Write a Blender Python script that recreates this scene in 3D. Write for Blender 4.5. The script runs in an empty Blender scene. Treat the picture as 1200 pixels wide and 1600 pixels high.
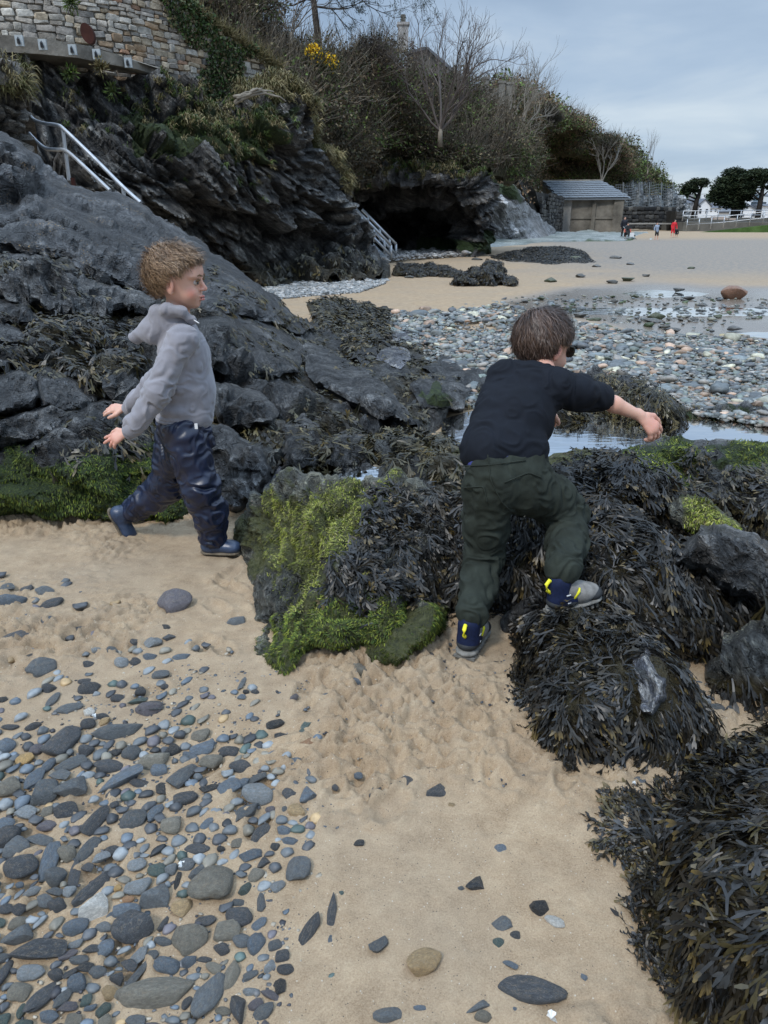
import bpy, math, random
import numpy as np
from mathutils import Vector, Matrix, geometry
random.seed(7); RNG = np.random.default_rng(7)
S = bpy.context.scene; COL = S.collection
# ---------------------------------------------------------------- camera
CH = 1.4; FP = 1155.6; TH = math.atan(460/FP); CT, ST = math.cos(TH), math.sin(TH)
cd = bpy.data.cameras.new('camera'); cam = bpy.data.objects.new('camera', cd); COL.objects.link(cam)
cam.location = (0, 0, CH); cam.rotation_euler = (math.pi/2-TH, 0, 0)
cd.sensor_fit = 'VERTICAL'; cd.sensor_height = 36; cd.lens = 26; cd.clip_start = .05; cd.clip_end = 3000
S.camera = cam
# ---------------------------------------------------------------- light
def N(nt, typ, inp=None, **props):
    n = nt.nodes.new(typ)
    for k, v in props.items(): setattr(n, k, v)
    for k, v in (inp or {}).items():
        s = n.inputs[k]
        if isinstance(v, bpy.types.NodeSocket): nt.links.new(v, s)
        else: s.default_value = v
    return n
SUN_EL, SUN_AZ = math.radians(52), math.radians(215)
w = bpy.data.worlds.new('World'); S.world = w; w.use_nodes = True; nt = w.node_tree; nt.nodes.clear()
sky = N(nt, 'ShaderNodeTexSky', sky_type='NISHITA', sun_disc=False, sun_elevation=SUN_EL, sun_rotation=SUN_AZ, air_density=1.0, dust_density=.4)
tc = N(nt, 'ShaderNodeTexCoord')
sep = N(nt, 'ShaderNodeSeparateXYZ', {0: tc.outputs['Generated']})
zc = N(nt, 'ShaderNodeMath', {0: sep.outputs['Z'], 1: .0}, operation='MAXIMUM')
za = N(nt, 'ShaderNodeMath', {0: zc.outputs[0], 1: .16}, operation='ADD')
dx = N(nt, 'ShaderNodeMath', {0: sep.outputs['X'], 1: za.outputs[0]}, operation='DIVIDE')
dy = N(nt, 'ShaderNodeMath', {0: sep.outputs['Y'], 1: za.outputs[0]}, operation='DIVIDE')
cmb = N(nt, 'ShaderNodeCombineXYZ', {0: dx.outputs[0], 1: dy.outputs[0], 2: 3.7})
n1 = N(nt, 'ShaderNodeTexNoise', {'Vector': cmb.outputs[0], 'Scale': 1.1, 'Detail': 6, 'Roughness': .5, 'Distortion': .3})
n2 = N(nt, 'ShaderNodeTexNoise', {'Vector': cmb.outputs[0], 'Scale': .33, 'Detail': 2, 'Roughness': .5})
nm = N(nt, 'ShaderNodeMix', {0: .5, 2: n1.outputs[0], 3: n2.outputs[0]})
cr = N(nt, 'ShaderNodeValToRGB', {0: nm.outputs[0]})
e = cr.color_ramp.elements
e[0].position = .36; e[0].color = (1.85, 2.6, 3.7, 1); e[1].position = .64; e[1].color = (4.6, 5.2, 5.7, 1)
m_ = e.new(.5); m_.color = (2.85, 3.65, 4.7, 1)
cov = N(nt, 'ShaderNodeMapRange', {0: sep.outputs['Z'], 1: 0.0, 2: .5, 3: .90, 4: .95})
mx = N(nt, 'ShaderNodeMix', {0: cov.outputs[0], 6: sky.outputs[0], 7: cr.outputs[0]}, data_type='RGBA')
# overcast skies brighten towards the zenith
up = N(nt, 'ShaderNodeMapRange', {0: sep.outputs['Z'], 1: .26, 2: .9, 3: 1.0, 4: 3.6})
mu = N(nt, 'ShaderNodeMix', {0: 1.0, 6: mx.outputs[2], 7: up.outputs[0]}, data_type='RGBA', blend_type='MULTIPLY')
bg = N(nt, 'ShaderNodeBackground', {0: mu.outputs[2], 1: .1}); N(nt, 'ShaderNodeOutputWorld', {0: bg.outputs[0]})
sd = bpy.data.lights.new('sun', 'SUN'); sd.energy = 1.5; sd.angle = math.radians(10); sd.color = (1, .96, .9)
so = bpy.data.objects.new('sun', sd); COL.objects.link(so)
sdir = Vector((math.sin(SUN_AZ)*math.cos(SUN_EL), math.cos(SUN_AZ)*math.cos(SUN_EL), math.sin(SUN_EL)))
so.rotation_euler = sdir.to_track_quat('Z', 'Y').to_euler()
S.view_settings.view_transform = 'Standard'; S.view_settings.look = 'None'; S.view_settings.gamma = 1
S.view_settings.exposure = 0.55
# ---------------------------------------------------------------- pixel <-> place
def rayv(px, py):
    v = (800-np.asarray(py, float))/FP; Y = v*ST+CT
    return (np.asarray(px, float)-600)/FP/Y, (v*CT-ST)/Y
def PD(px, py, D):
    a, b = rayv(px, py); return np.stack([a*D, D+0*a, CH+b*D], -1)
def dz(px, py, z):
    a, b = rayv(px, py); return (z-CH)/b
def Z(px, py, z): return (px, py, float(dz(px, py, z)))      # control point given by its height
def G(px, py): return Z(px, py, -.03)
def PZ(px, py, z): return PD(px, py, dz(px, py, z))
def pix(P):
    P = np.asarray(P); y = P[..., 1]; z = P[..., 2]-CH
    f = y*CT-z*ST; return 600+P[..., 0]/f*FP, 800-(y*ST+z*CT)/f*FP
# ---------------------------------------------------------------- numpy noise
def hsh(ix, iy, iz, s=0):
    x = (ix.astype(np.int64)*374761393+iy.astype(np.int64)*668265263+iz.astype(np.int64)*2147483647+s*144665) & 0xffffffff
    x = ((x ^ (x >> 13))*1274126177) & 0xffffffff
    x = ((x ^ (x >> 16))*2246822519) & 0xffffffff
    return ((x ^ (x >> 15)) & 0xffffff)/float(0xffffff)
def vn(P, s=0):
    I = np.floor(P); F = P-I; F = F*F*(3-2*F); I = I.astype(np.int64); r = 0
    for a in (0, 1):
        for b in (0, 1):
            for c in (0, 1):
                w_ = (F[:, 0] if a else 1-F[:, 0])*(F[:, 1] if b else 1-F[:, 1])*(F[:, 2] if c else 1-F[:, 2])
                r = r+w_*hsh(I[:, 0]+a, I[:, 1]+b, I[:, 2]+c, s)
    return r*2-1
def fbm(P, o=4, s=0, g=.5):
    r = 0; a = 1; t = 0
    for k in range(o): r = r+a*vn(P*(2.03**k)+k*17.3, s+k); t += a; a *= g
    return r/t
def voro(P, s=0):
    """random height and tilt per Voronoi cell, with cracks between cells: broken faceted blocks"""
    I = np.floor(P).astype(np.int64); best = np.full(len(P), 9e9); sec = np.full(len(P), 9e9); out = np.zeros(len(P))
    for a in (-1, 0, 1):
        for b in (-1, 0, 1):
            for c in (-1, 0, 1):
                J = I+np.array([a, b, c])
                C = J+np.stack([hsh(J[:, 0], J[:, 1], J[:, 2], s+k) for k in (1, 2, 3)], 1)
                d = P-C; dd = (d*d).sum(1); m = dd < best
                sec = np.where(m, best, np.minimum(sec, dd)); best[m] = dd[m]; j = J[m]
                R = np.stack([hsh(j[:, 0], j[:, 1], j[:, 2], s+k) for k in (4, 5, 6)], 1)*2-1
                out[m] = hsh(j[:, 0], j[:, 1], j[:, 2], s+7)*2-1+(d[m]*R).sum(1)*1.7
    g = np.clip((np.sqrt(sec)-np.sqrt(best))/.12, 0, 1); return out*(.35+.65*g)-.55*(1-g)
def unit(v): v = np.asarray(v, float); return v/(np.linalg.norm(v, axis=-1, keepdims=True)+1e-12)
def basis(n):
    n = unit(n); a = unit(np.cross(n, [0, 1, .01])); return a, np.cross(n, a), n
def tri(t): t = t-np.floor(t); return np.where(t < .62, t/.62, (1-t)/.38)
NS = unit([.52, -.25, .80])
def rockd(P, ns=NS, sc=.35, s=0, st_=1.0):
    a, b, n = basis(ns)
    q = np.stack([P@a/1.7, P@b/1.5, P@n/.5], 1)/sc
    wv = .25*fbm(P/sc*.7, 2, s+50)
    f = voro(q+wv[:, None], s); f2 = voro(q*2.3+wv[:, None]*2, s+9)
    t = P@n/(sc*.33)+1.2*fbm(P/sc*.35, 2, s+3); saw = tri(t)
    t2 = P@n/(sc*.12)+1.5*fbm(P/sc*.5, 2, s+5); sw2 = tri(t2)
    return .62*f+.30*f2+st_*(.14*(saw-.5)+.03*(sw2-.5))+.16*fbm(P/sc*1.1, 3, s+8)
def rbf(C, V):
    C = np.asarray(C, float)/100; V = np.asarray(V, float); n = len(C)
    d2 = ((C[:, None]-C[None])**2).sum(-1); K = .5*d2*np.log(d2+1e-12)+np.eye(n)*1e-3
    A = np.zeros((n+3, n+3)); A[:n, :n] = K; A[:n, n] = 1; A[:n, n+1:] = C; A[n, :n] = 1; A[n+1:, :n] = C.T
    w_ = np.linalg.solve(A, np.concatenate([V, [0]*3]))
    def f(px, py):
        Q = np.stack([np.asarray(px, float), np.asarray(py, float)], -1)/100; o = np.zeros(len(Q))
        for i in range(0, len(Q), 20000):
            q = Q[i:i+20000]; d = ((q[:, None]-C[None])**2).sum(-1)
            o[i:i+20000] = (.5*d*np.log(d+1e-12))@w_[:n]+w_[n]+q@w_[n+1:]
        return o
    return f
# ---------------------------------------------------------------- polygons in the plane
def inside(poly, x, y):
    poly = np.asarray(poly, float)[:, :2]; r = np.zeros(len(x), bool); j = len(poly)-1
    for i in range(len(poly)):
        a, b = poly[i], poly[j]; j = i
        if a[1] == b[1]: continue
        r ^= ((a[1] > y) != (b[1] > y)) & (x < (b[0]-a[0])*(y-a[1])/(b[1]-a[1])+a[0])
    return r
def edist(poly, x, y):
    poly = np.asarray(poly, float)[:, :2]; d = np.full(len(x), 1e9)
    for i in range(len(poly)):
        a, b = poly[i-1], poly[i]; ab = b-a; L = (ab**2).sum()+1e-9
        t = np.clip(((x-a[0])*ab[0]+(y-a[1])*ab[1])/L, 0, 1)
        d = np.minimum(d, np.hypot(x-a[0]-t*ab[0], y-a[1]-t*ab[1]))
    return d
def sdist(poly, x, y): return np.where(inside(poly, x, y), 1, -1)*edist(poly, x, y)
def resample(poly, s):
    out = []
    for i in range(len(poly)):
        a = np.array(poly[i], float); b = np.array(poly[(i+1) % len(poly)], float)
        n = max(1, int(np.hypot(*(b-a)[:2])/s))
        for k in range(n): out.append(a+(b-a)*k/n)
    return np.array(out)
# ---------------------------------------------------------------- objects
def mesh(name, V, F, smooth=True, sharp=None):
    me = bpy.data.meshes.new(name); V = np.asarray(V, np.float32)
    if isinstance(F, np.ndarray):
        k = F.shape[1]; me.vertices.add(len(V)); me.vertices.foreach_set('co', V.ravel())
        me.loops.add(F.size); me.loops.foreach_set('vertex_index', F.astype(np.int32).ravel())
        me.polygons.add(len(F)); me.polygons.foreach_set('loop_start', np.arange(0, F.size, k, dtype=np.int32))
        me.update(calc_edges=True); me.validate()
    else: me.from_pydata(V.tolist(), [], F); me.update()
    me.polygons.foreach_set('use_smooth', [smooth]*len(me.polygons))
    if sharp: me.set_sharp_from_angle(angle=math.radians(sharp))
    return me
def fattr(me, name, vals):
    a = me.attributes.new(name, 'FLOAT', 'POINT'); a.data.foreach_set('value', np.asarray(vals, np.float32))
def cattr(me, name, C):
    a = me.attributes.new(name, 'FLOAT_COLOR', 'POINT'); C = np.asarray(C, np.float32)
    if C.shape[1] == 3: C = np.concatenate([C, np.ones((len(C), 1), np.float32)], 1)
    a.data.foreach_set('color', C.ravel())
def tag(o, label=None, cat=None, group=None, kind=None):
    for k, v in (('label', label), ('category', cat), ('group', group), ('kind', kind)):
        if v: o[k] = v
    return o
def link(name, me, mat=None, parent=None, base=None, **kw):
    """one object; origin moved to base (world) for top-level things"""
    o = bpy.data.objects.new(name, me); COL.objects.link(o)
    if mat is not None and me is not None:
        for m in (mat if isinstance(mat, (list, tuple)) else [mat]): me.materials.append(m)
    if base is not None:
        base = Vector([float(c) for c in base]); me.transform(Matrix.Translation(-base)); o.location = base
    if parent is not None:
        o.parent = parent
        if base is None and any(abs(c) > 0 for c in parent.location) and me is not None and kw.pop('world', True):
            me.transform(Matrix.Translation(-parent.location))
    kw.pop('world', None)
    return tag(o, **kw)
def empty(name, loc, label, cat, group=None, kind=None):
    o = bpy.data.objects.new(name, None); COL.objects.link(o); o.location = [float(c) for c in loc]; o.empty_display_size = .1
    return tag(o, label, cat, group, kind)
class MB:
    """collects plain shapes into one mesh"""
    def __init__(s): s.V = []; s.F = []; s.n = 0
    def add(s, V, F):
        V = np.asarray(V, float); s.V.append(V); s.F += [tuple(i+s.n for i in f) for f in F]; s.n += len(V); return s
    def box(s, c, d, R=None):
        h = np.array(d)/2; V = np.array([[x, y, z] for z in (-1, 1) for y in (-1, 1) for x in (-1, 1)])*h
        if R is not None: V = V@np.asarray(R).T
        return s.add(V+np.array(c), [(0, 2, 3, 1), (4, 5, 7, 6), (0, 1, 5, 4), (2, 6, 7, 3), (0, 4, 6, 2), (1, 3, 7, 5)])
    def tube(s, pts, rad, n=8, cap=True):
        pts = np.asarray(pts, float); m = len(pts); rad = np.broadcast_to(rad, (m,)); T = np.gradient(pts, axis=0) if m > 2 else np.tile(pts[1]-pts[0], (2, 1)); T = unit(T)
        ref = np.array([0, 0, 1.]) if abs(T[0][2]) < .9 else np.array([1., 0, 0]); V = []
        for i in range(m):
            a = unit(np.cross(T[i], ref)); b = np.cross(T[i], a)
            V += [pts[i]+rad[i]*(math.cos(2*math.pi*k/n)*a+math.sin(2*math.pi*k/n)*b) for k in range(n)]
        F = [(i*n+k, i*n+(k+1) % n, (i+1)*n+(k+1) % n, (i+1)*n+k) for i in range(m-1) for k in range(n)]
        if cap: F += [tuple(range(n))[::-1], tuple((m-1)*n+k for k in range(n))]
        return s.add(V, F)
    def prism(s, pts, d):
        """closed polygon pts (3D) extruded by vector d"""
        pts = np.asarray(pts, float); n = len(pts); V = np.concatenate([pts, pts+np.array(d)])
        return s.add(V, [tuple(range(n))[::-1], tuple(range(n, 2*n))]+[(i, (i+1) % n, n+(i+1) % n, n+i) for i in range(n)])
    def mesh(s, name, smooth=False, sharp=None): return mesh(name, np.concatenate(s.V), s.F, smooth, sharp)
    def obj(s, name, mat, parent=None, smooth=False, sharp=None, **kw): return link(name, s.mesh(name, smooth, sharp), mat, parent, **kw)
PATCH = {}
def patch(name, ctrl, inner=(), res=4.5, amp2=None, st=.6, sm=1, bulge=0, bk=25, amp=.05, sc=.35, ns=NS, seed=0, back=.4, jit=1.5, field=None, off=0, masks=None, mat=None, sharp=24, tilt=0, floor=-.15, **kw):
    """a rock face: outline and inner control points (px, py, distance) -> closed, displaced solid"""
    rs = np.random.default_rng(seed+5)
    if field is None:
        allc = list(ctrl)+list(inner); f0 = rbf([c[:2] for c in allc], [math.log(c[2]) for c in allc]); fld = lambda x, y: np.exp(f0(x, y))
    else: fld = field
    poly = np.array([c[:2] for c in ctrl], float); b = resample(poly, res)
    nz = np.stack([vn(np.c_[b/14, np.zeros(len(b))], seed), vn(np.c_[b/14, np.ones(len(b))*9], seed)], 1)
    b = b+nz*jit*2+rs.normal(0, jit*.3, b.shape)
    x0, y0 = b.min(0); x1, y1 = b.max(0)
    gx, gy = np.meshgrid(np.arange(x0, x1, res), np.arange(y0, y1, res*.9)); gx = gx+(np.arange(gx.shape[0]) % 2)[:, None]*res/2
    gx = gx.ravel()+rs.normal(0, res*.12, gx.size); gy = gy.ravel()+rs.normal(0, res*.12, gy.size)
    sd_ = sdist(b, gx, gy); k = sd_ > res*.55; gx, gy = gx[k], gy[k]
    X = np.concatenate([b[:, 0], gx]); Y = np.concatenate([b[:, 1], gy]); nb = len(b)
    r = geometry.delaunay_2d_cdt([Vector((float(p), float(q))) for p, q in zip(X, Y)], [(i, (i+1) % nb) for i in range(nb)], [], 1, 1e-4)
    vv = np.array([tuple(v) for v in r[0]]); F = [tuple(f) for f in r[2]]; X, Y = vv[:, 0], vv[:, 1]
    F = np.array([f for f in F if len(f) == 3])
    # drop triangles outside the outline
    cx = X[F].mean(1); cy = Y[F].mean(1); F = F[inside(b, cx, cy)]
    ed = edist(b, X, Y); D = fld(X, Y)+off
    hw = max(np.ptp(X), 1)/2; ta = rs.uniform(0, 6.28); tl = ((X-X.mean())*math.cos(ta)+(Y-Y.mean())*math.sin(ta))/hw
    bkn = bk*(.75+.5*vn(np.c_[X/40, Y/40, 0*X], seed+2)); g = np.clip(ed/bkn, 0, 1)**.8*(1+.30*tl); q2 = vn(np.c_[X/55, Y/45, 0*X], seed+4); g = g-.18*np.clip(q2*6, 0, 1)*(ed > 0)
    D = D-bulge*g+bulge*.25
    P = PD(X, Y, D)
    nrm = vnormals(P, F); tocam = unit(np.array([0, 0, CH])-P); fl = (nrm*tocam).sum(1) < 0; 
    if fl.mean() > .5: F = F[:, ::-1]; nrm = -nrm
    ncs = unit(nrm+tocam*.6)
    e01 = np.zeros(len(P)); ct = np.zeros(len(P))+1e-9
    for a_, b_ in ((0, 1), (1, 2), (2, 0)): l_ = np.linalg.norm(P[F[:, a_]]-P[F[:, b_]], axis=1); np.add.at(e01, F[:, a_], l_); np.add.at(e01, F[:, b_], l_); np.add.at(ct, F[:, a_], 1); np.add.at(ct, F[:, b_], 1)
    rt = (e01/ct)/(np.linalg.norm(P-[0, 0, CH], axis=1)*res/FP); gz = np.clip(2.2/rt, .12, 1)**1.3
    d = rockd(P, ns, sc, seed, st)*amp+rockd(P, ns, sc*.27, seed+60)*(amp*.26 if amp2 is None else amp2)
    d = d*gz; wS = np.clip((rt-1.7)/1.5, 0, 1)*.85; E_ = np.concatenate([F[:, [0, 1]], F[:, [1, 2]], F[:, [2, 0]]]); E_ = np.concatenate([E_, E_[:, ::-1]]); dg = np.bincount(E_[:, 0], minlength=len(P))+1e-9
    for _ in range(sm): d = d*(1-wS)+wS*np.bincount(E_[:, 0], d[E_[:, 1]], len(P))/dg
    P = P+ncs*d[:, None]
    # back: ring pushed away from the viewer, then down
    edges = {}
    for f in F:
        for i in range(3):
            e_ = (f[i], f[(i+1) % 3])
            if (e_[1], e_[0]) in edges: del edges[(e_[1], e_[0])]
            else: edges[e_] = 1
    bv = sorted({i for e_ in edges for i in e_}); idx = {v: i for i, v in enumerate(bv)}; nb = len(bv); n0 = len(P)
    R0 = P[bv]; c = R0.mean(0); dirn = unit(R0*np.array([1, 1, 0]))
    zlo = R0[:, 2].min()
    R1 = R0+dirn*back*.5; R1[:, 2] -= back*.12*(kw.get('kind') != 'structure'); R2 = R0+(c-R0)*(0 if kw.get('kind') == 'structure' else .15)+dirn*back; R2[:, 2] = R2[:, 2] if kw.get('kind') == 'structure' else np.minimum(R2[:, 2], np.maximum(R2[:, 2]-back*.8, zlo+floor))
    apex = R2.mean(0)[None]
    V = np.concatenate([P, R1, R2, apex]); T = [F]
    q = []
    for a, b2 in edges:
        i, j = idx[a], idx[b2]
        q += [(b2, a, n0+i), (b2, n0+i, n0+j), (n0+j, n0+i, n0+nb+i), (n0+j, n0+nb+i, n0+nb+j), (n0+nb+j, n0+nb+i, n0+2*nb)][:4 if kw.get('kind') == 'structure' else 5]
    T.append(np.array(q)); Fa = np.concatenate(T)
    PATCH[name if name not in PATCH else name+str(len(PATCH))] = None
    me = mesh(name, V, Fa, True, sharp)
    for mn, fn in (masks or {}).items():
        a = np.zeros(len(V)); a[:n0] = fn(X, Y, P); 
        if len(bv): a[n0:n0+nb] = a[bv]
        fattr(me, mn, a)
    kind = kw.pop('kind', None)
    base = None if kind == 'structure' else (float(P[:, 0].mean()), float(P[:, 1].mean()), float(max(V[:, 2].min(), 0)))
    o = link(name, me, mat, base=base, kind=kind, **kw)
    return dict(P=P, F=F, X=X, Y=Y, N=nrm, o=o, ed=ed)
def vnormals(P, F):
    fn = np.cross(P[F[:, 1]]-P[F[:, 0]], P[F[:, 2]]-P[F[:, 0]]); n = np.zeros_like(P)
    for k in range(F.shape[1]):
        for c in range(3): n[:, c] += np.bincount(F[:, k], fn[:, c], len(P))
    return unit(n)
def pmask(polys, soft=8, ns=22, amt=10, seed=0):
    """painted growth (moss, weed, barnacles) inside outlines with ragged edges"""
    def f(X, Y, P):
        o = np.full(len(X), -1e9); nz = fbm(np.c_[X/ns, Y/ns, np.zeros(len(X))], 3, seed)*amt*2
        for p in polys: o = np.maximum(o, sdist(p, X, Y))
        return np.clip((o+nz)/soft*.5+.5, 0, 1)
    return f
# ================================================================ materials
def newmat(name):
    m = bpy.data.materials.new(name); m.use_nodes = True; m.node_tree.nodes.clear(); return m, m.node_tree
def fin(nt, col, rough=.6, bump=None, bs=.3, bd=.02, spec=.5, **extra):
    inp = {'Base Color': col, 'Roughness': rough, 'Specular IOR Level': spec}; inp.update(extra)
    if bump is not None:
        inp['Normal'] = N(nt, 'ShaderNodeBump', {'Height': bump, 'Strength': bs, 'Distance': bd}).outputs[0]
    p = N(nt, 'ShaderNodeBsdfPrincipled', inp); N(nt, 'ShaderNodeOutputMaterial', {0: p.outputs[0]}); return p
def noise(nt, vec, s, d=6, r=.55, dist=0): return N(nt, 'ShaderNodeTexNoise', {'Vector': vec, 'Scale': s, 'Detail': d, 'Roughness': r, 'Distortion': dist}).outputs[0]
def vor(nt, vec, s, feat='F1', out=0): return N(nt, 'ShaderNodeTexVoronoi', {'Vector': vec, 'Scale': s}, feature=feat).outputs[out]
def ramp(nt, f, stops):
    c = N(nt, 'ShaderNodeValToRGB', {0: f}); el = c.color_ramp.elements
    for i, (p, col) in enumerate(stops):
        e_ = el[i] if i < 2 else el.new(p); e_.position = p
        e_.color = tuple(col)+(1,) if hasattr(col, '__len__') else (col, col, col, 1)
    return c.outputs[0]
def mixc(nt, f, a, b, bt='MIX'):
    def c(v): return v if isinstance(v, bpy.types.NodeSocket) else (tuple(v)+(1,) if len(v) == 3 else v)
    return N(nt, 'ShaderNodeMix', {0: f, 6: c(a), 7: c(b)}, data_type='RGBA', blend_type=bt).outputs[2]
def mth(nt, op, a, b=0.0): return N(nt, 'ShaderNodeMath', {0: a, 1: b}, operation=op).outputs[0]
def pos(nt): return N(nt, 'ShaderNodeTexCoord').outputs['Object']
def strat(nt, vec, ns=NS, k=5.0):
    """coordinates stretched along the bedding"""
    a, b, n = basis(ns)
    out = []
    for ax, s in ((a, 1.0), (b, 1.0), (n, k)):
        out.append(N(nt, 'ShaderNodeVectorMath', {0: vec, 1: tuple(float(c*s) for c in ax)}, operation='DOT_PRODUCT').outputs['Value'])
    return N(nt, 'ShaderNodeCombineXYZ', {0: out[0], 1: out[1], 2: out[2]}).outputs[0]
def rockmat(name, dark, mid, light, ns=NS, scale=1.7, rough=(.30, .55), specks=.0, speckcol=(.42, .4, .36), mosscol=None, weedcol=(.035, .028, .012), veins=0.0, tint=None, bs=1.0, bd=.10):
    m, nt = newmat(name); p = pos(nt); q = strat(nt, p, ns)
    a = noise(nt, q, 2.2*scale, 8, .62, .4); b = noise(nt, p, 1.1*scale, 5, .6); c = noise(nt, q, 9*scale, 6, .7)
    f = mth(nt, 'ADD', mth(nt, 'MULTIPLY', a, .45), mth(nt, 'ADD', mth(nt, 'MULTIPLY', b, .3), mth(nt, 'MULTIPLY', c, .25)))
    col = ramp(nt, f, [(.41, dark), (.60, light), (.5, mid)])
    if tint is not None:
        t = noise(nt, p, .7*scale, 4, .6); col = mixc(nt, ramp(nt, t, [(.52, 0.0), (.68, .8)]), col, tint)
    if veins:
        vq = N(nt, 'ShaderNodeTexWave', {'Vector': q, 'Scale': .9*scale, 'Distortion': 9, 'Detail': 4, 'Detail Scale': 1.6, 'Detail Roughness': .7}).outputs['Fac']
        col = mixc(nt, mth(nt, 'MULTIPLY', ramp(nt, vq, [(.93, 0.0), (.99, 1.0)]), veins), col, (.30, .29, .27))
    if specks:
        v = vor(nt, p, 38*scale); msk = ramp(nt, noise(nt, p, 2.7*scale, 4, .6), [(.55, 0.0), (.66, 1.0)])
        s = mth(nt, 'MULTIPLY', ramp(nt, v, [(.22, 1.0), (.32, 0.0)]), mth(nt, 'MULTIPLY', msk, specks))
        col = mixc(nt, s, col, speckcol)
    fine = noise(nt, p, 55*scale, 4, .7)
    ck = N(nt, 'ShaderNodeTexVoronoi', {'Vector': N(nt, 'ShaderNodeVectorMath', {0: q, 1: N(nt, 'ShaderNodeTexNoise', {'Vector': p, 'Scale': 3*scale, 'Detail': 4}).outputs['Color']}, operation='ADD').outputs[0], 'Scale': 2.6*scale}, feature='DISTANCE_TO_EDGE').outputs[0]
    ck = ramp(nt, ck, [(.0, 0.0), (.05, 1.0)])
    col = mixc(nt, 1.0, col, ramp(nt, noise(nt, q, 30*scale, 6, .75), [(.36, .35), (.66, 2.1), (.5, 1.0)]), 'MULTIPLY')
    pt_ = N(nt, 'ShaderNodeNewGeometry').outputs['Pointiness']; col = mixc(nt, 1.0, col, ramp(nt, pt_, [(.44, .55), (.58, 2.3), (.5, 1.0)]), 'MULTIPLY')  # scuffed edges, with edge highlights and crease shade painted into the rock colour
    h = mth(nt, 'ADD', mth(nt, 'ADD', mth(nt, 'MULTIPLY', c, .6), mth(nt, 'MULTIPLY', a, 1.0)), mth(nt, 'ADD', mth(nt, 'MULTIPLY', fine, .25), mth(nt, 'MULTIPLY', ck, .30)))
    rg = ramp(nt, noise(nt, p, 3.1*scale, 4, .6), [(.35, rough[0]), (.65, rough[1])])
    wa = N(nt, 'ShaderNodeAttribute', attribute_name='weed').outputs['Fac']
    wn = ramp(nt, noise(nt, q, 14*scale, 5, .7), [(.3, weedcol), (.7, [v*2.2 for v in weedcol])])
    col = mixc(nt, wa, col, wn)
    if mosscol:
        ma = N(nt, 'ShaderNodeAttribute', attribute_name='moss').outputs['Fac']
        mn = noise(nt, p, 11, 6, .75); mk = mth(nt, 'MULTIPLY', ma, 1.0)
        mf = ramp(nt, mth(nt, 'ADD', mk, mth(nt, 'MULTIPLY', mn, .9)), [(.85, 0.0), (1.08, 1.0)])
        m2 = noise(nt, p, 26, 6, .75)
        col = mixc(nt, mf, col, ramp(nt, m2, [(.32, mosscol[0]), (.5, mosscol[1]), (.7, mosscol[2])]))
        h = mth(nt, 'ADD', h, mth(nt, 'MULTIPLY', mth(nt, 'MULTIPLY', noise(nt, p, 70, 5, .8), mf), .8))
        rg = mth(nt, 'ADD', rg, mth(nt, 'MULTIPLY', mf, .3))
    fin(nt, col, rg, h, bs, bd, spec=.5); return m
M = {}
GREEN = ((.035, .036, .02), (.12, .13, .035), (.25, .24, .12))
GRDARK = ((.012, .02, .006), (.035, .06, .010), (.09, .13, .02))
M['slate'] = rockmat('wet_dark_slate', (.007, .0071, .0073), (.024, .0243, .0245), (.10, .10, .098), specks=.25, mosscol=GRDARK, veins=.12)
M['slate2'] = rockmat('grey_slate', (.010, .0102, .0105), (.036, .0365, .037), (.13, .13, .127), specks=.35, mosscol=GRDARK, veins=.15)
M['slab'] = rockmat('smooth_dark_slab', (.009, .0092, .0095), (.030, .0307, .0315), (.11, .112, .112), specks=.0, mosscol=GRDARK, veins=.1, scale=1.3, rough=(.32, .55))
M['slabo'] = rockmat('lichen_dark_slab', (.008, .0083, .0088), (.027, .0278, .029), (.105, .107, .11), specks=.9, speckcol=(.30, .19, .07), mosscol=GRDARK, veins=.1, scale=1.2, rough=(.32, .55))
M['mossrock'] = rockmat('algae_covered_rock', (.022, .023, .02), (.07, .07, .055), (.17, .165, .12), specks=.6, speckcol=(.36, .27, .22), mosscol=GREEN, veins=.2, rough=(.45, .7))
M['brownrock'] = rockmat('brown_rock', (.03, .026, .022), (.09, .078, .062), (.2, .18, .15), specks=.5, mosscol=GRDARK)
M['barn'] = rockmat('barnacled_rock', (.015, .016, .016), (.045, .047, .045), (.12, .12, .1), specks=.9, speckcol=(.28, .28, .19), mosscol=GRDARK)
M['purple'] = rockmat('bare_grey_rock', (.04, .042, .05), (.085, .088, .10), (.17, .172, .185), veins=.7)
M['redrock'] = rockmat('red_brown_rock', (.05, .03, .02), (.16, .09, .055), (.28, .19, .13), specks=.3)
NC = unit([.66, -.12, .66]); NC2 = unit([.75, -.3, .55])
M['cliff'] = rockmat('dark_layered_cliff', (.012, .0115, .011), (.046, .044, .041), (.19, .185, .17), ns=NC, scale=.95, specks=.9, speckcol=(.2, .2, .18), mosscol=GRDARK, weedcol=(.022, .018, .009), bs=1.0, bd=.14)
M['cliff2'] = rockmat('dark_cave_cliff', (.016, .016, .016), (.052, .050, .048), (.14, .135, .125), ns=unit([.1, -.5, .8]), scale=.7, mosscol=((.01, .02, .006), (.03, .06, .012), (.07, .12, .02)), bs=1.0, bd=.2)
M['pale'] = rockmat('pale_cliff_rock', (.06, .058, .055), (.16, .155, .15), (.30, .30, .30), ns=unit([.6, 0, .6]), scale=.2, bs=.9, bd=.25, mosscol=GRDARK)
def soil(name, cs, s=.5):
    m, nt = newmat(name); p = pos(nt); f = noise(nt, p, s, 8, .7); fin(nt, ramp(nt, f, [(.3, cs[0]), (.7, cs[2]), (.5, cs[1])]), .9, noise(nt, p, s*12, 6, .7), .9, .2, spec=.1); return m
M['soil'] = soil('hillside_undergrowth', ((.03, .03, .018), (.06, .055, .032), (.11, .095, .055)))
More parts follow.
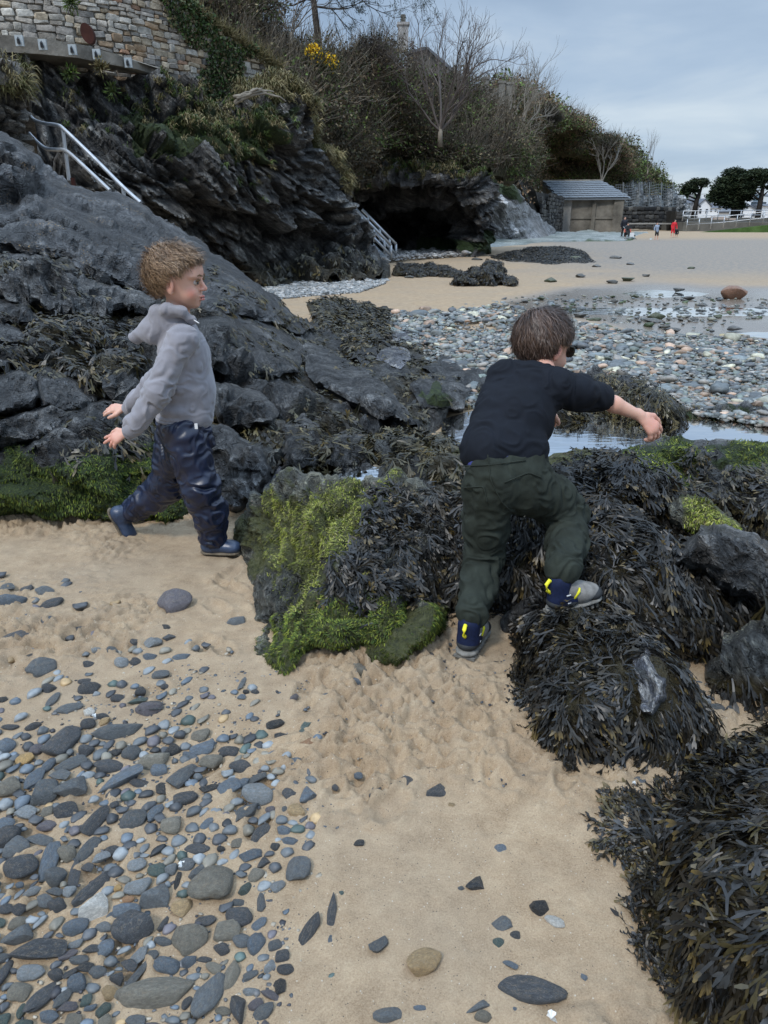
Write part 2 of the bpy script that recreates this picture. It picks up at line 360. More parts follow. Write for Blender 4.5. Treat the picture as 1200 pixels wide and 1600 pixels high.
M['turf'] = soil('dry_turf', ((.04, .038, .018), (.10, .09, .04), (.20, .17, .09)), 2.0)
def sandm():
    m, nt = newmat('beach_sand'); p = pos(nt)
    g = noise(nt, p, 260, 3, .8); b = noise(nt, p, 1.3, 5, .6); b2 = noise(nt, p, 9, 5, .7)
    col = ramp(nt, mth(nt, 'ADD', mth(nt, 'MULTIPLY', g, .55), mth(nt, 'MULTIPLY', b2, .45)), [(.32, (.19, .125, .070)), (.68, (.47, .36, .235)), (.5, (.335, .242, .150))])
    col = mixc(nt, ramp(nt, b, [(.42, 0.0), (.66, .35)]), col, (.24, .20, .15))
    v = vor(nt, p, 95); sp = mth(nt, 'MULTIPLY', ramp(nt, v, [(.13, 1.0), (.19, 0.0)]), ramp(nt, noise(nt, p, 60, 2), [(.56, 0.0), (.6, 1.0)]))
    col = mixc(nt, mth(nt, 'MULTIPLY', sp, .6), col, (.55, .50, .42))
    v2 = vor(nt, p, 120); s2 = mth(nt, 'MULTIPLY', ramp(nt, v2, [(.14, 1.0), (.2, 0.0)]), ramp(nt, noise(nt, p, 45, 2), [(.55, 0.0), (.6, .8)]))
    col = mixc(nt, s2, col, (.05, .045, .045))
    wet = N(nt, 'ShaderNodeAttribute', attribute_name='wet').outputs['Fac']
    col = mixc(nt, wet, col, mixc(nt, b2, (.15, .125, .10), (.23, .19, .15)))
    gr = N(nt, 'ShaderNodeAttribute', attribute_name='grey').outputs['Fac']
    gn = ramp(nt, noise(nt, p, 7, 8, .8), [(.4, (.30, .25, .19)), (.56, (.13, .135, .14))])
    col = mixc(nt, gr, col, gn)
    h = mth(nt, 'ADD', mth(nt, 'MULTIPLY', g, .35), mth(nt, 'ADD', mth(nt, 'MULTIPLY', noise(nt, p, 55, 6, .75), .6), mth(nt, 'MULTIPLY', b2, .8)))
    rg = mth(nt, 'SUBTRACT', .85, mth(nt, 'MULTIPLY', wet, .68))
    bst = mth(nt, 'SUBTRACT', .6, mth(nt, 'MULTIPLY', wet, .5))
    pr = fin(nt, col, rg, h, .6, .012, spec=.4)
    bn = pr.inputs['Normal'].links[0].from_node; nt.links.new(bst, bn.inputs['Strength'])
    return m
M['sand'] = sandm()
def stonem(name, sandy=.5):
    """beach stone: base colour comes from each stone's own colour"""
    m, nt = newmat(name); p = pos(nt); oi = N(nt, 'ShaderNodeObjectInfo')
    off = N(nt, 'ShaderNodeVectorMath', {0: p, 1: oi.outputs['Location']}, operation='ADD').outputs[0]
    off = N(nt, 'ShaderNodeVectorMath', {0: off, 1: (0, 0, 0)}, operation='ADD').outputs[0]
    a = noise(nt, off, 5, 7, .65, .6); b = noise(nt, off, 38, 5, .7); st = noise(nt, strat(nt, off, unit([.3, .6, .7]), 3.5), 9, 6, .7)
    k = ramp(nt, mth(nt, 'ADD', mth(nt, 'MULTIPLY', a, .5), mth(nt, 'ADD', mth(nt, 'MULTIPLY', b, .2), mth(nt, 'MULTIPLY', st, .3))), [(.3, .4), (.7, 1.9), (.5, 1.0)])
    col = mixc(nt, 1.0, oi.outputs['Color'], k, 'MULTIPLY')
    wv = N(nt, 'ShaderNodeTexWave', {'Vector': off, 'Scale': 1.1, 'Distortion': 14, 'Detail': 3, 'Detail Scale': 3}).outputs['Fac']
    col = mixc(nt, mth(nt, 'MULTIPLY', ramp(nt, wv, [(.985, 0.0), (.999, 1.0)]), .4), col, (.36, .36, .34))
    geo = N(nt, 'ShaderNodeNewGeometry'); nz = N(nt, 'ShaderNodeSeparateXYZ', {0: geo.outputs['Normal']}).outputs['Z']
    dust = mth(nt, 'MULTIPLY', ramp(nt, noise(nt, off, 16, 6, .75), [(.49, 0.0), (.56, 1.0)]), ramp(nt, nz, [(.45, 0.0), (.9, sandy)]))
    dust = mth(nt, 'MULTIPLY', dust, ramp(nt, noise(nt, off, 3.5, 2), [(.45, 0.0), (.6, 1.0)]))
    col = mixc(nt, dust, col, (.33, .26, .18))
    rg = mth(nt, 'ADD', ramp(nt, noise(nt, off, 9, 4), [(.35, .36), (.65, .62)]), mth(nt, 'MULTIPLY', dust, .3))
    fin(nt, col, rg, mth(nt, 'ADD', mth(nt, 'ADD', st, b), mth(nt, 'MULTIPLY', dust, .5)), .7, .012, spec=.45); return m
M['stone'] = stonem('beach_stone')
def vcol(name, attr='col', rough=.6, spec=.3, mul=1.0, bumps=None, sss=0, trans=0, vary=0, bs=.5, bd=.004, **ex):
    m, nt = newmat(name); c = N(nt, 'ShaderNodeAttribute', attribute_name=attr).outputs['Color']; p = pos(nt)
    if vary: c = mixc(nt, 1.0, c, ramp(nt, noise(nt, p, vary, 6, .65), [(.3, .6), (.7, 1.4)]), 'MULTIPLY')
    fin(nt, c, rough, noise(nt, p, bumps, 5, .6) if bumps else None, bs, bd, spec=spec, **ex); return m
M['cobble'] = vcol('cobble_stones', rough=.5, spec=.45, vary=25, bumps=30, bs=.3, bd=.01)
M['weed'] = vcol('glossy_wet_seaweed', rough=.42, spec=.42, vary=60)
M['leaf'] = vcol('scrub_leaves', rough=.75, spec=.2)
M['wallstone'] = vcol('rubble_wall_stone', rough=.85, spec=.2, vary=9, bumps=22, bs=.8, bd=.03)
M['hair'] = vcol('hair_strands', rough=.42, spec=.4)
def plain(name, col, rough=.6, spec=.4, s=None, var=.25, bump=None, bs=.4, bd=.004, **ex):
    m, nt = newmat(name); p = pos(nt)
    c = tuple(col)+(1,)
    if s: c = mixc(nt, 1.0, tuple(col), ramp(nt, noise(nt, p, s, 6, .65), [(.3, 1-var), (.7, 1+var)]), 'MULTIPLY')
    fin(nt, c, rough, noise(nt, p, bump, 5, .65) if bump else None, bs, bd, spec=spec, **ex); return m
M['galv'] = plain('galvanised_steel', (.40, .42, .44), .38, .5, 6, .25, 40, Metallic=.55)
M['conc'] = plain('weathered_concrete', (.20, .185, .16), .85, .2, 1.7, .55, 12, .6, .03)
M['conc2'] = plain('boathouse_concrete', (.155, .142, .12), .85, .2, .9, .5, 6, .5, .04)
M['concpale'] = plain('pale_concrete_corner', (.30, .29, .27), .85, .2, 1.2, .3, 6, .5, .04)
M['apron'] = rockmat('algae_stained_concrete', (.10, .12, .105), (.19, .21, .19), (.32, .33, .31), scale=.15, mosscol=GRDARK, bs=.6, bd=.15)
M['mortar'] = plain('lime_mortar', (.30, .275, .235), .9, .1, 3, .4, 30, .8, .03)
M['slatetile'] = plain('slate_tiles', (.145, .165, .185), .5, .45, 2.5, .2)
M['rust'] = plain('rusty_iron', (.045, .016, .012), .85, .2, 5, .4, 20)
M['paint_grey'] = plain('grey_painted_plate', (.34, .38, .40), .5, .4, 12, .2)
M['blackm'] = plain('black_metal', (.02, .022, .025), .5, .4)
M['bark'] = plain('bare_bark', (.12, .105, .09), .9, .15, 3, .4, 20)
M['barkp'] = plain('pale_bark', (.21, .185, .15), .9, .15, 3, .35, 20)
M['barkd'] = plain('dark_bark', (.04, .034, .03), .9, .15, 3, .4, 20)
def waterm(name, tint, rough=.03, rip=6.0, rs=.05):
    m, nt = newmat(name); p = pos(nt)
    st = N(nt, 'ShaderNodeMapping', {'Vector': p, 'Scale': (.55, 1.5, 1)}).outputs[0]
    h = mth(nt, 'ADD', noise(nt, st, rip, 3, .5, .4), mth(nt, 'MULTIPLY', noise(nt, st, rip*3.1, 2, .5), .25))
    bn = N(nt, 'ShaderNodeBump', {'Height': h, 'Strength': rs, 'Distance': .05}).outputs[0]
    d = N(nt, 'ShaderNodeBsdfDiffuse', {0: tuple(tint)+(1,)}); g = N(nt, 'ShaderNodeBsdfGlossy', {0: (1, 1, 1, 1), 1: rough, 'Normal': bn})
    t = N(nt, 'ShaderNodeBsdfTransparent', {0: (.75, .7, .55, 1)})
    ms = N(nt, 'ShaderNodeMixShader', {0: .55, 1: d.outputs[0], 2: t.outputs[0]})
    fr = N(nt, 'ShaderNodeFresnel', {'IOR': 1.36, 'Normal': bn})
    mm = N(nt, 'ShaderNodeMixShader', {0: fr.outputs[0], 1: ms.outputs[0], 2: g.outputs[0]})
    N(nt, 'ShaderNodeOutputMaterial', {0: mm.outputs[0]}); return m
M['pool'] = waterm('rock_pool_water', (.045, .042, .02))
M['film'] = waterm('shallow_beach_water', (.14, .125, .10), .02, 5, .06)
# ================================================================ sand
POOL = [(705, 700), (720, 668), (780, 648), (870, 640), (960, 640), (1060, 650), (1130, 655), (1185, 668), (1175, 690), (1080, 690), (1040, 690), (985, 702), (960, 715), (880, 722), (800, 725)]
def axis(lo, hi, st, a, b, n):
    m_ = np.arange(lo, hi, st); L = lo-np.geomspace(st, lo-a, n)[::-1] if n else []; R = hi+np.geomspace(st, b-hi, n); return np.concatenate([L, m_, R])
xs = axis(-1.75, 1.75, .0085, -900, 900, 110)
ys = np.concatenate([[-40, -10, -2, 0, .3, .5], np.arange(.74, 3.35, .0085), 3.35+np.geomspace(.012, 1300, 190)])
gx, gy = np.meshgrid(xs, ys); X, Y = gx.ravel(), gy.ravel(); P0 = np.c_[X, Y, 0*X]
near = np.clip((5.5-Y)/1.5, 0, 1)*np.clip((3.2-abs(X))/.5, 0, 1)
Zs = .012*fbm(P0*.9, 3, 1)+.07*fbm(P0*.09, 2, 4)*np.clip((Y-9)/20, 0, 1)
churn = np.clip(fbm(P0*1.7+[0, 0, 3], 2, 11)*2.4+.72, 0, 1)
wq = P0*np.array([1., 1.35, 1]); r1 = 1-abs(fbm(wq*15+fbm(P0*6, 2, 8)[:, None]*1.8, 3, 21))*3.2; r1 = np.clip(r1, -.6, 1); r2 = 1-abs(fbm(wq*34+fbm(P0*9, 2, 18)[:, None]*2, 2, 31))*3; r2 = np.clip(r2, -.5, 1)
Zs += near*(churn**1.3)*(.030*r1+.017*r2)+near*.003*fbm(P0*38, 2, 6)
rf = np.random.default_rng(12)
for _ in range(75):                                                # footprints pressed in the sand
    fx, fy = rf.uniform(-.9, 1.1), rf.uniform(1.05, 3.2)
    if fx > .55 and fy > 1.4: continue
    a = rf.uniform(-.9, .9); L_, W_ = rf.uniform(.05, .10), rf.uniform(.03, .045)
    u = (X-fx)*math.cos(a)-(Y-fy)*math.sin(a); v = (X-fx)*math.sin(a)+(Y-fy)*math.cos(a)
    r_ = np.sqrt((u/W_)**2+(v/L_)**2); Zs += near*(-.015*np.exp(-r_**4)+.009*np.exp(-((r_-1.25)/.28)**2)*(.6+.8*r2))
px, py = pix(np.c_[X, Y, Zs]); vis = (Y > .5)
sdp = np.full(len(X), -99.); k = vis & (Y < 12) & (Y > 3); sdp[k] = sdist(POOL, px[k], py[k])
Zs -= .10*np.clip((sdp+9)/26, 0, 1)
# low wet flats with standing water
wetz = [(790, 472), (900, 452), (1010, 444), (1110, 448), (1260, 450), (1340, 540), (1200, 545), (1080, 530), (1010, 522), (930, 500), (850, 492)]
k2 = (Y > 7) & (Y < 30); sw = np.full(len(X), -99.); sw[k2] = sdist(wetz, px[k2], py[k2])
wn = fbm(P0*np.array([.35, .8, 1]), 4, 44)
Zs -= np.clip((sw+4)/16, 0, 1)*(.03+.06*np.clip(wn+.05, -.4, 1))
wet = np.clip((sw+8)/10+wn*.5, 0, 1); wet = np.maximum(wet, np.clip((sdp+14)/14, 0, 1))
wet = np.maximum(wet, np.clip(1-abs(np.hypot(px-1020, py-1020)-0)/10, 0, 1)*0)
grey = np.clip((Y-17)/6, 0, 1)*np.clip((X-2-(Y-17)*.16+3*wn)/4, 0, 1)*np.clip((62-Y)/10, 0, 1)
Zs -= np.clip((Y-120)/60, 0, 1)*6
nx_, ny_ = len(xs), len(ys); i = np.arange(nx_*ny_).reshape(ny_, nx_)
F = np.stack([i[:-1, :-1], i[:-1, 1:], i[1:, 1:], i[1:, :-1]], -1).reshape(-1, 4)
me = mesh('sand', np.c_[X, Y, Zs], F); fattr(me, 'wet', wet); fattr(me, 'grey', grey*.8)
link('sand', me, M['sand'], kind='structure')
def sheet(name, poly, z, mat, **kw):
    P = np.array([PZ(a, b, z) for a, b in poly]); c = P.mean(0)
    me = mesh(name, np.concatenate([P, c[None]]), [(i_, (i_+1) % len(P), len(P)) for i_ in range(len(P))], False)
    return link(name, me, mat, **kw)
sheet('rock_pool_water', [(690, 735), (690, 655), (780, 630), (900, 625), (1060, 640), (1215, 655), (1215, 715), (1060, 715), (960, 730), (840, 740)], .012, M['pool'], kind='structure')
sheet('beach_water', [(760, 500), (780, 460), (900, 446), (1010, 438), (1110, 440), (1300, 442), (1450, 560), (1200, 560), (1080, 545), (950, 515)], -.037, M['film'], kind='structure')
sheet('small_pool_water', [(495, 752), (520, 735), (560, 728), (630, 732), (665, 748), (650, 765), (600, 768), (520, 766)], .14, M['pool'], kind='structure')
sheet('shallow_pool_water', [(1075, 860), (1080, 805), (1230, 795), (1230, 870)], .06, M['pool'], kind='structure')
# ================================================================ far slipway, town, hill
def wbox(mb, px0, px1, py0, py1, D, th=1.0):
    a = PD(px0, py1, D); b = PD(px1, py1, D); zt = PD(px0, py0, D)[2]
    mb.box(((a[0]+b[0])/2, D+th/2, (a[2]+zt)/2), (abs(b[0]-a[0]), th, abs(zt-a[2])))
hill = []
hx = np.linspace(-300, 500, 70); hy = np.linspace(330, 900, 24); HX, HY = np.meshgrid(hx, hy)
HZ = -6+(HY-330)*.05*(.8+.5*vn(np.c_[HX.ravel()/90, HY.ravel()/200, 0*HX.ravel()], 2).reshape(HX.shape)); HZ = np.where(HY > 700, np.maximum(HZ, 16), HZ)
i = np.arange(HX.size).reshape(HX.shape); F = np.stack([i[:-1, :-1], i[:-1, 1:], i[1:, 1:], i[1:, :-1]], -1).reshape(-1, 4)
link('far_hill', mesh('far_hill', np.c_[HX.ravel(), HY.ravel(), HZ.ravel()], F), soil('far_fields', ((.03, .045, .025), (.055, .07, .04), (.10, .11, .07)), .03), kind='structure')
mb = MB(); wbox(mb, 1066, 1420, 347, 364, 88, 26); wbox(mb, 1090, 1420, 340, 345.5, 100, 26)
mb.obj('slipway', plain('slipway_concrete', (.12, .115, .10), .9, .2, .5, .4, 2, .5, .05), base=PD(1200, 364, 88), label='long low concrete slipway behind the far beach at right', cat='slipway')
a = PD(1130, 362, 80); mb = MB(); mb.prism([PD(1090, 364, 80), PD(1420, 366, 78), PD(1420, 346, 80), PD(1200, 352, 80)], (0, 1, .0)); mb.obj('grass_bank', soil('bank_grass', ((.02, .04, .01), (.04, .07, .015), (.07, .11, .03))), base=a, label='low green grassy bank in front of the slipway', cat='bank')
def railing(pts, h, n, lab, rails=(1.0, .5), r=.04, mat='galv', posts=True):
    """pts: world base line from end to end"""
    pts = [np.array(p) for p in pts]; o = empty('railing', pts[0], lab, 'railing'); up = np.array([0, 0, 1.])
    L = [0]+list(np.cumsum([np.linalg.norm(pts[i+1]-pts[i]) for i in range(len(pts)-1)]))
    at = lambda s: np.array([np.interp(s, L, [p[k] for p in pts]) for k in range(3)])
    for f in rails: mb = MB(); mb.tube([p+up*h*f for p in pts], r*.8, 6); mb.obj('rail', M[mat], o, smooth=True)
    for i_ in range(n): s = L[-1]*i_/(n-1); mb = MB(); mb.tube([at(s), at(s)+up*h], r, 6); mb.obj('post', M[mat], o, smooth=True)
    return o
railing([PD(1066, 345, 88), PD(1200, 343, 92), PD(1300, 342, 94)], 1.0, 14, 'long pale railing along the top of the far slipway', r=.05)
railing([PD(1072, 360, 86), PD(1123, 357, 84), PD(1200, 349, 82), PD(1300, 340, 80)], 1.15, 12, 'sloping pale railing climbing towards the right edge', r=.05)
def house(px0, px1, pyb, pye, pyr, D, dep, wall, roofc, lab, gable=False, wins=0, **kw):
    a = PD(px0, pyb, D); b = PD(px1, pyb, D); ze = PD(px0, pye, D)[2]; zr = PD(px0, pyr, D)[2]; z0 = a[2]-4
    o = empty('house', ((a[0]+b[0])/2, D, a[2]), lab, 'house', **kw); W = b[0]-a[0]
    mb = MB()
    if gable: mb.prism([(a[0], D, z0), (b[0], D, z0), (b[0], D, ze), ((a[0]+b[0])/2, D, zr), (a[0], D, ze)], (0, dep, 0))
    else: mb.box(((a[0]+b[0])/2, D+dep/2, (z0+ze)/2), (W, dep, ze-z0))
    mb.obj('wall', wall, o); mb = MB(); t = .3
    if gable:
        c = (a[0]+b[0])/2
        mb.prism([(a[0]-.3, D-.3, ze-.2), (c, D-.3, zr+.05), (c, D-.3, zr+t), (a[0]-.4, D-.3, ze+.1)], (0, dep+.6, 0)); mb.prism([(c, D-.3, zr+.05), (b[0]+.3, D-.3, ze-.2), (b[0]+.4, D-.3, ze+.1), (c, D-.3, zr+t)], (0, dep+.6, 0))
    else: mb.prism([(a[0]-.3, D-.4, ze+.01), (a[0]-.3, D+dep/2, zr), (a[0]-.3, D+dep+.4, ze+.01)], (W+.6, 0, 0))
    mb.obj('roof', roofc, o)
    mb = MB(); mb.box((b[0]-W*.15, D+dep*.5, zr+.6), (.9, .9, 1.6)); mb.obj('chimney', wall, o)
    zb = a[2]; rows = 2 if ze-zb > 4.5 else 1
    for r_ in range(rows):
        for k in range(wins):
            x = a[0]+W*(k+.5)/wins; zc_ = zb+(ze-zb)*(r_+.5)/rows
            mb = MB(); mb.box((x, D-.02, zc_), (W/wins*.34, .12, (ze-zb)/rows*.42)); mb.obj('window', M['glassd'], o)
    return o
M['glassd'] = plain('dark_window', (.03, .035, .045), .2, .5)
wW = plain('white_render', (.72, .73, .74), .7, .3, 1, .08); wG = plain('grey_stone_wall', (.27, .27, .28), .8, .2, 1, .2); rG = plain('grey_slate_roof', (.11, .12, .14), .6, .3, 1, .2); wB = plain('blue_grey_wall', (.16, .22, .26), .7, .3)
house(1061, 1073, 334, 324, 314, 190, 10, wG, rG, 'grey gabled house at the left end of the far town', True, 2)
house(1074, 1091, 334, 323, 313, 192, 10, wG, rG, 'wider grey gabled house left of the windswept tree', True, 3)
house(1088, 1108, 338, 322, 312, 205, 9, wW, rG, 'white house with a slate roof right of the windswept tree', True, 2)
house(1100, 1128, 333, 325, 317, 230, 9, wW, rG, 'long low white house behind the tall cypress', False, 4)
house(1150, 1185, 341, 331, 322, 170, 9, wW, rG, 'white gabled house beneath the tall cypress', True, 2)
house(1183, 1196, 336, 316, 314, 175, 10, wB, rG, 'blue-grey house next to the right edge', False, 2)
house(1196, 1220, 340, 322, 318, 165, 10, wW, rG, 'white house cut by the right edge of the frame', False, 2)
for k_, (u0, u1, v0, v1, D_) in enumerate([(1186, 1215, 309, 304, 420), (1130, 1145, 316, 312, 400), (1180, 1190, 300, 297, 520)]):
    house(u0, u1, v0, v0-3.4, v1-1.5, D_, 14, wW, rG, ['white house far up the hillside at the right edge', 'tiny white house on the hillside behind the cypress', 'smallest white house high on the far hillside'][k_], False, 3)
mb = MB(); wbox(mb, 1137, 1150, 343.5, 341, 96, 1.2); wbox(mb, 1116, 1134, 343, 338, 97, 1)
mb.obj('upturned_boats', plain('pale_boat_hulls', (.45, .36, .30), .6), base=PD(1137, 343.5, 96), label='pale upturned boats stored on the slipway', cat='boats')
# ================================================================ boathouse
o = empty('boathouse', PD(920, 362, 81), 'grey concrete boathouse with a blue-grey slate roof under the cliff', 'boathouse')
A, B = PD(876, 362, 80), PD(970, 364, 77.5); zt = PD(876, 311, 80)[2]; zb = min(A[2], B[2])-.5
dB = np.array([.35, 6.5, 0]); A0 = np.array([A[0], A[1], zb]); B0 = np.array([B[0], B[1], zb])
mb = MB(); mb.prism([A0, B0, B0+dB, A0+dB], (0, 0, zt-zb)); mb.obj('wall', M['conc2'], o)
ux = unit(B0-A0); Lw = np.linalg.norm(B0-A0); fn = np.array([-ux[1], ux[0], 0])*-1
for s, wd, mm in ((.45, .9, 'concpale'), (Lw-.45, .9, 'conc2'), (Lw*.53, .35, 'conc2')):
    c = A0+ux*s+fn*-.0; mb = MB(); R = np.array([[ux[0], -ux[1], 0], [ux[1], ux[0], 0], [0, 0, 1]])
    mb.box(c+np.array([0, 0, (zt-zb)/2-.02])-fn*-.06, (wd, .22, zt-zb-.06), R); mb.obj('pilaster', M[mm], o)
for h_ in (1.35, ): mb = MB(); mb.box(A0+ux*Lw/2+np.array([0, 0, h_+.5])+fn*.05, (Lw-.1, .12, .12), R); mb.obj('band', M['conc2'], o)
# roof: tiles in rows
RA, RB = A0+[-.6, -.5, 0], B0+[.5, -.5, 0]; RA[2] = RB[2] = zt+.02
ra, rb = PD(848, 284, 88), PD(941, 283, 86); ra = np.array(ra); rb = np.array(rb)
mb = MB(); mb.prism([RA, RB, rb-[0, 0, .1], ra-[0, 0, .1]], (0, .02, -.14)); rb_ = RB+[.4, 9.5, 0]; ra_ = RA+[.4, 9.5, 0]; mb.prism([ra-[0, 0, .12], rb-[0, 0, .12], rb_, ra_], (0, .1, -.14)); mb.obj('roof_deck', M['slatetile'], o)
nr, nc = 9, 24; tv = []; 
for r_ in range(nr):
    for c_ in range(nc):
        def rp(u, v): return (RA*(1-u)+RB*u)*(1-v)+(ra*(1-u)+rb*u)*v
        u0 = (c_+(.5 if r_ % 2 else 0)+.04)/(nc+.5); u1 = (c_+(.5 if r_ % 2 else 0)+.96)/(nc+.5); v0, v1 = r_/nr, (r_+1.0)/nr
        lift = np.array([0, -.02, .05]); mb = MB(); mb.prism([rp(u0, v0)+lift*1.7, rp(u1, v0)+lift*1.7, rp(u1, v1)+lift*.5, rp(u0, v1)+lift*.5], (0, 0, .03+.02*random.random())); mb.obj('slate', M['slatetile'], o)
mb = MB(); mb.tube([ra+[0, 0, .05], rb+[0, 0, .05]], .14, 6); mb.obj('ridge', M['conc2'], o)
mb = MB(); g0 = A0+[-.02, .1, 0]; mb.prism([(g0[0], g0[1], zt-.2), ra+[.3, .2, -.3], (ra_[0]+.5, ra_[1], zt-.2)], (.3, 0, 0)); mb.obj('gable', M['conc2'], o)
# ================================================================ cliffs
CB = [(-90, 85, 14.2), (0, 86, 14.4), (60, 92, 14.8), (140, 104, 15.2), (210, 118, 15.8), (270, 128, 16.4), (330, 146, 17), (372, 128, 17.4), (430, 122, 18), (480, 148, 18.6), (512, 198, 19.5), (535, 255, 20), (552, 310, 20.2), (578, 355, 20.4), (592, 395, 20.2), (612, 428, 19.8), G(600, 440), G(520, 445), G(420, 452), (300, 450, 16.5), (150, 430, 14.5), (0, 400, 13), (-90, 380, 12.5)]
cl = patch('cliff_face', CB, [(100, 200, 14.2), (250, 250, 14.9), (330, 230, 16.0), (400, 200, 16.5), (470, 230, 17.6), (500, 300, 18.6), (420, 330, 17.0), (300, 350, 15.6), (520, 380, 19.2), (100, 300, 13.4), (440, 170, 17.2), (380, 300, 16.4)],
    res=3.0, st=1, amp=.55, sc=1.5, amp2=.16, ns=NC, seed=3, back=5, bk=15, bulge=0, mat=M['cliff'], sharp=34, kind='structure',
    masks={'weed': lambda X, Y, P: np.clip((Y-395+14*fbm(np.c_[X/40, Y/40, 0*X], 3, 5))/25, 0, 1), 'moss': pmask([[(195, 170), (460, 170), (420, 260), (330, 240), (210, 230)]], amt=14, seed=2)})
c2 = patch('cave_cliff', [(535, 262, 30.5), (600, 262, 30.5), (640, 266, 30), (700, 262, 29.5), (745, 258, 29.3), (778, 270, 29.6), (783, 300, 29.8), (779, 345, 30.3), (768, 385, 31), G(765, 398), G(740, 404), (690, 402, 30.4), (640, 404, 30.8), G(600, 408), G(540, 410), (525, 350, 30)],
    [(585, 290, 30), (640, 290, 29.4), (700, 290, 28.8), (750, 300, 28.9), (745, 360, 29.6), (690, 300, 29.0), (600, 330, 33), (640, 340, 34.4), (675, 355, 34), (640, 375, 34.5), (590, 370, 33.5), (700, 385, 32.5), (705, 345, 31.6), (610, 385, 34), (560, 310, 31), (660, 312, 31)],
    res=3.0, st=1, amp=.6, sc=1.7, amp2=.2, ns=unit([-.25, -.4, .85]), seed=8, back=4, bk=10, mat=M['cliff2'], sharp=34, kind='structure', masks={'moss': pmask([[(655, 385), (770, 368), (790, 402), (650, 402)]], amt=8, seed=4)})
h1 = patch('near_hillside', [(300, 160, 21), (250, 60, 20), (300, -30, 22), (410, 0, 24), (470, 66, 26), (560, 80, 27), (580, 74, 28), (600, 80, 29), (640, 104, 31), (700, 128, 33), (760, 172, 34), (812, 224, 36), (838, 258, 37), (812, 285, 34), (782, 275, 31), (740, 262, 30), (700, 265, 29.8), (640, 272, 30.2), (570, 290, 31), (520, 300, 26), (480, 230, 22)],
    [(560, 200, 27), (640, 200, 29.5), (700, 200, 31), (540, 130, 25.5), (440, 110, 22.5), (620, 130, 30)], res=6, amp=.7, sc=3, seed=12, back=3, mat=M['soil'], kind='structure')
h2 = patch('middle_hillside', [(700, 125, 52), (760, 150, 54), (800, 162, 56), (850, 172, 78), (885, 188, 92), (905, 206, 100), (950, 222, 110), (975, 235, 112), (975, 300, 116), (900, 300, 114), (845, 290, 112), (828, 330, 92), (770, 330, 50), (720, 250, 48)],
    [(840, 230, 100), (900, 250, 110)], res=5, amp=1.4, sc=6, seed=14, back=3, mat=M['soil'], kind='structure')
h3 = patch('far_hillside', [(880, 212, 118), (940, 210, 119), (985, 232, 120), (1015, 262, 121), (1045, 285, 122), (1060, 305, 123), (1063, 345, 122), (1000, 345, 116), (940, 340, 114), (890, 290, 113)],
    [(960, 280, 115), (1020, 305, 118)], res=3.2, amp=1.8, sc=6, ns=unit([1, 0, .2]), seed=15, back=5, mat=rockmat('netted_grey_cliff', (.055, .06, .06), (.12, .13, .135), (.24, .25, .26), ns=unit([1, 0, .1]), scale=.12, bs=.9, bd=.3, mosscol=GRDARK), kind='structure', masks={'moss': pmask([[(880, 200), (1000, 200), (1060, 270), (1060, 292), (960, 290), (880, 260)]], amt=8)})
pc = patch('pale_cliff_slope', [(775, 268, 48), (800, 285, 50), (825, 310, 55), (845, 335, 62), (872, 362, 68), G(860, 372), G(800, 378), G(765, 380), (765, 330, 46), (768, 290, 46)], [(800, 330, 50)], res=3, amp=.9, sc=2.6, ns=unit([.7, 0, .5]), seed=17, back=5, mat=M['pale'], kind='structure', masks={'moss': pmask([[(765, 262), (800, 280), (815, 312), (765, 300)]], amt=8)})
# algae-stained concrete apron at the cliff foot
ap = patch('concrete_apron', [(766, 372, 50), (800, 366, 58), (880, 362, 70), (960, 362, 74), (1010, 364, 76), G(1020, 374), G(985, 379), G(930, 383), G(880, 388), G(800, 397), G(762, 402), G(750, 396)], res=3, amp=.12, sc=3, seed=18, back=3, mat=M['apron'], kind='structure', masks={'moss': pmask([[(870, 382), (960, 372), (1010, 378), (880, 396)]], amt=6)})
# retaining walls: rubble stones
STONEC = [(.36, .34, .30), (.32, .29, .25), (.29, .265, .235), (.24, .22, .195), (.33, .28, .21), (.31, .225, .15), (.27, .165, .11), (.42, .40, .36), (.20, .19, .175), (.36, .30, .22)]
def stone_block(rs, w_, h_, d_):
    """rounded irregular block: 3 x 3 face grid"""
    j = lambda s: rs.normal(0, s)
    xs_ = [-.5, -.36, .36, .5]; V = []; F = []
    for zi, z in enumerate(xs_):
        for xi, x in enumerate(xs_):
            e_ = (xi in (0, 3))+(zi in (0, 3)); y = [0, .32, 1.0][e_]
            sx = x*w_*(.86 if e_ == 2 else 1); sz = z*h_*(.86 if e_ == 2 else 1)
            V.append((sx+j(w_*.035), y*d_*.75+j(d_*.06), sz+j(h_*.05)))
    for a_ in range(3):
        for b_ in range(3): k_ = a_*4+b_; F.append((k_, k_+1, k_+5, k_+4))
    n_ = len(V); ring = [0, 1, 2, 3, 7, 11, 15, 14, 13, 12, 8, 4]; V += [(V[r][0], d_*1.3, V[r][2]) for r in ring]
    F += [(ring[(k_+1) % 12], ring[k_], n_+k_, n_+(k_+1) % 12) for k_ in range(12)]
    return np.array(V), F
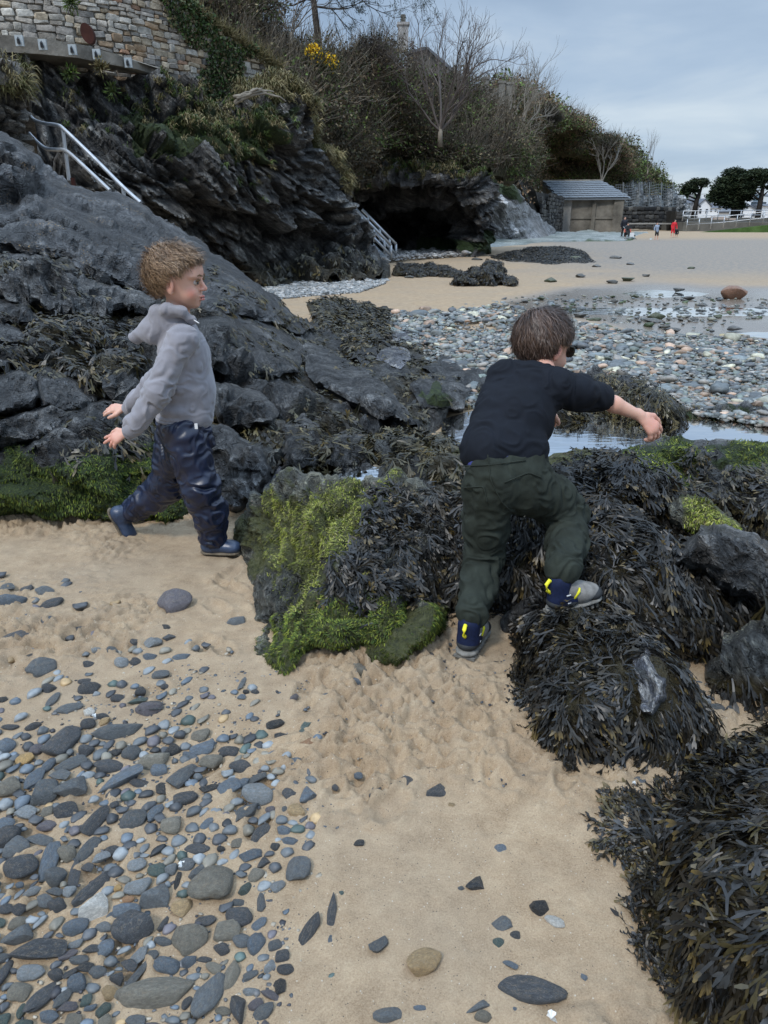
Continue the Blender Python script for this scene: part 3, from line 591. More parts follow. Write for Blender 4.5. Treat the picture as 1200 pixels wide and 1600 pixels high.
def rubble(parent, at, slen, zlo, zhi, cw, chh, cols, seed, limit=300, depth=.07, keep=None, prefer=None, skew=0):
    rs = np.random.default_rng(seed); z = 0; items = []
    H = zhi-zlo
    while z < H:
        h_ = rs.uniform(*chh); s = -rs.uniform(0, cw[1])
        while s < slen:
            w_ = rs.uniform(*cw); hh = h_*rs.uniform(.8, 1.15)
            items.append((s+w_/2, zlo+z+h_/2+rs.normal(0, h_*.08), w_*.93, hh*.93)); s += w_
        z += h_*.97
    items = [t for t in items if keep is None or keep(at(t[0], t[1])[0])]
    if prefer: items.sort(key=lambda t: prefer(at(t[0], t[1])[0]))
    rest = MB(); rc = []; n = 0
    for (s, zz_, w_, h_) in items:
        p, tx, nn = at(s, zz_); V, F = stone_block(rs, w_, h_, depth); ang = rs.normal(0, .06); c_, s_ = math.cos(ang), math.sin(ang)
        V = np.c_[V[:, 0]*c_-V[:, 2]*s_, V[:, 1], V[:, 0]*s_+V[:, 2]*c_]
        proud = rs.uniform(.02, .05)*depth/.07
        Wd = p+V[:, :1]*tx-(V[:, 1:2]-proud)*nn*1.0+V[:, 2:3]*np.array([0, 0, 1]); Wd = p+V[:, :1]*tx+(proud-V[:, 1:2])*nn+V[:, 2:3]*np.array([0, 0, 1])
        col = np.array(cols(p, rs))*rs.uniform(.75, 1.2)
        if n < limit:
            me = mesh('stone', Wd, F, True, 40); cattr(me, 'col', np.tile(col, (len(V), 1))); link('stone', me, M['wallstone'], parent)
        else: rest.add(Wd, F); rc.append(np.tile(col, (len(V), 1)))
        n += 1
    if rest.n:
        me = rest.mesh('stonework', True, 40); cattr(me, 'col', np.concatenate(rc)); link('stonework', me, M['wallstone'], parent, kind='stuff')
# upper rubble wall: line in plan from pixels
wl = [PD(-120, 55, 14.9), PD(0, 55, 15.0), PD(100, 70, 15.4), PD(210, 98, 16.2), PD(280, 122, 17.0), PD(340, 135, 17.9), PD(400, 130, 18.8), PD(450, 118, 19.8)]
wl = np.array(wl); wl2 = wl[:, :2]; Ls = np.concatenate([[0], np.cumsum(np.linalg.norm(np.diff(wl2, axis=0), axis=1))])
def wat(s, z):
    x = np.interp(s, Ls, wl2[:, 0]); y = np.interp(s, Ls, wl2[:, 1]); x2 = np.interp(s+.1, Ls, wl2[:, 0]); y2 = np.interp(s+.1, Ls, wl2[:, 1])
    if s+.1 > Ls[-1]: x2, y2 = x+.07, y+.07
    t = unit(np.array([x2-x, y2-y, 0])); nn = np.array([t[1], -t[0], 0]); return np.array([x, y+.08*(z-3.5), z]), t, nn
WT = [(-200, -500), (240, -500), (262, -10), (290, 20), (330, 45), (380, 75), (440, 112), (446, 150), (300, 160), (200, 125), (-200, 95)]
def wkeep(p): a, b = pix(p); return inside(WT, np.array([a]), np.array([b]))[0]
def wcol(p, rs):
    a, b = pix(p); w8 = np.array([5, 4, 3, 2, 1, .8, .35, 4, 1.2, 1]) if a < 230 and b < 60 else np.array([2, 3, 2, 2, 3, 3.2, 2, 1, 1, 2.5]); return STONEC[rs.choice(10, p=w8/w8.sum())]
wall = empty('rubble_wall', wl[3], 'tall rubble stone wall above the concrete ledge and the cliff', 'wall')
# backing mortar
k = 60; Vb = []; sv = np.linspace(0, Ls[-1], k); zlo, zhi = 2.95, 5.6
for s in sv:
    top = zhi
    for z in np.linspace(zhi, zlo, 60):
        if wkeep(wat(s, z)[0]): top = z; break
    else: top = zlo+.3
    for z in (zlo-.4, top):
        p, t, nn = wat(s, z); Vb += [p-nn*.02, p-nn*.6]
F = []
for i_ in range(k-1):
    a_ = i_*4; b_ = a_+4; F += [(a_, b_, b_+2, a_+2), (a_+2, b_+2, b_+3, a_+3), (a_+1, a_+3, b_+3, b_+1)]
link('mortar_core', mesh('mortar_core', Vb, F, True), M['mortar'], wall)
rubble(wall, wat, Ls[-1], 3.0, 5.5, (.10, .33), (.065, .14), wcol, 3, keep=wkeep, prefer=lambda p: (0 if (pix(p)[1] > -12 and pix(p)[0] > -12) else 1, -pix(p)[0]*0-pix(p)[1]*0-0+np.random.rand()), depth=.075)
# concrete ledge with cleats
lg = empty('concrete_ledge', PD(100, 85, 14.6), 'overhanging concrete ledge below the rubble wall with small square plates', 'ledge')
lp = [(-120, 44, 75, 14.0), (0, 54, 81, 14.1), (60, 59, 84, 14.3), (120, 68, 90, 14.6), (180, 84, 102, 15.1), (214, 96, 108, 15.6), (226, 103, 112, 16.0)]
V = []; F = []
for (a_, t_, b_, D_) in lp:
    T_, B_ = PD(a_, t_, D_), PD(a_, b_, D_); V += [T_, B_, B_+[0.4, 1.3, 0], T_+[.4, 1.3, 0]]
for i_ in range(len(lp)-1):
    a_ = i_*4; F += [(a_+q, a_+(q+1) % 4, a_+4+(q+1) % 4, a_+4+q) for q in range(4)]
F += [(3, 2, 1, 0), tuple(len(V)-4+q for q in range(4))]
V = np.array(V); link('beam', mesh('beam', V, F, False), M['conc'], lg)
for a_, b_, D_ in ((33, 65, 14.15), (69, 71, 14.28), (115.5, 79, 14.5), (153, 86, 14.82), (202, 99, 15.35)):
    p = PD(a_, b_, D_)+np.array([0, -.06, 0]); mb = MB(); mb.box(p, (.13, .04, .155)); pl = mb.obj('plate', M['paint_grey'], lg)
    mb = MB(); mb.tube([p+[0, -.03, -.045], p+[0, -.05, .02], p+[0, -.035, .05]], [.028, .02, .006], 6); mb.obj('cleat', M['blackm'], pl, world=False)
for ob in [x for x in bpy.data.objects if x.name.startswith('cleat')]: ob.data.transform(Matrix.Translation(-ob.parent.parent.location))
p = PD(136, 52, 15.2); th = np.linspace(0, 2*math.pi, 25)[:-1]; mb = MB(); mb.prism([p+np.array([.115*math.cos(t), 0, .155*math.sin(t)-.04*math.cos(t)]) for t in th], (0, .1, 0)); mb.obj('outfall_disc', M['rust'], base=p, label='round rusty iron disc fixed to the rubble wall', cat='disc')
# diagonal dark retaining wall left of the boathouse, wall right of it
def simplewall(name, quad, th, lab, seed, cw, chh, cols, core, n_lim=160):
    """quad: bottom-left, bottom-right, top-right, top-left (world)"""
    q = [np.array(c) for c in quad]; o = empty(name, (q[0]+q[1])/2, lab, 'wall'); t = unit((q[1]-q[0])*[1, 1, 0]); nn = np.array([t[1], -t[0], 0])
    mb = MB(); mb.prism([c-nn*.05 for c in q], -nn*th); mb.obj('mortar_core', core, o)
    sl = np.linalg.norm((q[1]-q[0])[:2]); at = lambda s, z: (q[0]*[1, 1, 0]+t*s+[0, 0, z], t, nn); s_ = lambda p: ((p-q[0])*t).sum()
    P2 = [(s_(c), c[2]) for c in q]
    rubble(o, at, sl, min(c[2] for c in q), max(c[2] for c in q), cw, chh, cols, seed, n_lim, .14, keep=lambda p: inside(P2, np.array([s_(p)]), np.array([p[2]]))[0]); return o
dk = [(.045, .043, .04), (.07, .066, .06), (.10, .095, .085), (.03, .03, .03)]
dcol = lambda p, rs: dk[rs.integers(4)]
mdark = plain('dark_mortar', (.04, .038, .034), .9, .1, 1, .4, 8, .6, .05)
simplewall('retaining_wall', [PD(855, 364, 66), PD(877, 364, 79), PD(877, 306, 79), PD(838, 300, 60)], 1, 'dark rubble retaining wall against the left side of the boathouse', 5, (.35, .9), (.22, .4), dcol, mdark)
simplewall('sloping_wall', [PD(845, 352, 62), PD(866, 362, 67), PD(842, 305, 62), PD(790, 240, 56)], 1.2, 'dark sloping stone wall running down the cliff to the boathouse', 6, (.35, .9), (.22, .4), dcol, mdark)
simplewall('sea_wall', [PD(968, 358, 92), PD(1058, 357, 96), PD(1057, 323, 96), PD(968, 323, 92)], 1.5, 'dark rubble sea wall between the boathouse and the slipway', 7, (.5, 1.3), (.3, .55), dcol, mdark, 220)
mb = MB(); wbox(mb, 968, 1058, 350.5, 348.5, 91.4, .6); mb.obj('drain_pipe', M['concpale'], base=PD(1010, 350, 91.4), label='pale horizontal pipe along the foot of the sea wall', cat='pipe')
simplewall('end_pier', [PD(1056, 364, 90), PD(1068, 364, 90), PD(1068, 332, 90), PD(1056, 330, 90)], 3, 'short stone pier end between the sea wall and the slipway', 9, (.5, 1.0), (.3, .5), dcol, mdark, 60)
# netting on the far cliff
nm_ = plain('rock_netting', (.17, .19, .20), .6, .3)
net = empty('rockfall_netting', PD(1010, 320, 99), 'grey rockfall netting hung on posts over the far cliff', 'netting')
mb = MB()
hp = lambda a, b: PD(a, b, 108+(a-960)*.07)
for a_ in np.arange(962, 1062, 3.5): mb.tube([hp(a_, 283+abs(a_-1005)*.12), hp(a_+1.5, 302), hp(a_+1, 324)], .035, 3, False)
for b_ in np.arange(290, 325, 4): mb.tube([hp(a_, b_+1.5*math.sin(a_*.2)) for a_ in np.arange(962, 1062, 8)], .03, 3, False)
mb.obj('net', nm_, net)
for a_ in (972, 997, 1013, 1032, 1050): mb = MB(); mb.tube([hp(a_, 324)-[0, .3, 0], hp(a_+1, 285)-[0, .3, 0]], .08, 5); mb.obj('post', nm_, net)
# house above the cliff, chimney, balustrade
o = empty('cliff_top_house', PD(680, 100, 36), 'grey roofed house half hidden behind the bare tree on the cliff top', 'house')
mb = MB(); q = [PD(636, 82, 36), PD(665, 76, 36), PD(712, 116, 36), PD(700, 150, 36), PD(636, 150, 36)]; mb.prism(q, (.5, 5, 0)); mb.obj('wall', plain('house_wall', (.13, .125, .115), .8, .2, 1), o)
mb = MB(); mb.prism([PD(664, 73, 35.8), PD(669, 73, 35.8), PD(716, 114, 35.8), PD(712, 117, 35.8)], (.5, 5.3, 0)); mb.prism([PD(633, 81, 35.8), PD(664, 73, 35.8), PD(665, 77, 35.8), PD(634, 85, 35.8)], (.5, 5.3, 0)); mb.obj('roof', rG, o)
c = PD(630, 60, 36.5); mb = MB(); mb.box(c, (.42, .42, .95)); mb.box(c+[0, 0, .5], (.52, .52, .1)); ch = mb.obj('chimney', plain('pale_chimney', (.36, .35, .34), .8, .2, 2), o)
mb = MB(); mb.tube([c+[0, 0, .5], c+[0, 0, .85]], .1, 8); mb.obj('chimney_pot', M['conc'], o)
bl = empty('balustrade', PD(780, 150, 50), 'grey balustrade with square posts on the cliff top', 'balustrade'); bl_m = plain('balustrade_stone', (.17, .165, .15), .85, .2, 1)
for a_, b_ in ((759, 131), (784, 137), (796, 139)): p = PD(a_, b_, 50); mb = MB(); mb.box(p-[0, 0, .5], (.34, .34, 1.5)); mb.box(p+[0, 0, .28], (.44, .44, .12)); mb.obj('post', bl_m, bl)
mb = MB(); mb.prism([PD(759, 137, 50), PD(784, 138, 50), PD(797, 143, 50), PD(797, 160, 50), PD(759, 156, 50)], (0, .3, 0)); mb.obj('panel', bl_m, bl)
# ================================================================ handrails and stairs
def hand(lab, paths, posts, r):
    o = empty('handrail', PD(*posts[0][1]), lab, 'handrail')
    for pth in paths:
        P = np.array([PD(*c) for c in pth]); mb = MB()
        if len(P) > 3:                                             # smooth bends
            Q = []; 
            for i_ in range(len(P)-1):
                p0, p1, p2, p3 = P[max(i_-1, 0)], P[i_], P[i_+1], P[min(i_+2, len(P)-1)]
                for t in np.linspace(0, 1, 5)[:-1]: Q.append(.5*((2*p1)+(-p0+p2)*t+(2*p0-5*p1+4*p2-p3)*t*t+(-p0+3*p1-3*p2+p3)*t**3))
            P = np.array(Q+[P[-1]])
        mb.tube(P, r, 10); mb.obj('rail', M['galv'], o, smooth=True, sharp=60)
    for a_, b_ in posts: mb = MB(); mb.tube([PD(*a_), PD(*b_)], r, 10); mb.obj('post', M['galv'], o, smooth=True, sharp=60)
    return o
hand('bent galvanised handrail above the dark slab on the left', [[(46, 179, 10.9), (54, 188, 10.9), (70, 193, 10.8), (90, 196, 10.7), (102, 204, 10.6), (150, 250, 10.3), (192, 292, 10.0), (220, 317, 9.8)], [(45, 208, 10.9), (58, 222, 10.85), (72, 232, 10.8), (90, 234, 10.7), (105, 237, 10.6), (140, 268, 10.35), (172, 298, 10.1)]],
     [((98, 202, 10.65), (108, 282, 10.65)), ((192, 292, 10), (194, 310, 10))], .024)
mb = MB(); mb.tube([PD(113, 278, 10.6), PD(116, 292, 10.6)], .03, 8); mb.obj('mooring_post', M['rust'], base=PD(116, 292, 10.6), label='short rusty post beside the handrail foot', cat='post')
st = empty('steel_stairs', PD(600, 416, 26), 'steel staircase with grey railings at the mouth of the cave', 'stairs')
for off in (0, .9):
    for pth in ([(556, 327, 26), (611, 383, 26)], [(573, 360, 26), (611, 399, 26)]):
        mb = MB(); mb.tube([PD(*c)+[off*.2, off, 0] for c in pth], .045, 8); mb.obj('rail', M['galv'], st, smooth=True)
    for a_, b0, b1 in ((566, 337, 352), (585, 357, 374), (601, 373, 392), (611, 383, 400)):
        mb = MB(); mb.tube([PD(a_, b0, 26)+[off*.2, off, 0], PD(a_, b1+4, 26)+[off*.2, off, 0]], .04, 8); mb.obj('post', M['galv'], st, smooth=True)
    mb = MB(); mb.prism([PD(574, 381, 26)+[off*.2, off, 0], PD(605, 415, 26)+[off*.2, off, 0], PD(606, 421, 26)+[off*.2, off, 0], PD(574, 388, 26)+[off*.2, off, 0]], (.01, .06, 0)); mb.obj('stringer', M['paint_grey'], st)
for k_ in range(7):
    t = (k_+.5)/7; p = PD(574+31*t, 383+34*t, 26)+np.array([.09, .48, 0]); mb = MB(); mb.box(p, (.26, .86, .04)); mb.obj('tread', M['galv'], st)
# ================================================================ reef: one depth field for the left and middle rocks
g_ = lambda a, b: G(a, b)
FC = [g_(-60, 815), (-60, 700, 3.45), (-60, 600, 4.0), (-60, 500, 4.9), (-60, 400, 6.2), (-60, 300, 8), (-60, 200, 9.8), g_(60, 815), (40, 230, 9.6), (100, 700, 3.6), (100, 600, 4.3), (100, 500, 5.3), (100, 400, 6.5), (100, 300, 8.7), (100, 270, 9.6),
      g_(240, 815), (240, 700, 3.8), (240, 600, 4.5), (240, 500, 5.7), (240, 400, 7.9), (240, 330, 9.6), g_(350, 825), (350, 700, 3.9), (350, 650, 4.25), (350, 600, 4.8), (350, 500, 6), (350, 430, 8), (350, 405, 9.3),
      Z(450, 745, .13), Z(450, 700, .19), Z(450, 600, .28), Z(450, 530, .33), (470, 490, 9.2), (430, 450, 9.4), Z(600, 745, .13), Z(600, 700, .12), Z(600, 620, .19), Z(600, 560, .15), Z(600, 520, .08), Z(720, 760, .12), Z(700, 690, .08), Z(700, 600, .1), Z(720, 540, .03), Z(540, 490, .12), Z(620, 490, 0.02)]
_f = rbf([c[:2] for c in FC], [math.log(c[2]) for c in FC])
REEF = lambda x, y: np.exp(_f(x, y))
R = {}
wm = lambda *polys, **k: pmask(list(polys), **k)
ALL = [(-200, 0), (1400, 0), (1400, 1700), (-200, 1700)]
def shelf():
    c = [(-80, 835), (-80, 398), (20, 400), (100, 412), (200, 452), (300, 482), (380, 496), (450, 520), (500, 500), (520, 475), (580, 478), (640, 500), (720, 520), (735, 545), (720, 590), (700, 640), (700, 700), (740, 745), (740, 790), (640, 790), (520, 770), (440, 780), (385, 812), (330, 835), (150, 828)]
    return patch('rock_shelf', [(a, b, 1) for a, b in c], res=4.6, amp=.14, sc=.34, st=.2, seed=31, field=REEF, off=.16, back=.6, mat=M['slate'], kind='structure',
        masks={'weed': lambda X, Y, P: np.clip(fbm(P*2.3, 3, 77)*2.5+.35, 0, .8)*(Y > 380), 'moss': wm([(-90, 720), (90, 720), (240, 730), (240, 840), (-90, 840)], amt=14)})
R['shelf'] = shelf()
def rock(key, poly, lab, mat='slate', bulge=.10, bk=14, amp=.125, sc=.36, res=3.8, off=0, cat='rock', name='boulder', masks=None, field=REEF, seed=None, back=.35, ns=NS, **kw):
    R[key] = patch(name, [(a, b, 1) for a, b in poly] if field is not None else poly, res=res, bulge=bulge, bk=bk, amp=amp, sc=sc, ns=ns, seed=seed if seed is not None else len(R)*7+40, field=field, off=off, back=back, mat=M[mat], label=lab, cat=cat, masks=masks, **kw)
    return R[key]
NSL = unit([.50, -.42, .75])
rock('slab', [(-60, 200), (10, 215), (60, 250), (110, 285), (170, 300), (230, 322), (300, 368), (380, 424), (440, 466), (488, 512), (470, 522), (430, 508), (380, 490), (330, 492), (280, 470), (200, 445), (150, 440), (100, 405), (0, 398), (-60, 400)], 'huge smooth dark slab sloping down from the handrail towards the pebble bank', 'slabo', bulge=.28, bk=22, amp=.20, sc=.85, amp2=.05, st=.3, sm=2, res=3.8, off=-.05, ns=NSL, back=1.2)
rock('crag', [(-60, 90, 10.5), (0, 103, 10.6), (28, 112, 10.7), (42, 140, 10.8), (45, 185, 10.8), (42, 240, 10.4), (0, 226, 10.2), (-60, 200, 10)], 'brownish upright crag above the slab at the left edge', 'brownrock', bulge=.25, amp=.2, sc=.5, field=None, back=1.5)
rock('a1', [(-50, 392), (20, 392), (50, 395), (85, 412), (118, 430), (130, 447), (90, 462), (55, 470), (-50, 474)], 'broad dark rock ledge below the slab at the left edge', 'slate2', bulge=.22)
rock('a2', [(42, 470), (58, 450), (90, 444), (130, 437), (175, 445), (205, 448), (245, 472), (235, 493), (190, 482), (150, 496), (80, 492)], 'long angular grey rock just left of the walking boy\'s hood', 'slate2', bulge=.22)
rock('a3', [(-50, 462), (10, 467), (40, 474), (70, 500), (50, 514), (-50, 500)], 'narrow dark wedge of rock under the left ledge', 'slate', bulge=.16)
rock('a4', [(-50, 495), (0, 498), (50, 512), (78, 532), (30, 542), (-50, 537)], 'smooth pale grey slab at the left edge of the reef', 'slab', bulge=.14, amp=.04)
rock('a5', [(38, 548), (45, 520), (62, 503), (110, 492), (152, 498), (200, 518), (222, 555), (212, 602), (150, 602), (100, 584), (50, 566)], 'rock hung with brown weed behind the walking boy\'s back', 'slate', bulge=.3, amp=.09, masks={'weed': wm([(60, 520), (150, 515), (220, 560), (210, 605), (90, 590)])})
rock('a6', [(-50, 538), (28, 534), (62, 556), (68, 576), (30, 582), (-50, 580)], 'low dark rock with weed on its top at the left edge', 'slate', bulge=.16)
rock('a7', [(-50, 578), (0, 580), (30, 574), (62, 590), (70, 622), (50, 642), (-50, 660)], 'rounded dark boulder at the left edge behind the mossy rock', 'slate2', bulge=.22, amp=.05)
rock('a8', [(50, 580), (75, 572), (110, 588), (157, 622), (140, 642), (100, 652), (64, 636)], 'pointed grey boulder sloping down right in the left reef', 'slab', bulge=.2, amp=.05)
rock('a9', [(153, 597), (168, 583), (212, 580), (222, 600), (205, 624), (166, 621)], 'small square dark block beside the walking boy\'s hip', 'slate', bulge=.16)
rock('a10', [(-50, 665), (10, 652), (80, 635), (104, 648), (95, 672), (40, 692), (-50, 704)], 'flat topped grey rock above the mossy base at left', 'slate2', bulge=.18)
MOSSL = [(-90, 708), (20, 700), (60, 715), (110, 735), (150, 715), (190, 700), (245, 690), (280, 720), (300, 790), (250, 850), (-90, 850)]
rock('a11', [(-60, 705), (40, 690), (85, 655), (120, 640), (160, 622), (190, 628), (218, 650), (250, 690), (285, 740), (300, 790), (290, 825), (240, 822), (150, 818), (0, 817), (-60, 818)], 'long dark rock with deep green moss at the sand edge behind the walking boy', 'slate', bulge=.24, bk=22, amp=.07, sc=.4, masks={'moss': wm(MOSSL, amt=12, seed=5)})
rock('b1', [(305, 500), (350, 488), (400, 500), (440, 512), (474, 528), (480, 545), (470, 582), (420, 592), (360, 586), (325, 580), (310, 540)], 'large dark grey boulder in front of the walking boy\'s chest', 'slate2', bulge=.32, bk=20, amp=.07, sc=.45)
rock('b2', [(472, 535), (500, 540), (545, 562), (600, 600), (640, 640), (668, 672), (640, 664), (600, 658), (555, 632), (520, 612), (482, 588)], 'long diagonal grey rock running down to the rock pool', 'slate2', bulge=.22, bk=16, amp=.07)
rock('b3', [(325, 602), (370, 598), (410, 615), (438, 645), (430, 664), (395, 668), (340, 652)], 'mid grey rock facet at the walking boy\'s waist', 'slate2', bulge=.18)
rock('b4', [(318, 664), (345, 662), (370, 675), (405, 700), (430, 735), (405, 782), (372, 800), (340, 790), (325, 730)], 'smooth grey boulder in front of the walking boy\'s thigh', 'slab', bulge=.24, bk=20, amp=.06, back=.25)
rock('b5', [(438, 735), (442, 665), (470, 650), (500, 668), (512, 700), (495, 736)], 'upright dark rock at the left end of the small pool', 'slate', bulge=.2)
rock('b6', [(500, 732), (508, 690), (540, 674), (572, 678), (580, 732), (540, 738)], 'dark squat rock behind the small pool', 'slate', bulge=.18)
rock('b7', [(580, 690), (610, 674), (650, 678), (700, 688), (722, 712), (720, 745), (660, 752), (600, 740)], 'weed draped rock between the small pool and the crouching boy', 'barn', bulge=.24, masks={'weed': wm([(620, 690), (720, 690), (720, 750), (600, 740)])})
rock('b8', [(405, 768), (432, 728), (460, 734), (440, 764), (420, 782)], 'small pale wedge stone above the mossy boulder', 'purple', bulge=.06, amp=.03)
rock('b9', [(640, 600), (670, 585), (710, 590), (735, 610), (720, 640), (660, 640)], 'dark rock with green patches left of the rock pool', 'slate2', bulge=.2, masks={'moss': wm([(660, 612), (700, 612), (690, 632), (660, 632)], amt=20)})
rock('b10', [(660, 575), (690, 556), (745, 560), (790, 570), (800, 600), (760, 615), (700, 602)], 'low dark rock behind the bending boy\'s back', 'slate', bulge=.18, off=-.1)
rock('b11', [(585, 560), (598, 540), (635, 542), (645, 560), (625, 576)], 'pale rounded cobble boulder in the middle of the reef', 'purple', bulge=.14, amp=.03)
rock('b12', [(600, 520), (622, 508), (648, 512), (652, 528), (618, 534)], 'small pale boulder at the edge of the cobbles', 'purple', bulge=.12, amp=.03)
rock('b13', [(545, 560), (560, 535), (595, 530), (590, 556), (570, 572)], 'weedy dark boulder left of the pale cobble boulder', 'slate', bulge=.16)
rock('b14', [(345, 705), (380, 690), (440, 690), (445, 730), (430, 745)], 'flat barnacled yellowish rock behind the walking boy\'s knee', 'barn', bulge=.08)
rock('b15', [(480, 470), (530, 466), (580, 480), (625, 502), (600, 520), (560, 526), (500, 510)], 'weed covered rocky hump at the end of the slab', 'slate', bulge=.35, amp=.1, masks={'weed': wm(ALL)})
rock('b16', [(520, 520), (560, 510), (610, 522), (600, 545), (545, 545)], 'second weedy hump beside the cobbles', 'slate', bulge=.25, amp=.1, masks={'weed': wm(ALL)})
# big algae-covered boulder in front
def own(pts): return pts
rock('c1', [Z(372, 842, .0), Z(385, 790, .16), Z(412, 764, .24), Z(455, 738, .31), Z(530, 740, .31), Z(600, 752, .30), Z(622, 745, .33), Z(650, 762, .31), Z(690, 790, .26), Z(722, 850, .18), Z(725, 900, .08), G(705, 960), G(690, 990), G(640, 1012), G(600, 1034), G(560, 1030), G(500, 1045), G(440, 1085), G(412, 1080), G(400, 1010), G(392, 960), G(382, 900)],
     'big boulder covered in bright green algae with a dark beard of seaweed', 'mossrock', bulge=.05, bk=30, amp=.07, sc=.30, res=3.6, field=None, seed=301, back=.25,
     inner=[Z(520, 820, .27), Z(450, 850, .16), Z(600, 850, .24), Z(430, 940, .10), Z(500, 950, .10), Z(560, 960, .08), Z(640, 940, .13), Z(450, 1010, .07), Z(540, 985, .10), Z(620, 980, .10), Z(660, 850, .21)],
     masks={'moss': wm([(420, 775), (560, 755), (600, 760), (620, 800), (540, 870), (510, 940), (545, 945), (640, 925), (690, 960), (680, 1000), (600, 1040), (540, 1020), (440, 1080), (412, 1060), (440, 950), (455, 900), (400, 880), (390, 820)], soft=40, amt=24, ns=30, seed=8)})
# right hand rocks
rock('e1', [Z(690, 770, .28), Z(760, 790, .30), Z(800, 780, .34), Z(850, 742, .38), Z(895, 716, .40), Z(960, 718, .40), Z(1012, 742, .38), Z(1045, 790, .30), Z(1075, 850, .22), Z(1130, 895, .16), Z(1195, 925, .12), Z(1215, 970, .06), G(1150, 998), G(1070, 1012), G(1010, 1008), G(950, 990), G(880, 960), G(800, 960), G(700, 960), Z(690, 900, .1)],
     'broad rock mound buried in dark seaweed under the bending boy', 'slate', bulge=.06, bk=30, amp=.09, sc=.35, res=4.2, field=None, seed=311, back=.3,
     inner=[Z(930, 800, .34), Z(950, 860, .27), Z(850, 870, .20), Z(1050, 930, .17), Z(960, 930, .16), Z(760, 870, .15), Z(740, 930, .05)], masks={'weed': wm(ALL, soft=6)})
rock('e2', [Z(815, 962, .09), Z(840, 945, .11), Z(880, 935, .13), Z(945, 955, .16), Z(1000, 1000, .18), Z(1065, 1062, .13), Z(1100, 1125, .06), G(1118, 1185), G(1060, 1222), G(960, 1206), G(885, 1208), G(850, 1180), G(822, 1130), G(832, 1060), G(808, 1010)],
     'low rock under a shaggy pile of dark seaweed where the boy steps', 'slate', bulge=.04, bk=30, amp=.06, sc=.3, res=4.2, field=None, seed=321, back=.2,
     inner=[Z(930, 1060, .17), Z(1000, 1120, .12), Z(900, 1130, .10), Z(870, 1020, .13)], masks={'weed': wm(ALL, soft=6)})
rock('e3', [Z(985, 1030, .20), Z(1010, 1022, .21), Z(1042, 1060, .18), Z(1044, 1090, .15), Z(1020, 1118, .12), Z(1002, 1112, .12)], 'bare purplish grey rock face showing through the low seaweed pile', 'purple', bulge=.075, bk=10, amp=.014, sc=.3, field=None, back=.15, res=3.6)
rock('e4', [G(960, 1340), G(960, 1285), Z(1010, 1250, .02), Z(1080, 1222, .03), Z(1150, 1175, .04), Z(1210, 1150, .05), Z(1290, 1180, .06), Z(1300, 1640, .08), G(1170, 1640), G(1090, 1590), G(1050, 1520), G(1020, 1450), G(1045, 1370)],
     'low rock hidden under the seaweed heap in the bottom right corner', 'slate', bulge=.03, bk=40, amp=.04, sc=.25, res=5, field=None, seed=331, back=.15, inner=[Z(1150, 1300, .15), Z(1180, 1450, .17), Z(1100, 1380, .10), Z(1220, 1580, .15)], masks={'weed': wm(ALL, soft=6)})
rock('e5', [Z(1052, 875, .30), Z(1065, 852, .34), Z(1092, 838, .37), Z(1130, 830, .38), Z(1180, 840, .37), Z(1220, 860, .33), Z(1225, 930, .2), Z(1180, 938, .18), Z(1140, 930, .19), Z(1100, 905, .23)], 'bare dark veined boulder among the weed at the right edge', 'slate2', bulge=.09, bk=16, amp=.05, sc=.3, field=None, back=.3, res=3.6)
rock('e6', [Z(1036, 810, .30), Z(1042, 790, .35), Z(1058, 769, .39), Z(1092, 775, .38), Z(1130, 804, .32), Z(1150, 830, .27), Z(1100, 842, .24), Z(1062, 840, .25)], 'small boulder topped with bright green algae at right', 'mossrock', bulge=.07, bk=14, amp=.04, field=None, back=.25, res=3.6, masks={'moss': wm([(1070, 770), (1100, 770), (1160, 835), (1070, 845)], amt=6, soft=16)})
rock('e7', [G(1098, 1048), Z(1125, 1020, .1), Z(1165, 995, .16), Z(1215, 975, .2), Z(1230, 1060, .12), G(1225, 1110), G(1160, 1106), G(1105, 1075)], 'barnacled olive rock at the right edge above the small sand patch', 'barn', bulge=.05, amp=.05, field=None, back=.3, res=3.8, masks={'weed': wm([(1110, 1060), (1220, 1060), (1220, 1120), (1110, 1110)])})
rock('e8', [Z(955, 720, .20), Z(975, 700, .24), Z(1010, 690, .28), Z(1060, 684, .30), Z(1120, 682, .30), Z(1160, 686, .29), Z(1230, 694, .27), Z(1235, 790, .16), Z(1200, 806, .14), Z(1120, 790, .14), Z(1060, 780, .15), Z(1000, 752, .17)], 'wide rock with green moss and weed under the outstretched hand', 'slate2', bulge=.12, bk=18, amp=.07, field=None, back=.35, masks={'moss': wm([(975, 700), (1080, 690), (1090, 740), (1040, 770), (980, 730)], [(1100, 690), (1240, 690), (1240, 740), (1150, 735)], amt=12)})
rock('e9', [Z(855, 650, .05), Z(862, 620, .12), Z(885, 590, .2), Z(930, 578, .26), Z(985, 590, .24), Z(1030, 612, .17), Z(1062, 640, .06), Z(1050, 660, 0), Z(960, 648, 0), Z(900, 662, 0)], 'weed bearded rock on the far side of the rock pool', 'slate', bulge=.12, amp=.07, field=None, back=.5, masks={'weed': wm([(880, 610), (1060, 600), (1060, 660), (860, 660)])})
rock('e10', [Z(1050, 652, .02), Z(1075, 638, .05), Z(1130, 634, .07), Z(1190, 637, .08), Z(1240, 642, .08), Z(1240, 668, 0), Z(1160, 660, 0), Z(1090, 658, 0)], 'low green tinged rock rim at the right end of the rock pool', 'slate2', bulge=.06, amp=.04, field=None, back=.4, masks={'moss': wm([(1060, 645), (1240, 645), (1240, 690), (1060, 690)], amt=12)})
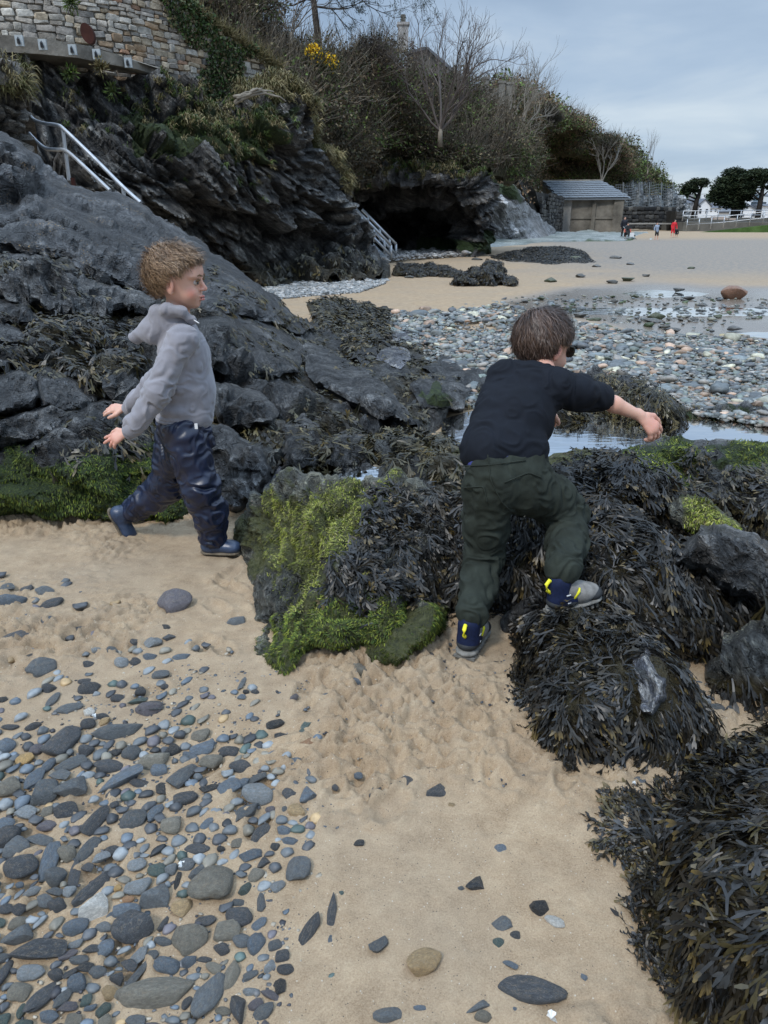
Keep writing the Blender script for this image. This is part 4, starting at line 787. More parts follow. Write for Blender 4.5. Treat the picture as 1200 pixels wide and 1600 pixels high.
rock('e11', [Z(850, 740, .1), Z(852, 715, .14), Z(900, 704, .17), Z(960, 708, .19), Z(1010, 740, .2), Z(940, 750, .2)], 'yellow green rock lip at the near side of the rock pool', 'mossrock', bulge=.05, amp=.05, field=None, back=.3, masks={'moss': wm([(850, 700), (960, 700), (960, 740), (850, 740)], amt=8)})
rock('e12', [Z(690, 760, .12), Z(690, 730, .16), Z(712, 706, .18), Z(740, 700, .18), Z(770, 730, .16), Z(770, 790, .1), Z(720, 790, .1)], 'rounded algae tinted rock beside the bending boy\'s hip', 'mossrock', bulge=.08, amp=.05, field=None, back=.3, masks={'moss': wm([(690, 700), (740, 700), (740, 740), (690, 740)], amt=8)})
rock('e13', [G(770, 985), Z(790, 962, .06), Z(818, 940, .12), Z(842, 930, .14), Z(850, 950, .1), G(820, 990), G(790, 1000)], 'slanting grey stone between the bending boy\'s shoes', 'slate2', bulge=.03, amp=.025, sc=.15, field=None, back=.1, res=3.6)
rock('e14', [G(660, 925), Z(668, 880, .08), Z(700, 850, .12), Z(735, 850, .12), G(740, 925), G(700, 940)], 'rounded wet boulder behind the standing shoe', 'slate2', bulge=.05, amp=.03, sc=.2, field=None, back=.15, res=3.6)
# distant humps of weed on the far sand
for k_, (pl, lb) in enumerate([([(615, 424), (622, 410), (650, 412), (700, 412), (722, 424), (715, 435), (660, 434)], 'long low black weed mound nearest the steel stairs'), ([(704, 446), (720, 424), (750, 420), (762, 405), (780, 408), (790, 428), (808, 436), (806, 448)], 'tallest black weed mound in the middle of the far sand'),
        ([(768, 402), (800, 392), (850, 386), (880, 384), (912, 392), (930, 412), (880, 414), (830, 414), (780, 408)], 'flat spread of black weed in front of the concrete apron')]):
    c = [Z(a, b, 0 if b > 425 or k_ == 2 else .12) for a, b in pl]; zz_ = max(b for a, b in pl); c = []
    y1 = max(b for a, b in pl); y0 = min(b for a, b in pl); Dn = dz(700, y1, -.02)
    for a, b in pl: t = (y1-b)/(y1-y0); c.append((a, b, float(Dn*(1+(.09 if k_ < 2 else .35)*t))))
    rock('f%d' % k_, c, lb, 'slate', bulge=.5, bk=8, amp=.25, sc=.6, res=2.4, field=None, back=.8, name='weed_mound', cat='weed mound', masks={'weed': wm(ALL)})
# ================================================================ scatter helpers
def sample(pt, n, rs, maskfn=None, up=None, pxw=False):
    P, F, X, Y, Nn = pt['P'], pt['F'], pt['X'], pt['Y'], pt['N']
    a, b, c = P[F[:, 0]], P[F[:, 1]], P[F[:, 2]]; ar = np.linalg.norm(np.cross(b-a, c-a), axis=1)/2
    x, y = X[F].mean(1), Y[F].mean(1)
    if pxw: ar = ar*0+1
    if maskfn is not None: ar = ar*np.clip(maskfn(x, y, (a+b+c)/3), 0, 1)
    if ar.sum() <= 0: return None
    if n < 1: n = int(n*0)
    f = rs.choice(len(F), n, p=ar/ar.sum()); u, v = rs.random(n), rs.random(n); k = u+v > 1; u[k], v[k] = 1-u[k], 1-v[k]
    Q = a[f]+(b[f]-a[f])*u[:, None]+(c[f]-a[f])*v[:, None]; nn = unit(Nn[F[f]].mean(1)); return Q, nn
def area(pt, maskfn=None):
    P, F = pt['P'], pt['F']; a, b, c = P[F[:, 0]], P[F[:, 1]], P[F[:, 2]]; ar = np.linalg.norm(np.cross(b-a, c-a), axis=1)/2
    if maskfn is not None: ar = ar*np.clip(maskfn(pt['X'][F].mean(1), pt['Y'][F].mean(1), (a+b+c)/3), 0, 1)
    return ar.sum()
def cards(C, size, rs, col, aspect=.55, axis=None, bend=.25):
    """small leaf-like pointed quads at C"""
    n = len(C); d = unit(rs.normal(size=(n, 3))) if axis is None else axis; s = unit(np.cross(d, rs.normal(size=(n, 3)))); m = np.cross(d, s)
    L = np.broadcast_to(size, (n,))[:, None]; 
    V = np.stack([C-d*L*.5, C+s*L*aspect*.5+m*L*bend*.3, C+d*L*.5+m*L*bend, C-s*L*aspect*.5+m*L*bend*.3], 1).reshape(-1, 3)
    F = np.arange(n*4).reshape(n, 4); return V, F, np.repeat(col, 4, 0)
def twigs(A, B, r, col, rs, seg=3, wob=.12):
    """thin bent three-sided twigs from A to B"""
    n = len(A); L = np.linalg.norm(B-A, axis=1)[:, None]; d = unit(B-A); s = unit(np.cross(d, rs.normal(size=(n, 3)))); m = np.cross(d, s); r = np.broadcast_to(r, (n,))[:, None]
    V = []
    for k in range(seg+1):
        t = k/seg; c = A+(B-A)*t+(s*rs.normal(0, wob, (n, 1))+m*rs.normal(0, wob, (n, 1)))*L*(.5 if 0 < t < 1 else 0); rr = r*(1-t*.75)
        for q in range(3): an = q*2.094; V.append(c+s*rr*math.cos(an)+m*rr*math.sin(an))
    V = np.stack(V, 1); K = (seg+1)*3; Fp = np.array([(k*3+q, k*3+(q+1) % 3, (k+1)*3+(q+1) % 3, (k+1)*3+q) for k in range(seg) for q in range(3)])
    F = (Fp[None]+np.arange(n)[:, None, None]*K).reshape(-1, 4); return V.reshape(-1, 3), F, np.repeat(col, K, 0)
class NB:
    def __init__(s): s.V = []; s.F = []; s.C = []; s.n = 0
    def add(s, t):
        V, F, C = t; s.V.append(V); s.F.append(F+s.n); s.C.append(C); s.n += len(V)
    def obj(s, name, mat, parent=None, smooth=True, **kw):
        me = mesh(name, np.concatenate(s.V), np.concatenate(s.F), smooth); cattr(me, 'col', np.concatenate(s.C)); return link(name, me, mat, parent, **kw)
def pick(pal, n, rs, p=None, v=.25):
    pal = np.array(pal); c = pal[rs.choice(len(pal), n, p=p)]; return c*rs.uniform(1-v, 1+v, (n, 1))
PB = [(.085, .075, .042), (.055, .058, .03), (.11, .09, .05), (.065, .08, .035), (.14, .11, .065), (.05, .046, .032)]     # winter scrub
PG = [(.05, .075, .022), (.075, .11, .03), (.035, .055, .02), (.10, .13, .04)]
PD_ = [(.20, .17, .085), (.14, .12, .06), (.26, .22, .12), (.09, .09, .035)]                                               # dead grass
PW = [(.15, .13, .10), (.22, .19, .15), (.10, .085, .065), (.065, .055, .045)]                                              # bare twigs
def bushes(nb, pt, n, r, per, leaf, pals, rs, mask=None, flat=.8, twig=.12, tw=.01):
    sm = sample(pt, n, rs, mask, pxw=True); 
    if sm is None: return
    Q, nn = sm
    for i_ in range(n):
        R_ = rs.uniform(*r); pal = pals[rs.integers(len(pals))]; base = Q[i_]+np.array([0, 0, R_*.15]); k = int(per*(R_/r[1])**1.5)+8
        d = unit(rs.normal(size=(k, 3))); d[:, 2] = abs(d[:, 2])*.9-.1; rad = R_*rs.uniform(.45, 1, (k, 1))**.5*(1+.35*vn(d*2.2+i_*3.1, 5)[:, None]); C = base+d*rad*np.array([1, 1, flat])
        tone = rs.uniform(.8, 1.8); col = pick(pal, k, rs)*tone; nb.add(cards(C, rs.uniform(.6, 1.3, k)*leaf, rs, col))
        kt = int(k*twig)
        if kt:
            d = unit(rs.normal(size=(kt, 3))+[0, 0, .9]); d[:, 2] = abs(d[:, 2]); nb.add(twigs(np.tile(base, (kt, 1))+d*R_*.3, base+d*R_*rs.uniform(.8, 1.35, (kt, 1)), tw, pick(PW, kt, rs), rs, 2))
rs = np.random.default_rng(40)
nb = NB()
bushes(nb, h1, 40, (.4, .9), 200, .10, [PB, PG], rs, mask=pmask([[(790, 235), (850, 235), (830, 290), (780, 280)]], amt=2), twig=.2)
bushes(nb, h1, 430, (.45, 1.25), 260, .10, [PB, PB, PG, [(.05, .04, .025), (.075, .055, .035)], [(.03, .03, .02), (.045, .042, .03)]], rs, twig=.22, tw=.012)
bushes(nb, h1, 60, (.2, .5), 120, .05, [[(.32, .31, .26), (.22, .21, .17), (.12, .12, .08)]], rs, mask=pmask([[(540, 110), (640, 100), (660, 170), (560, 180)]], amt=14), twig=.2)   # blackthorn blossom
nb.obj('scrub', M['leaf'], label='tangled brown and green scrub covering the near cliff top', cat='scrub', kind='stuff')
nb = NB(); bushes(nb, h2, 620, (1.0, 2.6), 230, .26, [PB, PB, PG, [(.13, .085, .05), (.09, .065, .04)], [(.09, .07, .04), (.14, .10, .06)]], rs, mask=pmask([[(770, 100), (1000, 100), (1000, 320), (770, 320)]], amt=2), twig=.12, tw=.02)
bushes(nb, h2, 50, (.8, 1.6), 160, .22, [[(.06, .10, .02), (.10, .15, .03), (.03, .05, .015)]], rs, mask=pmask([[(800, 270), (900, 262), (860, 292), (812, 330)]], amt=4), twig=.0)
nb.obj('scrub', M['leaf'], label='brown and green scrub on the middle headland behind the boathouse', cat='scrub', kind='stuff')
nb = NB(); bushes(nb, h3, 260, (.9, 2.2), 130, .30, [PB, PG, [(.08, .08, .03), (.05, .055, .02)]], rs, mask=pmask([[(870, 190), (990, 210), (1070, 300), (1000, 303), (930, 300), (880, 290)]], amt=8), twig=.1, tw=.03)
nb.obj('scrub', M['leaf'], label='low scrub along the top of the netted far cliff', cat='scrub', kind='stuff')
# grass tufts: dry blades hanging over the cliff edge
def tufts(pt, mask, n, L, rs, pal, name, lab, per=26, r=.006, droop=.6):
    Q, nn = sample(pt, n, rs, mask); A = np.repeat(Q, per, 0)+rs.normal(0, L*.16, (n*per, 3)); N_ = np.repeat(nn, per, 0)
    d = unit(N_*.7+rs.normal(0, .45, A.shape)+[0, 0, .35]); Ls = rs.uniform(.5, 1.1, (len(A), 1))*L
    k = len(A); B = A+d*Ls*.55; C = B+unit(d*.5+[0, 0, -droop])*Ls*.5; s = unit(np.cross(d, rs.normal(size=(k, 3))))*r
    V = np.stack([A-s, A+s, B+s*.8, B-s*.8, C+s*.15, C-s*.15], 1).reshape(-1, 3); F = (np.array([(0, 1, 2, 3), (3, 2, 4, 5)])[None]+np.arange(k)[:, None, None]*6).reshape(-1, 4)
    nb = NB(); nb.add((V, F, np.repeat(np.repeat(pick(pal, n, rs), per, 0)*rs.uniform(.7, 1.3, (k, 1)), 6, 0))); return nb.obj(name, M['leaf'], label=lab, cat='grass', kind='stuff')
em = pmask([[(365, 120), (430, 118), (480, 145), (512, 190), (540, 260), (552, 300), (540, 300), (500, 200), (455, 155), (375, 150)]], amt=3, soft=3)
tufts(cl, em, 420, .25, rs, PD_, 'grass', 'dry yellow grass fringing the edge of the dark cliff', per=20, r=.009)
tufts(cl, pmask([[(200, 128), (330, 150), (370, 150), (460, 190), (430, 230), (330, 232), (260, 180), (200, 140)]], amt=18), 260, .17, rs, PD_+PG[:2], 'grass', 'patchy green and straw grass on the ledge of the dark cliff', per=16, r=.009)
tufts(cl, pmask([[(90, 120), (300, 140), (440, 240), (400, 300), (250, 230), (90, 180)]], amt=26), 110, .15, rs, PD_+PG, 'grass', 'small scattered grass tufts on the dark cliff face', per=14, r=.007)
tufts(R['crag'], wm([(0, 110), (45, 115), (45, 155), (0, 140)], amt=3), 40, .2, rs, PD_, 'grass', 'pale grass tuft hanging on the brownish crag', per=16, r=.006)
tufts(c2, pmask([[(540, 250), (780, 250), (780, 272), (640, 273), (560, 282)]], amt=5), 240, .26, rs, PD_+PG[:2]+PB[:2], 'grass', 'ragged grass hanging over the roof of the cave', per=14, r=.014)
# brush behind the wall
nb = NB(); k = 950; sm = sample(h1, k, rs, pmask([[(240, -30), (410, -10), (480, 60), (540, 110), (520, 180), (440, 150), (380, 80), (300, 40)]], amt=6)); A = sm[0]; d = unit(rs.normal(0, .38, (k, 3))+[0.1, -.25, 1]); nb.add(twigs(A, A+d*rs.uniform(.4, 1.45, (k, 1)), rs.uniform(.008, .018, k), pick([(.21, .17, .125), (.14, .115, .08), (.28, .235, .17), (.09, .075, .055)], k, rs), rs, 4, .10))
k = 1500; sm = sample(h1, k, rs, pmask([[(500, 60), (840, 60), (840, 290), (520, 290)]])); A = sm[0]; d = unit(rs.normal(0, .55, (k, 3))+[0.15, -.5, .8]); nb.add(twigs(A, A+d*rs.uniform(.5, 1.4, (k, 1)), rs.uniform(.007, .016, k), pick([(.20, .165, .13), (.13, .11, .08), (.28, .25, .20), (.07, .06, .045)], k, rs), rs, 4, .12))
nb.obj('brushwood', M['leaf'], label='bare brown twiggy brushwood rising over the rubble wall and cliff top', cat='brushwood', kind='stuff')
# ivy on the rubble wall
iv = [(250, -40), (285, -10), (330, 20), (350, 60), (400, 80), (380, 120), (372, 170), (330, 180), (318, 130), (325, 90), (290, 60), (262, 20)]
nb = NB(); k = 9000; s_ = rs.uniform(0, Ls[-1], k*4); z_ = rs.uniform(3.0, 5.6, k*4); Pw = np.array([wat(a, b)[0] for a, b in zip(s_, z_)]); a, b = pix(Pw); nz = fbm(np.c_[a/20, b/20, 0*a], 3, 3)*16
m_ = (sdist(iv, a, b)+nz > 0); Pw = Pw[m_][:k]; k = len(Pw); Pw = Pw+np.c_[rs.normal(0, .03, k), -rs.uniform(.05, .22, k), rs.normal(0, .03, k)]
ax = unit(rs.normal(0, .5, (k, 3))+[0, -.4, -.8]); nb.add(cards(Pw, rs.uniform(.04, .085, k), rs, pick([(.03, .055, .015), (.05, .085, .02), (.02, .035, .012), (.085, .10, .05), (.10, .085, .04)], k, rs), .8, ax)); nb.obj('ivy', M['leaf'], label='dark green ivy sheet spilling down the right end of the rubble wall', cat='ivy', kind='stuff')
nb = NB(); k = 1500; t = rs.random(k); line = np.array([PD(262+t_*180, -6+t_*118+rs.normal(0, 4), 17.2+t_*2.2) for t_ in t]); d = unit(rs.normal(0, .5, (k, 3))+[0, -.5, .4]); nb.add(twigs(line, line+d*rs.uniform(.1, .35, (k, 1)), .009, pick(PD_, k, rs), rs, 2)); nb.obj('grass', M['leaf'], label='straw coloured grass along the sloping top of the rubble wall', cat='grass', kind='stuff')
for nm, (a_, b_, D_), n_, lb in (('fern', (112, 5, 14.9), 160, 'bright green plant growing near the top of the rubble wall'), ('fern', (110, 114, 14.7), 120, 'green fern clump just under the concrete ledge'), ('fern', (176, 143, 15.1), 90, 'smaller green fern clump lower on the dark cliff'), ('grass_tuft', (158, 105, 14.9), 170, 'drooping straw coloured tuft under the ledge plates')):
    p = PD(a_, b_, D_-.15); nb = NB(); d = unit(rs.normal(0, .6, (n_, 3))+[0, -.6, .1]); pal = PG+[(.10, .16, .03)] if nm == 'fern' else PD_; nb.add(cards(p+d*rs.uniform(.02, .17, (n_, 1)), .09, rs, pick(pal, n_, rs), .28, d, .4)); nb.obj(nm, M['leaf'], label=lb, cat='plant', base=p)
# gorse with yellow flowers
for (a_, b_, D_, n_, lb) in ((490, 78, 22.8, 60, 'gorse bush with a dense head of yellow flowers behind the wall'), (515, 92, 23.2, 34, 'smaller gorse bush with yellow flowers right of the first')):
    p = PD(a_, b_, D_); o = empty('gorse_bush', p-[0, 0, .5], lb, 'bush'); nb = NB(); k = 900; d = unit(rs.normal(size=(k, 3))); C = p-[0, 0, .25]+d*rs.uniform(.1, .55, (k, 1)); nb.add(cards(C, .09, rs, pick([(.04, .055, .02), (.09, .08, .04), (.025, .03, .015)], k, rs), .3)); nb.obj('foliage', M['leaf'], o)
    nb = NB(); k = n_*5; d = unit(rs.normal(0, .7, (k, 3))+[0, -.5, .6]); C = p-[0, 0, .12]+d*rs.uniform(.12, .28, (k, 1)); nb.add(cards(C, .06, rs, pick([(.75, .50, .02), (.62, .38, .02)], k, rs), .9)); nb.obj('flowers', M['leaf'], o, kind='stuff')
# exposed root over the rock nose
rt = MB()
for q in range(5):
    pts = [PD(366+t_*84+rs.normal(0, 2), 152+q*2-14*math.sin(t_*3.1)+rs.normal(0, 2), 16.3+t_*.6) for t_ in np.linspace(0, .5+q*.12, 8)]; rt.tube(pts, [.035-.003*j for j in range(8)], 5)
rt.obj('exposed_roots', M['barkp'], smooth=True, base=PD(400, 150, 16.5), label='pale exposed roots overhanging the grassy rock nose', cat='roots')
# ================================================================ trees
def grow(nb, p, d, L, r, lev, rs, spread, up, col, tips, nseg=4, kids=(2, 4), sh=.72):
    pts = [p]; dd = d
    for i_ in range(nseg): dd = unit(dd+rs.normal(0, .15, 3)+np.array([0, 0, up*.12])); pts.append(pts[-1]+dd*L/nseg)
    pts = np.array(pts); n = 5 if r > .02 else 3; m = MB(); m.tube(pts, np.linspace(r, r*.62, len(pts)), n, False); V = np.concatenate(m.V); nb.add((V, np.array(m.F), np.tile(col, (len(V), 1))))
    if lev == 0: tips.append(pts[-1]); return
    for k in range(rs.integers(kids[0], kids[1]+1)+1):
        i_ = rs.integers(1, nseg+1) if k else nseg; q = unit(np.cross(dd, rs.normal(size=3))); nd = unit(dd+q*spread*rs.uniform(.5, 1.2)+np.array([0, 0, up*.3])); grow(nb, pts[i_], nd, L*sh*rs.uniform(.7, 1.1), r*.55, lev-1, rs, spread, up, col, tips, nseg, kids, sh)
def bare(base, dirs, L, r, lev, lab, col, seed, spread=.55, up=.5, kids=(2, 3), sh=.74):
    rs = np.random.default_rng(seed); o = empty('bare_tree', base, lab, 'tree'); tips = []
    nt_ = NB(); m = MB(); m.tube([base-np.array([0, 0, .5]), base+[0, 0, .15]], [r*1.9, r*1.5], 7); V = np.concatenate(m.V); m2 = m.obj('trunk', M['barkp'], o, smooth=True)
    for d in dirs: grow(nt_, base, unit(d), L, r, lev, rs, spread, up, np.array(col), tips, 4, kids, sh)
    nt_.obj('branches', M['leaf'], o); return tips
bare(PD(688, 205, 29), [(-.35, 0, 1), (-.1, .2, 1), (.15, -.2, 1), (.42, 0, 1), (.62, .1, .8), (-.6, 0, .8)], 1.75, .05, 4, 'tall bare many stemmed tree against the sky on the cliff top', (.13, .11, .10), 5, .62, .45)
bare(PD(800, 240, 44), [(-.2, 0, 1), (.3, 0, 1), (.6, .1, .8), (0, 0, 1)], 2.0, .05, 4, 'pale bare tree leaning over the middle of the cliff', (.20, .18, .15), 6, .6, .35)
bare(PD(748, 250, 31), [(.3, 0, 1), (.7, 0, .9), (.05, 0, 1)], 1.1, .022, 3, 'thin bare sapling rising from the scrub right of the cave', (.19, .165, .13), 8, .55, .35)
bare(PD(455, 60, 24), [(-.3, 0, 1), (.3, 0, 1), (0, 0, 1), (.6, 0, 1)], .95, .022, 3, 'bare thorny shrub standing above the gorse', (.12, .10, .08), 9, .5, .4)
bare(PD(940, 285, 99), [(-.2, 0, 1), (.3, 0, 1), (.1, 0, 1)], 2.6, .09, 3, 'grey bare tree above the boathouse roof', (.2, .19, .17), 11, .62, .35)
bare(PD(1012, 268, 108), [(-.1, 0, 1), (.2, 0, 1)], 2.1, .05, 3, 'thin bare tree on the skyline of the far cliff', (.14, .12, .10), 12, .4, .5)
# pine at the top of the frame
o = empty('pine_tree', PD(500, 110, 27), 'dark pine with drooping branches cut by the top of the frame', 'tree'); rs2 = np.random.default_rng(3); nb = NB(); tips = []
b0 = PD(500, 110, 27); m = MB(); m.tube([b0, PD(497, 60, 27), PD(490, 0, 27), PD(500, -80, 27)], [.13, .11, .09, .06], 7); m.obj('trunk', M['barkd'], o, smooth=True)
for a_, b_, L_, d in ((492, -20, 1.5, (1, -.1, -.1)), (494, -45, 1.7, (1, .1, .05)), (492, 10, 1.0, (1, .2, .1)), (490, 0, .9, (-.9, 0, .1)), (495, -60, 1.9, (1, -.2, .25)), (495, -50, 1.3, (-1, .2, .2))): grow(nb, PD(a_, b_, 27), unit(d), L_, .035, 3, rs2, .55, -.35, np.array((.035, .03, .026)), tips, 4, (2, 3), .66)
nb.obj('branches', M['leaf'], o); T = np.array(tips); k = 14; C = np.repeat(T, k, 0)+rs2.normal(0, .05, (len(T)*k, 3)); nb = NB(); nb.add(cards(C, .10, rs2, pick([(.018, .026, .014), (.03, .035, .02)], len(C), rs2), .16)); nb.obj('needles', M['leaf'], o)
def cypress(px_, pyb, D, tiers, lab, seed, lean=0, trunks=((0, 0),)):
    rs = np.random.default_rng(seed); b = PD(px_, pyb, D); o = empty('cypress_tree', b, lab, 'tree'); sc = D/FP*1.06; m = MB()
    for tx, tt in trunks:
        top = b+np.array([tx*sc+lean*sc, 0, (pyb-tt)*sc]); m.tube([b+[tx*sc*.6, 0, -1], b+np.array([tx*sc+lean*sc*.25, 0, (pyb-tt)*sc*.45]), top], [.45, .32, .1], 6)
    for (cx, cy, w_, h_) in tiers: c = PD(cx, cy+h_*.4, D); m.tube([b+np.array([lean*sc*.4, 0, (pyb-cy)*sc*.55]), c], [.16, .05], 4)
    m.obj('trunk', M['barkd'], o, smooth=True); nb = NB()
    for (cx, cy, w_, h_) in tiers:
        c = PD(cx, cy, D); k = int(w_*h_*3.6)+90; d = rs.normal(size=(k, 3)); d = unit(d)*rs.uniform(.2, 1.25, (k, 1))**.6; C = c+d*np.array([w_*sc/2, w_*sc/2.4, h_*sc/2])*(1+.5*vn(d*3+cx, 3)[:, None]); C[:, 2] -= (d[:, 0]**2)*h_*sc*.2
        nb.add(cards(C, rs.uniform(.35, .75, k), rs, pick([(.012, .022, .010), (.022, .034, .015), (.035, .045, .02)], k, rs)*rs.uniform(.8, 1.2), .24, unit(rs.normal(0, 1, (k, 3))*[1, 1, .35])))
    nb.obj('crown', M['leaf'], o)
cypress(1083, 338, 122, [(1090, 285, 26, 9), (1078, 292, 24, 10), (1070, 300, 14, 10), (1098, 283, 16, 6), (1083, 297, 14, 6), (1066, 306, 10, 8)], 'windswept cypress leaning right beyond the netted cliff', 3, lean=8, trunks=((0, 292),))
cypress(1150, 342, 118, [(1150, 268, 30, 9), (1140, 280, 34, 10), (1132, 292, 34, 12), (1125, 303, 28, 12), (1142, 304, 34, 14), (1155, 290, 36, 14), (1160, 276, 34, 10), (1135, 315, 26, 12), (1150, 320, 26, 10), (1120, 311, 20, 9), (1165, 305, 24, 14)], 'tall spreading dark cypress with layered branches at right', 4, trunks=((0, 290), (-6, 300), (5, 300)))
cypress(1183, 345, 115, [(1180, 272, 34, 10), (1192, 280, 30, 10), (1176, 288, 24, 9), (1170, 298, 18, 9), (1200, 270, 20, 8), (1205, 292, 16, 6), (1186, 268, 26, 7)], 'second dark cypress with a bare lower trunk at the right edge', 5, trunks=((0, 280),))
for k_, (a_, b_, D_, w_, lb) in enumerate([(950, 222, 99, 34, 'wind clipped flat topped thorn tree on the far skyline'), (858, 172, 62, 26, 'small round dark thorn tree on the middle skyline'), (868, 182, 63, 22, 'ragged thorn bush sloping down beside the round thorn tree'), (578, 88, 27.5, 62, 'round dark thicket of bare thorn on the near skyline')]):
    rs3 = np.random.default_rng(70+k_); sc = D_/FP*1.04; c = PD(a_, b_, D_); o = empty('thorn_tree', c-[0, 0, w_*sc*.4], lb, 'tree'); k = 1700; d = unit(rs3.normal(size=(k, 3)))*rs3.uniform(.1, 1, (k, 1))**.4; C = c+d*np.array([.5, .5, .3 if k_ < 3 else .42])*w_*sc*(1+.3*vn(d*2.5, 3)[:, None]); nb = NB(); nb.add(cards(C, w_*sc*.055, rs3, pick([(.018, .024, .012), (.03, .032, .018), (.045, .042, .025)] if k_ < 3 else [(.045, .035, .03), (.03, .025, .022), (.06, .05, .04)], k, rs3), .4)); nb.add(twigs(np.tile(c-[0, 0, w_*sc*.2], (160, 1)), c+unit(rs3.normal(size=(160, 3)))*w_*sc*np.array([.56, .56, .42]), .012 if D_ < 40 else .03, pick([(.07, .06, .05)], 160, rs3), rs3, 3)); nb.obj('crown', M['leaf'], o)
    m = MB(); m.tube([c-[0, 0, w_*sc*.6], c], [.05*w_*sc, .02*w_*sc], 6); m.obj('trunk', M['barkd'], o)
# ================================================================ seaweed
def fproto(kind, rs):
    """forked bladder-wrack frond: strips in (across, along, lift), tip flag per vertex"""
    V = []; T = []; F = []
    def strip(p0, p1, w0, w1, z0, z1, tip=False, seg=2):
        d = np.array(p1)-p0; L = np.hypot(*d)+1e-9; s = np.array([-d[1], d[0]])/L*-1
        n0 = len(V); rows = seg+1
        for k in range(rows):
            t = k/seg; c = np.array(p0)+d*t; w_ = w0+(w1-w0)*t
            if tip: w_ = [w0, max(w1, w0)*1.35, w1*.55][k] if seg == 2 else w_
            z = z0+(z1-z0)*t+.01*math.sin(t*3)
            for q in (-1, 1): V.append((c[0]+s[0]*w_*q, c[1]+s[1]*w_*q, z)); T.append(.15+.85*t if tip else 0)
        for k in range(seg): a = n0+k*2; F.append((a, a+1, a+3, a+2))
    if kind == 0:
        f1 = (rs.normal(0, .04), .36+rs.normal(0, .05)); strip((0, 0), f1, .024, .036, 0, .06)
        for sg in (-1, 1):
            a = sg*rs.uniform(.18, .4); L1 = rs.uniform(.22, .34); f2 = (f1[0]+math.sin(a)*L1, f1[1]+math.cos(a)*L1); z2 = .06+rs.normal(0, .05); strip(f1, f2, .034, .036, .06, z2)
            for s2 in (-1, 1):
                b = a+s2*rs.uniform(.15, .45); L2 = rs.uniform(.18, .34); f3 = (f2[0]+math.sin(b)*L2, f2[1]+math.cos(b)*L2); strip(f2, f3, .032, .042, z2, z2+rs.normal(0, .08), True)
    elif kind == 1:
        strip((0, 0), (0, .5), .05, .06, 0, .05, seg=1)
        for sg in (-1, 1): a = sg*rs.uniform(.2, .5); strip((0, .5), (math.sin(a)*.45, .5+math.cos(a)*.45), .055, .07, .05, rs.normal(0, .08), True)
    return np.array(V), np.array(F), np.array(T)
rp = np.random.default_rng(9); PROTO = {k: [fproto(k, rp) for _ in range(8)] for k in (0, 1)}
WD = [(.013, .012, .010), (.019, .019, .018), (.008, .008, .007), (.024, .019, .011), (.026, .026, .026), (.018, .014, .008)]    # near black
WO = [(.045, .036, .014), (.030, .026, .013), (.065, .052, .02), (.020, .019, .012), (.05, .045, .022)]                          # olive brown
def weed(pts, lab, rs, name='seaweed', kind=0, cat='seaweed', base=None):
    """pts: list of (patch, density per m2, mask, length, palette, lift)"""
    nb = NB(); tot = 0
    for (pt, dens, mask, L, pal, lift) in pts:
        n = int(dens*area(pt, mask)); 
        if n < 3: continue
        Q, nn = sample(pt, n, rs, mask); n = len(Q); tot += n
        g = np.array([0, 0, -1.])-nn*(-nn[:, 2:3]); g = g/(np.linalg.norm(g, axis=1, keepdims=True)+.25)
        fl = np.stack([vn(Q*9, 11), vn(Q*9, 12), vn(Q*9, 13)], 1)*1.7+rs.normal(0, .4, (n, 3))
        T = g*1.15+fl+nn*.04; T = T-nn*np.minimum((T*nn).sum(1, keepdims=True), 0)-nn*np.maximum((T*nn).sum(1, keepdims=True)-.12, 0); T = unit(T); W = unit(np.cross(T, nn)); N2 = np.cross(W, T)
        r = rs.normal(0, .55, (n, 1)); W, N2 = W*np.cos(r)+N2*np.sin(r), N2*np.cos(r)-W*np.sin(r)
        Ls = L*rs.uniform(.6, 1.25, (n, 1)); lf = rs.uniform(.05, 1.0, (n, 1))**1.7*lift*.8; curl = rs.normal(0, .25, n); dr = rs.uniform(.15, .5, n)
        colr = pick(pal, n, rs, v=.3)*(1+.35*vn(Q*5, 4)[:, None])
        tipc = np.where(rs.random((n, 1)) < .13, np.array([[.12, .085, .028]]), colr*1.25)
        ids = rs.integers(0, 8, n)
        for k in range(8):
            m = np.where(ids == k)[0]
            if not len(m): continue
            v, f, t = PROTO[kind][k]; K = len(v)
            x = v[None, :, 0, None]; s = v[None, :, 1, None]; z = v[None, :, 2, None]
            P = (Q+nn*lf)[m][:, None]+T[m][:, None]*s*Ls[m][:, None]+W[m][:, None]*(x+curl[m][:, None, None]*s*s*.5)*Ls[m][:, None]+N2[m][:, None]*z*Ls[m][:, None]+np.array([0, 0, -1.])*(dr[m][:, None, None]*s*s*Ls[m][:, None])
            P[..., 2] = np.maximum(P[..., 2], .006+.012*rs.random(P.shape[:2]))
            C = colr[m][:, None]*(1-t[None, :, None])+tipc[m][:, None]*t[None, :, None]
            nb.add((P.reshape(-1, 3), (f[None]+np.arange(len(m))[:, None, None]*K).reshape(-1, 4), C.reshape(-1, 3)))
    V = np.concatenate(nb.V); return nb.obj(name, M['weed'], label=lab, cat=cat, kind='stuff')
rs = np.random.default_rng(77)
MK = lambda *p, a=10, s=5, sd=3: pmask(list(p), amt=a, soft=s, seed=sd)
full = lambda x, y, P: np.ones(len(x))
bare1 = [(985, 1030), (1010, 1022), (1042, 1060), (1044, 1090), (1020, 1118), (1000, 1112)]
shoe_ = [(850, 925), (955, 905), (965, 945), (900, 975), (855, 980)]
nob = lambda x, y, P: ((sdist(bare1, x, y) < -2) & (sdist(shoe_, x, y) < 0))*1.0
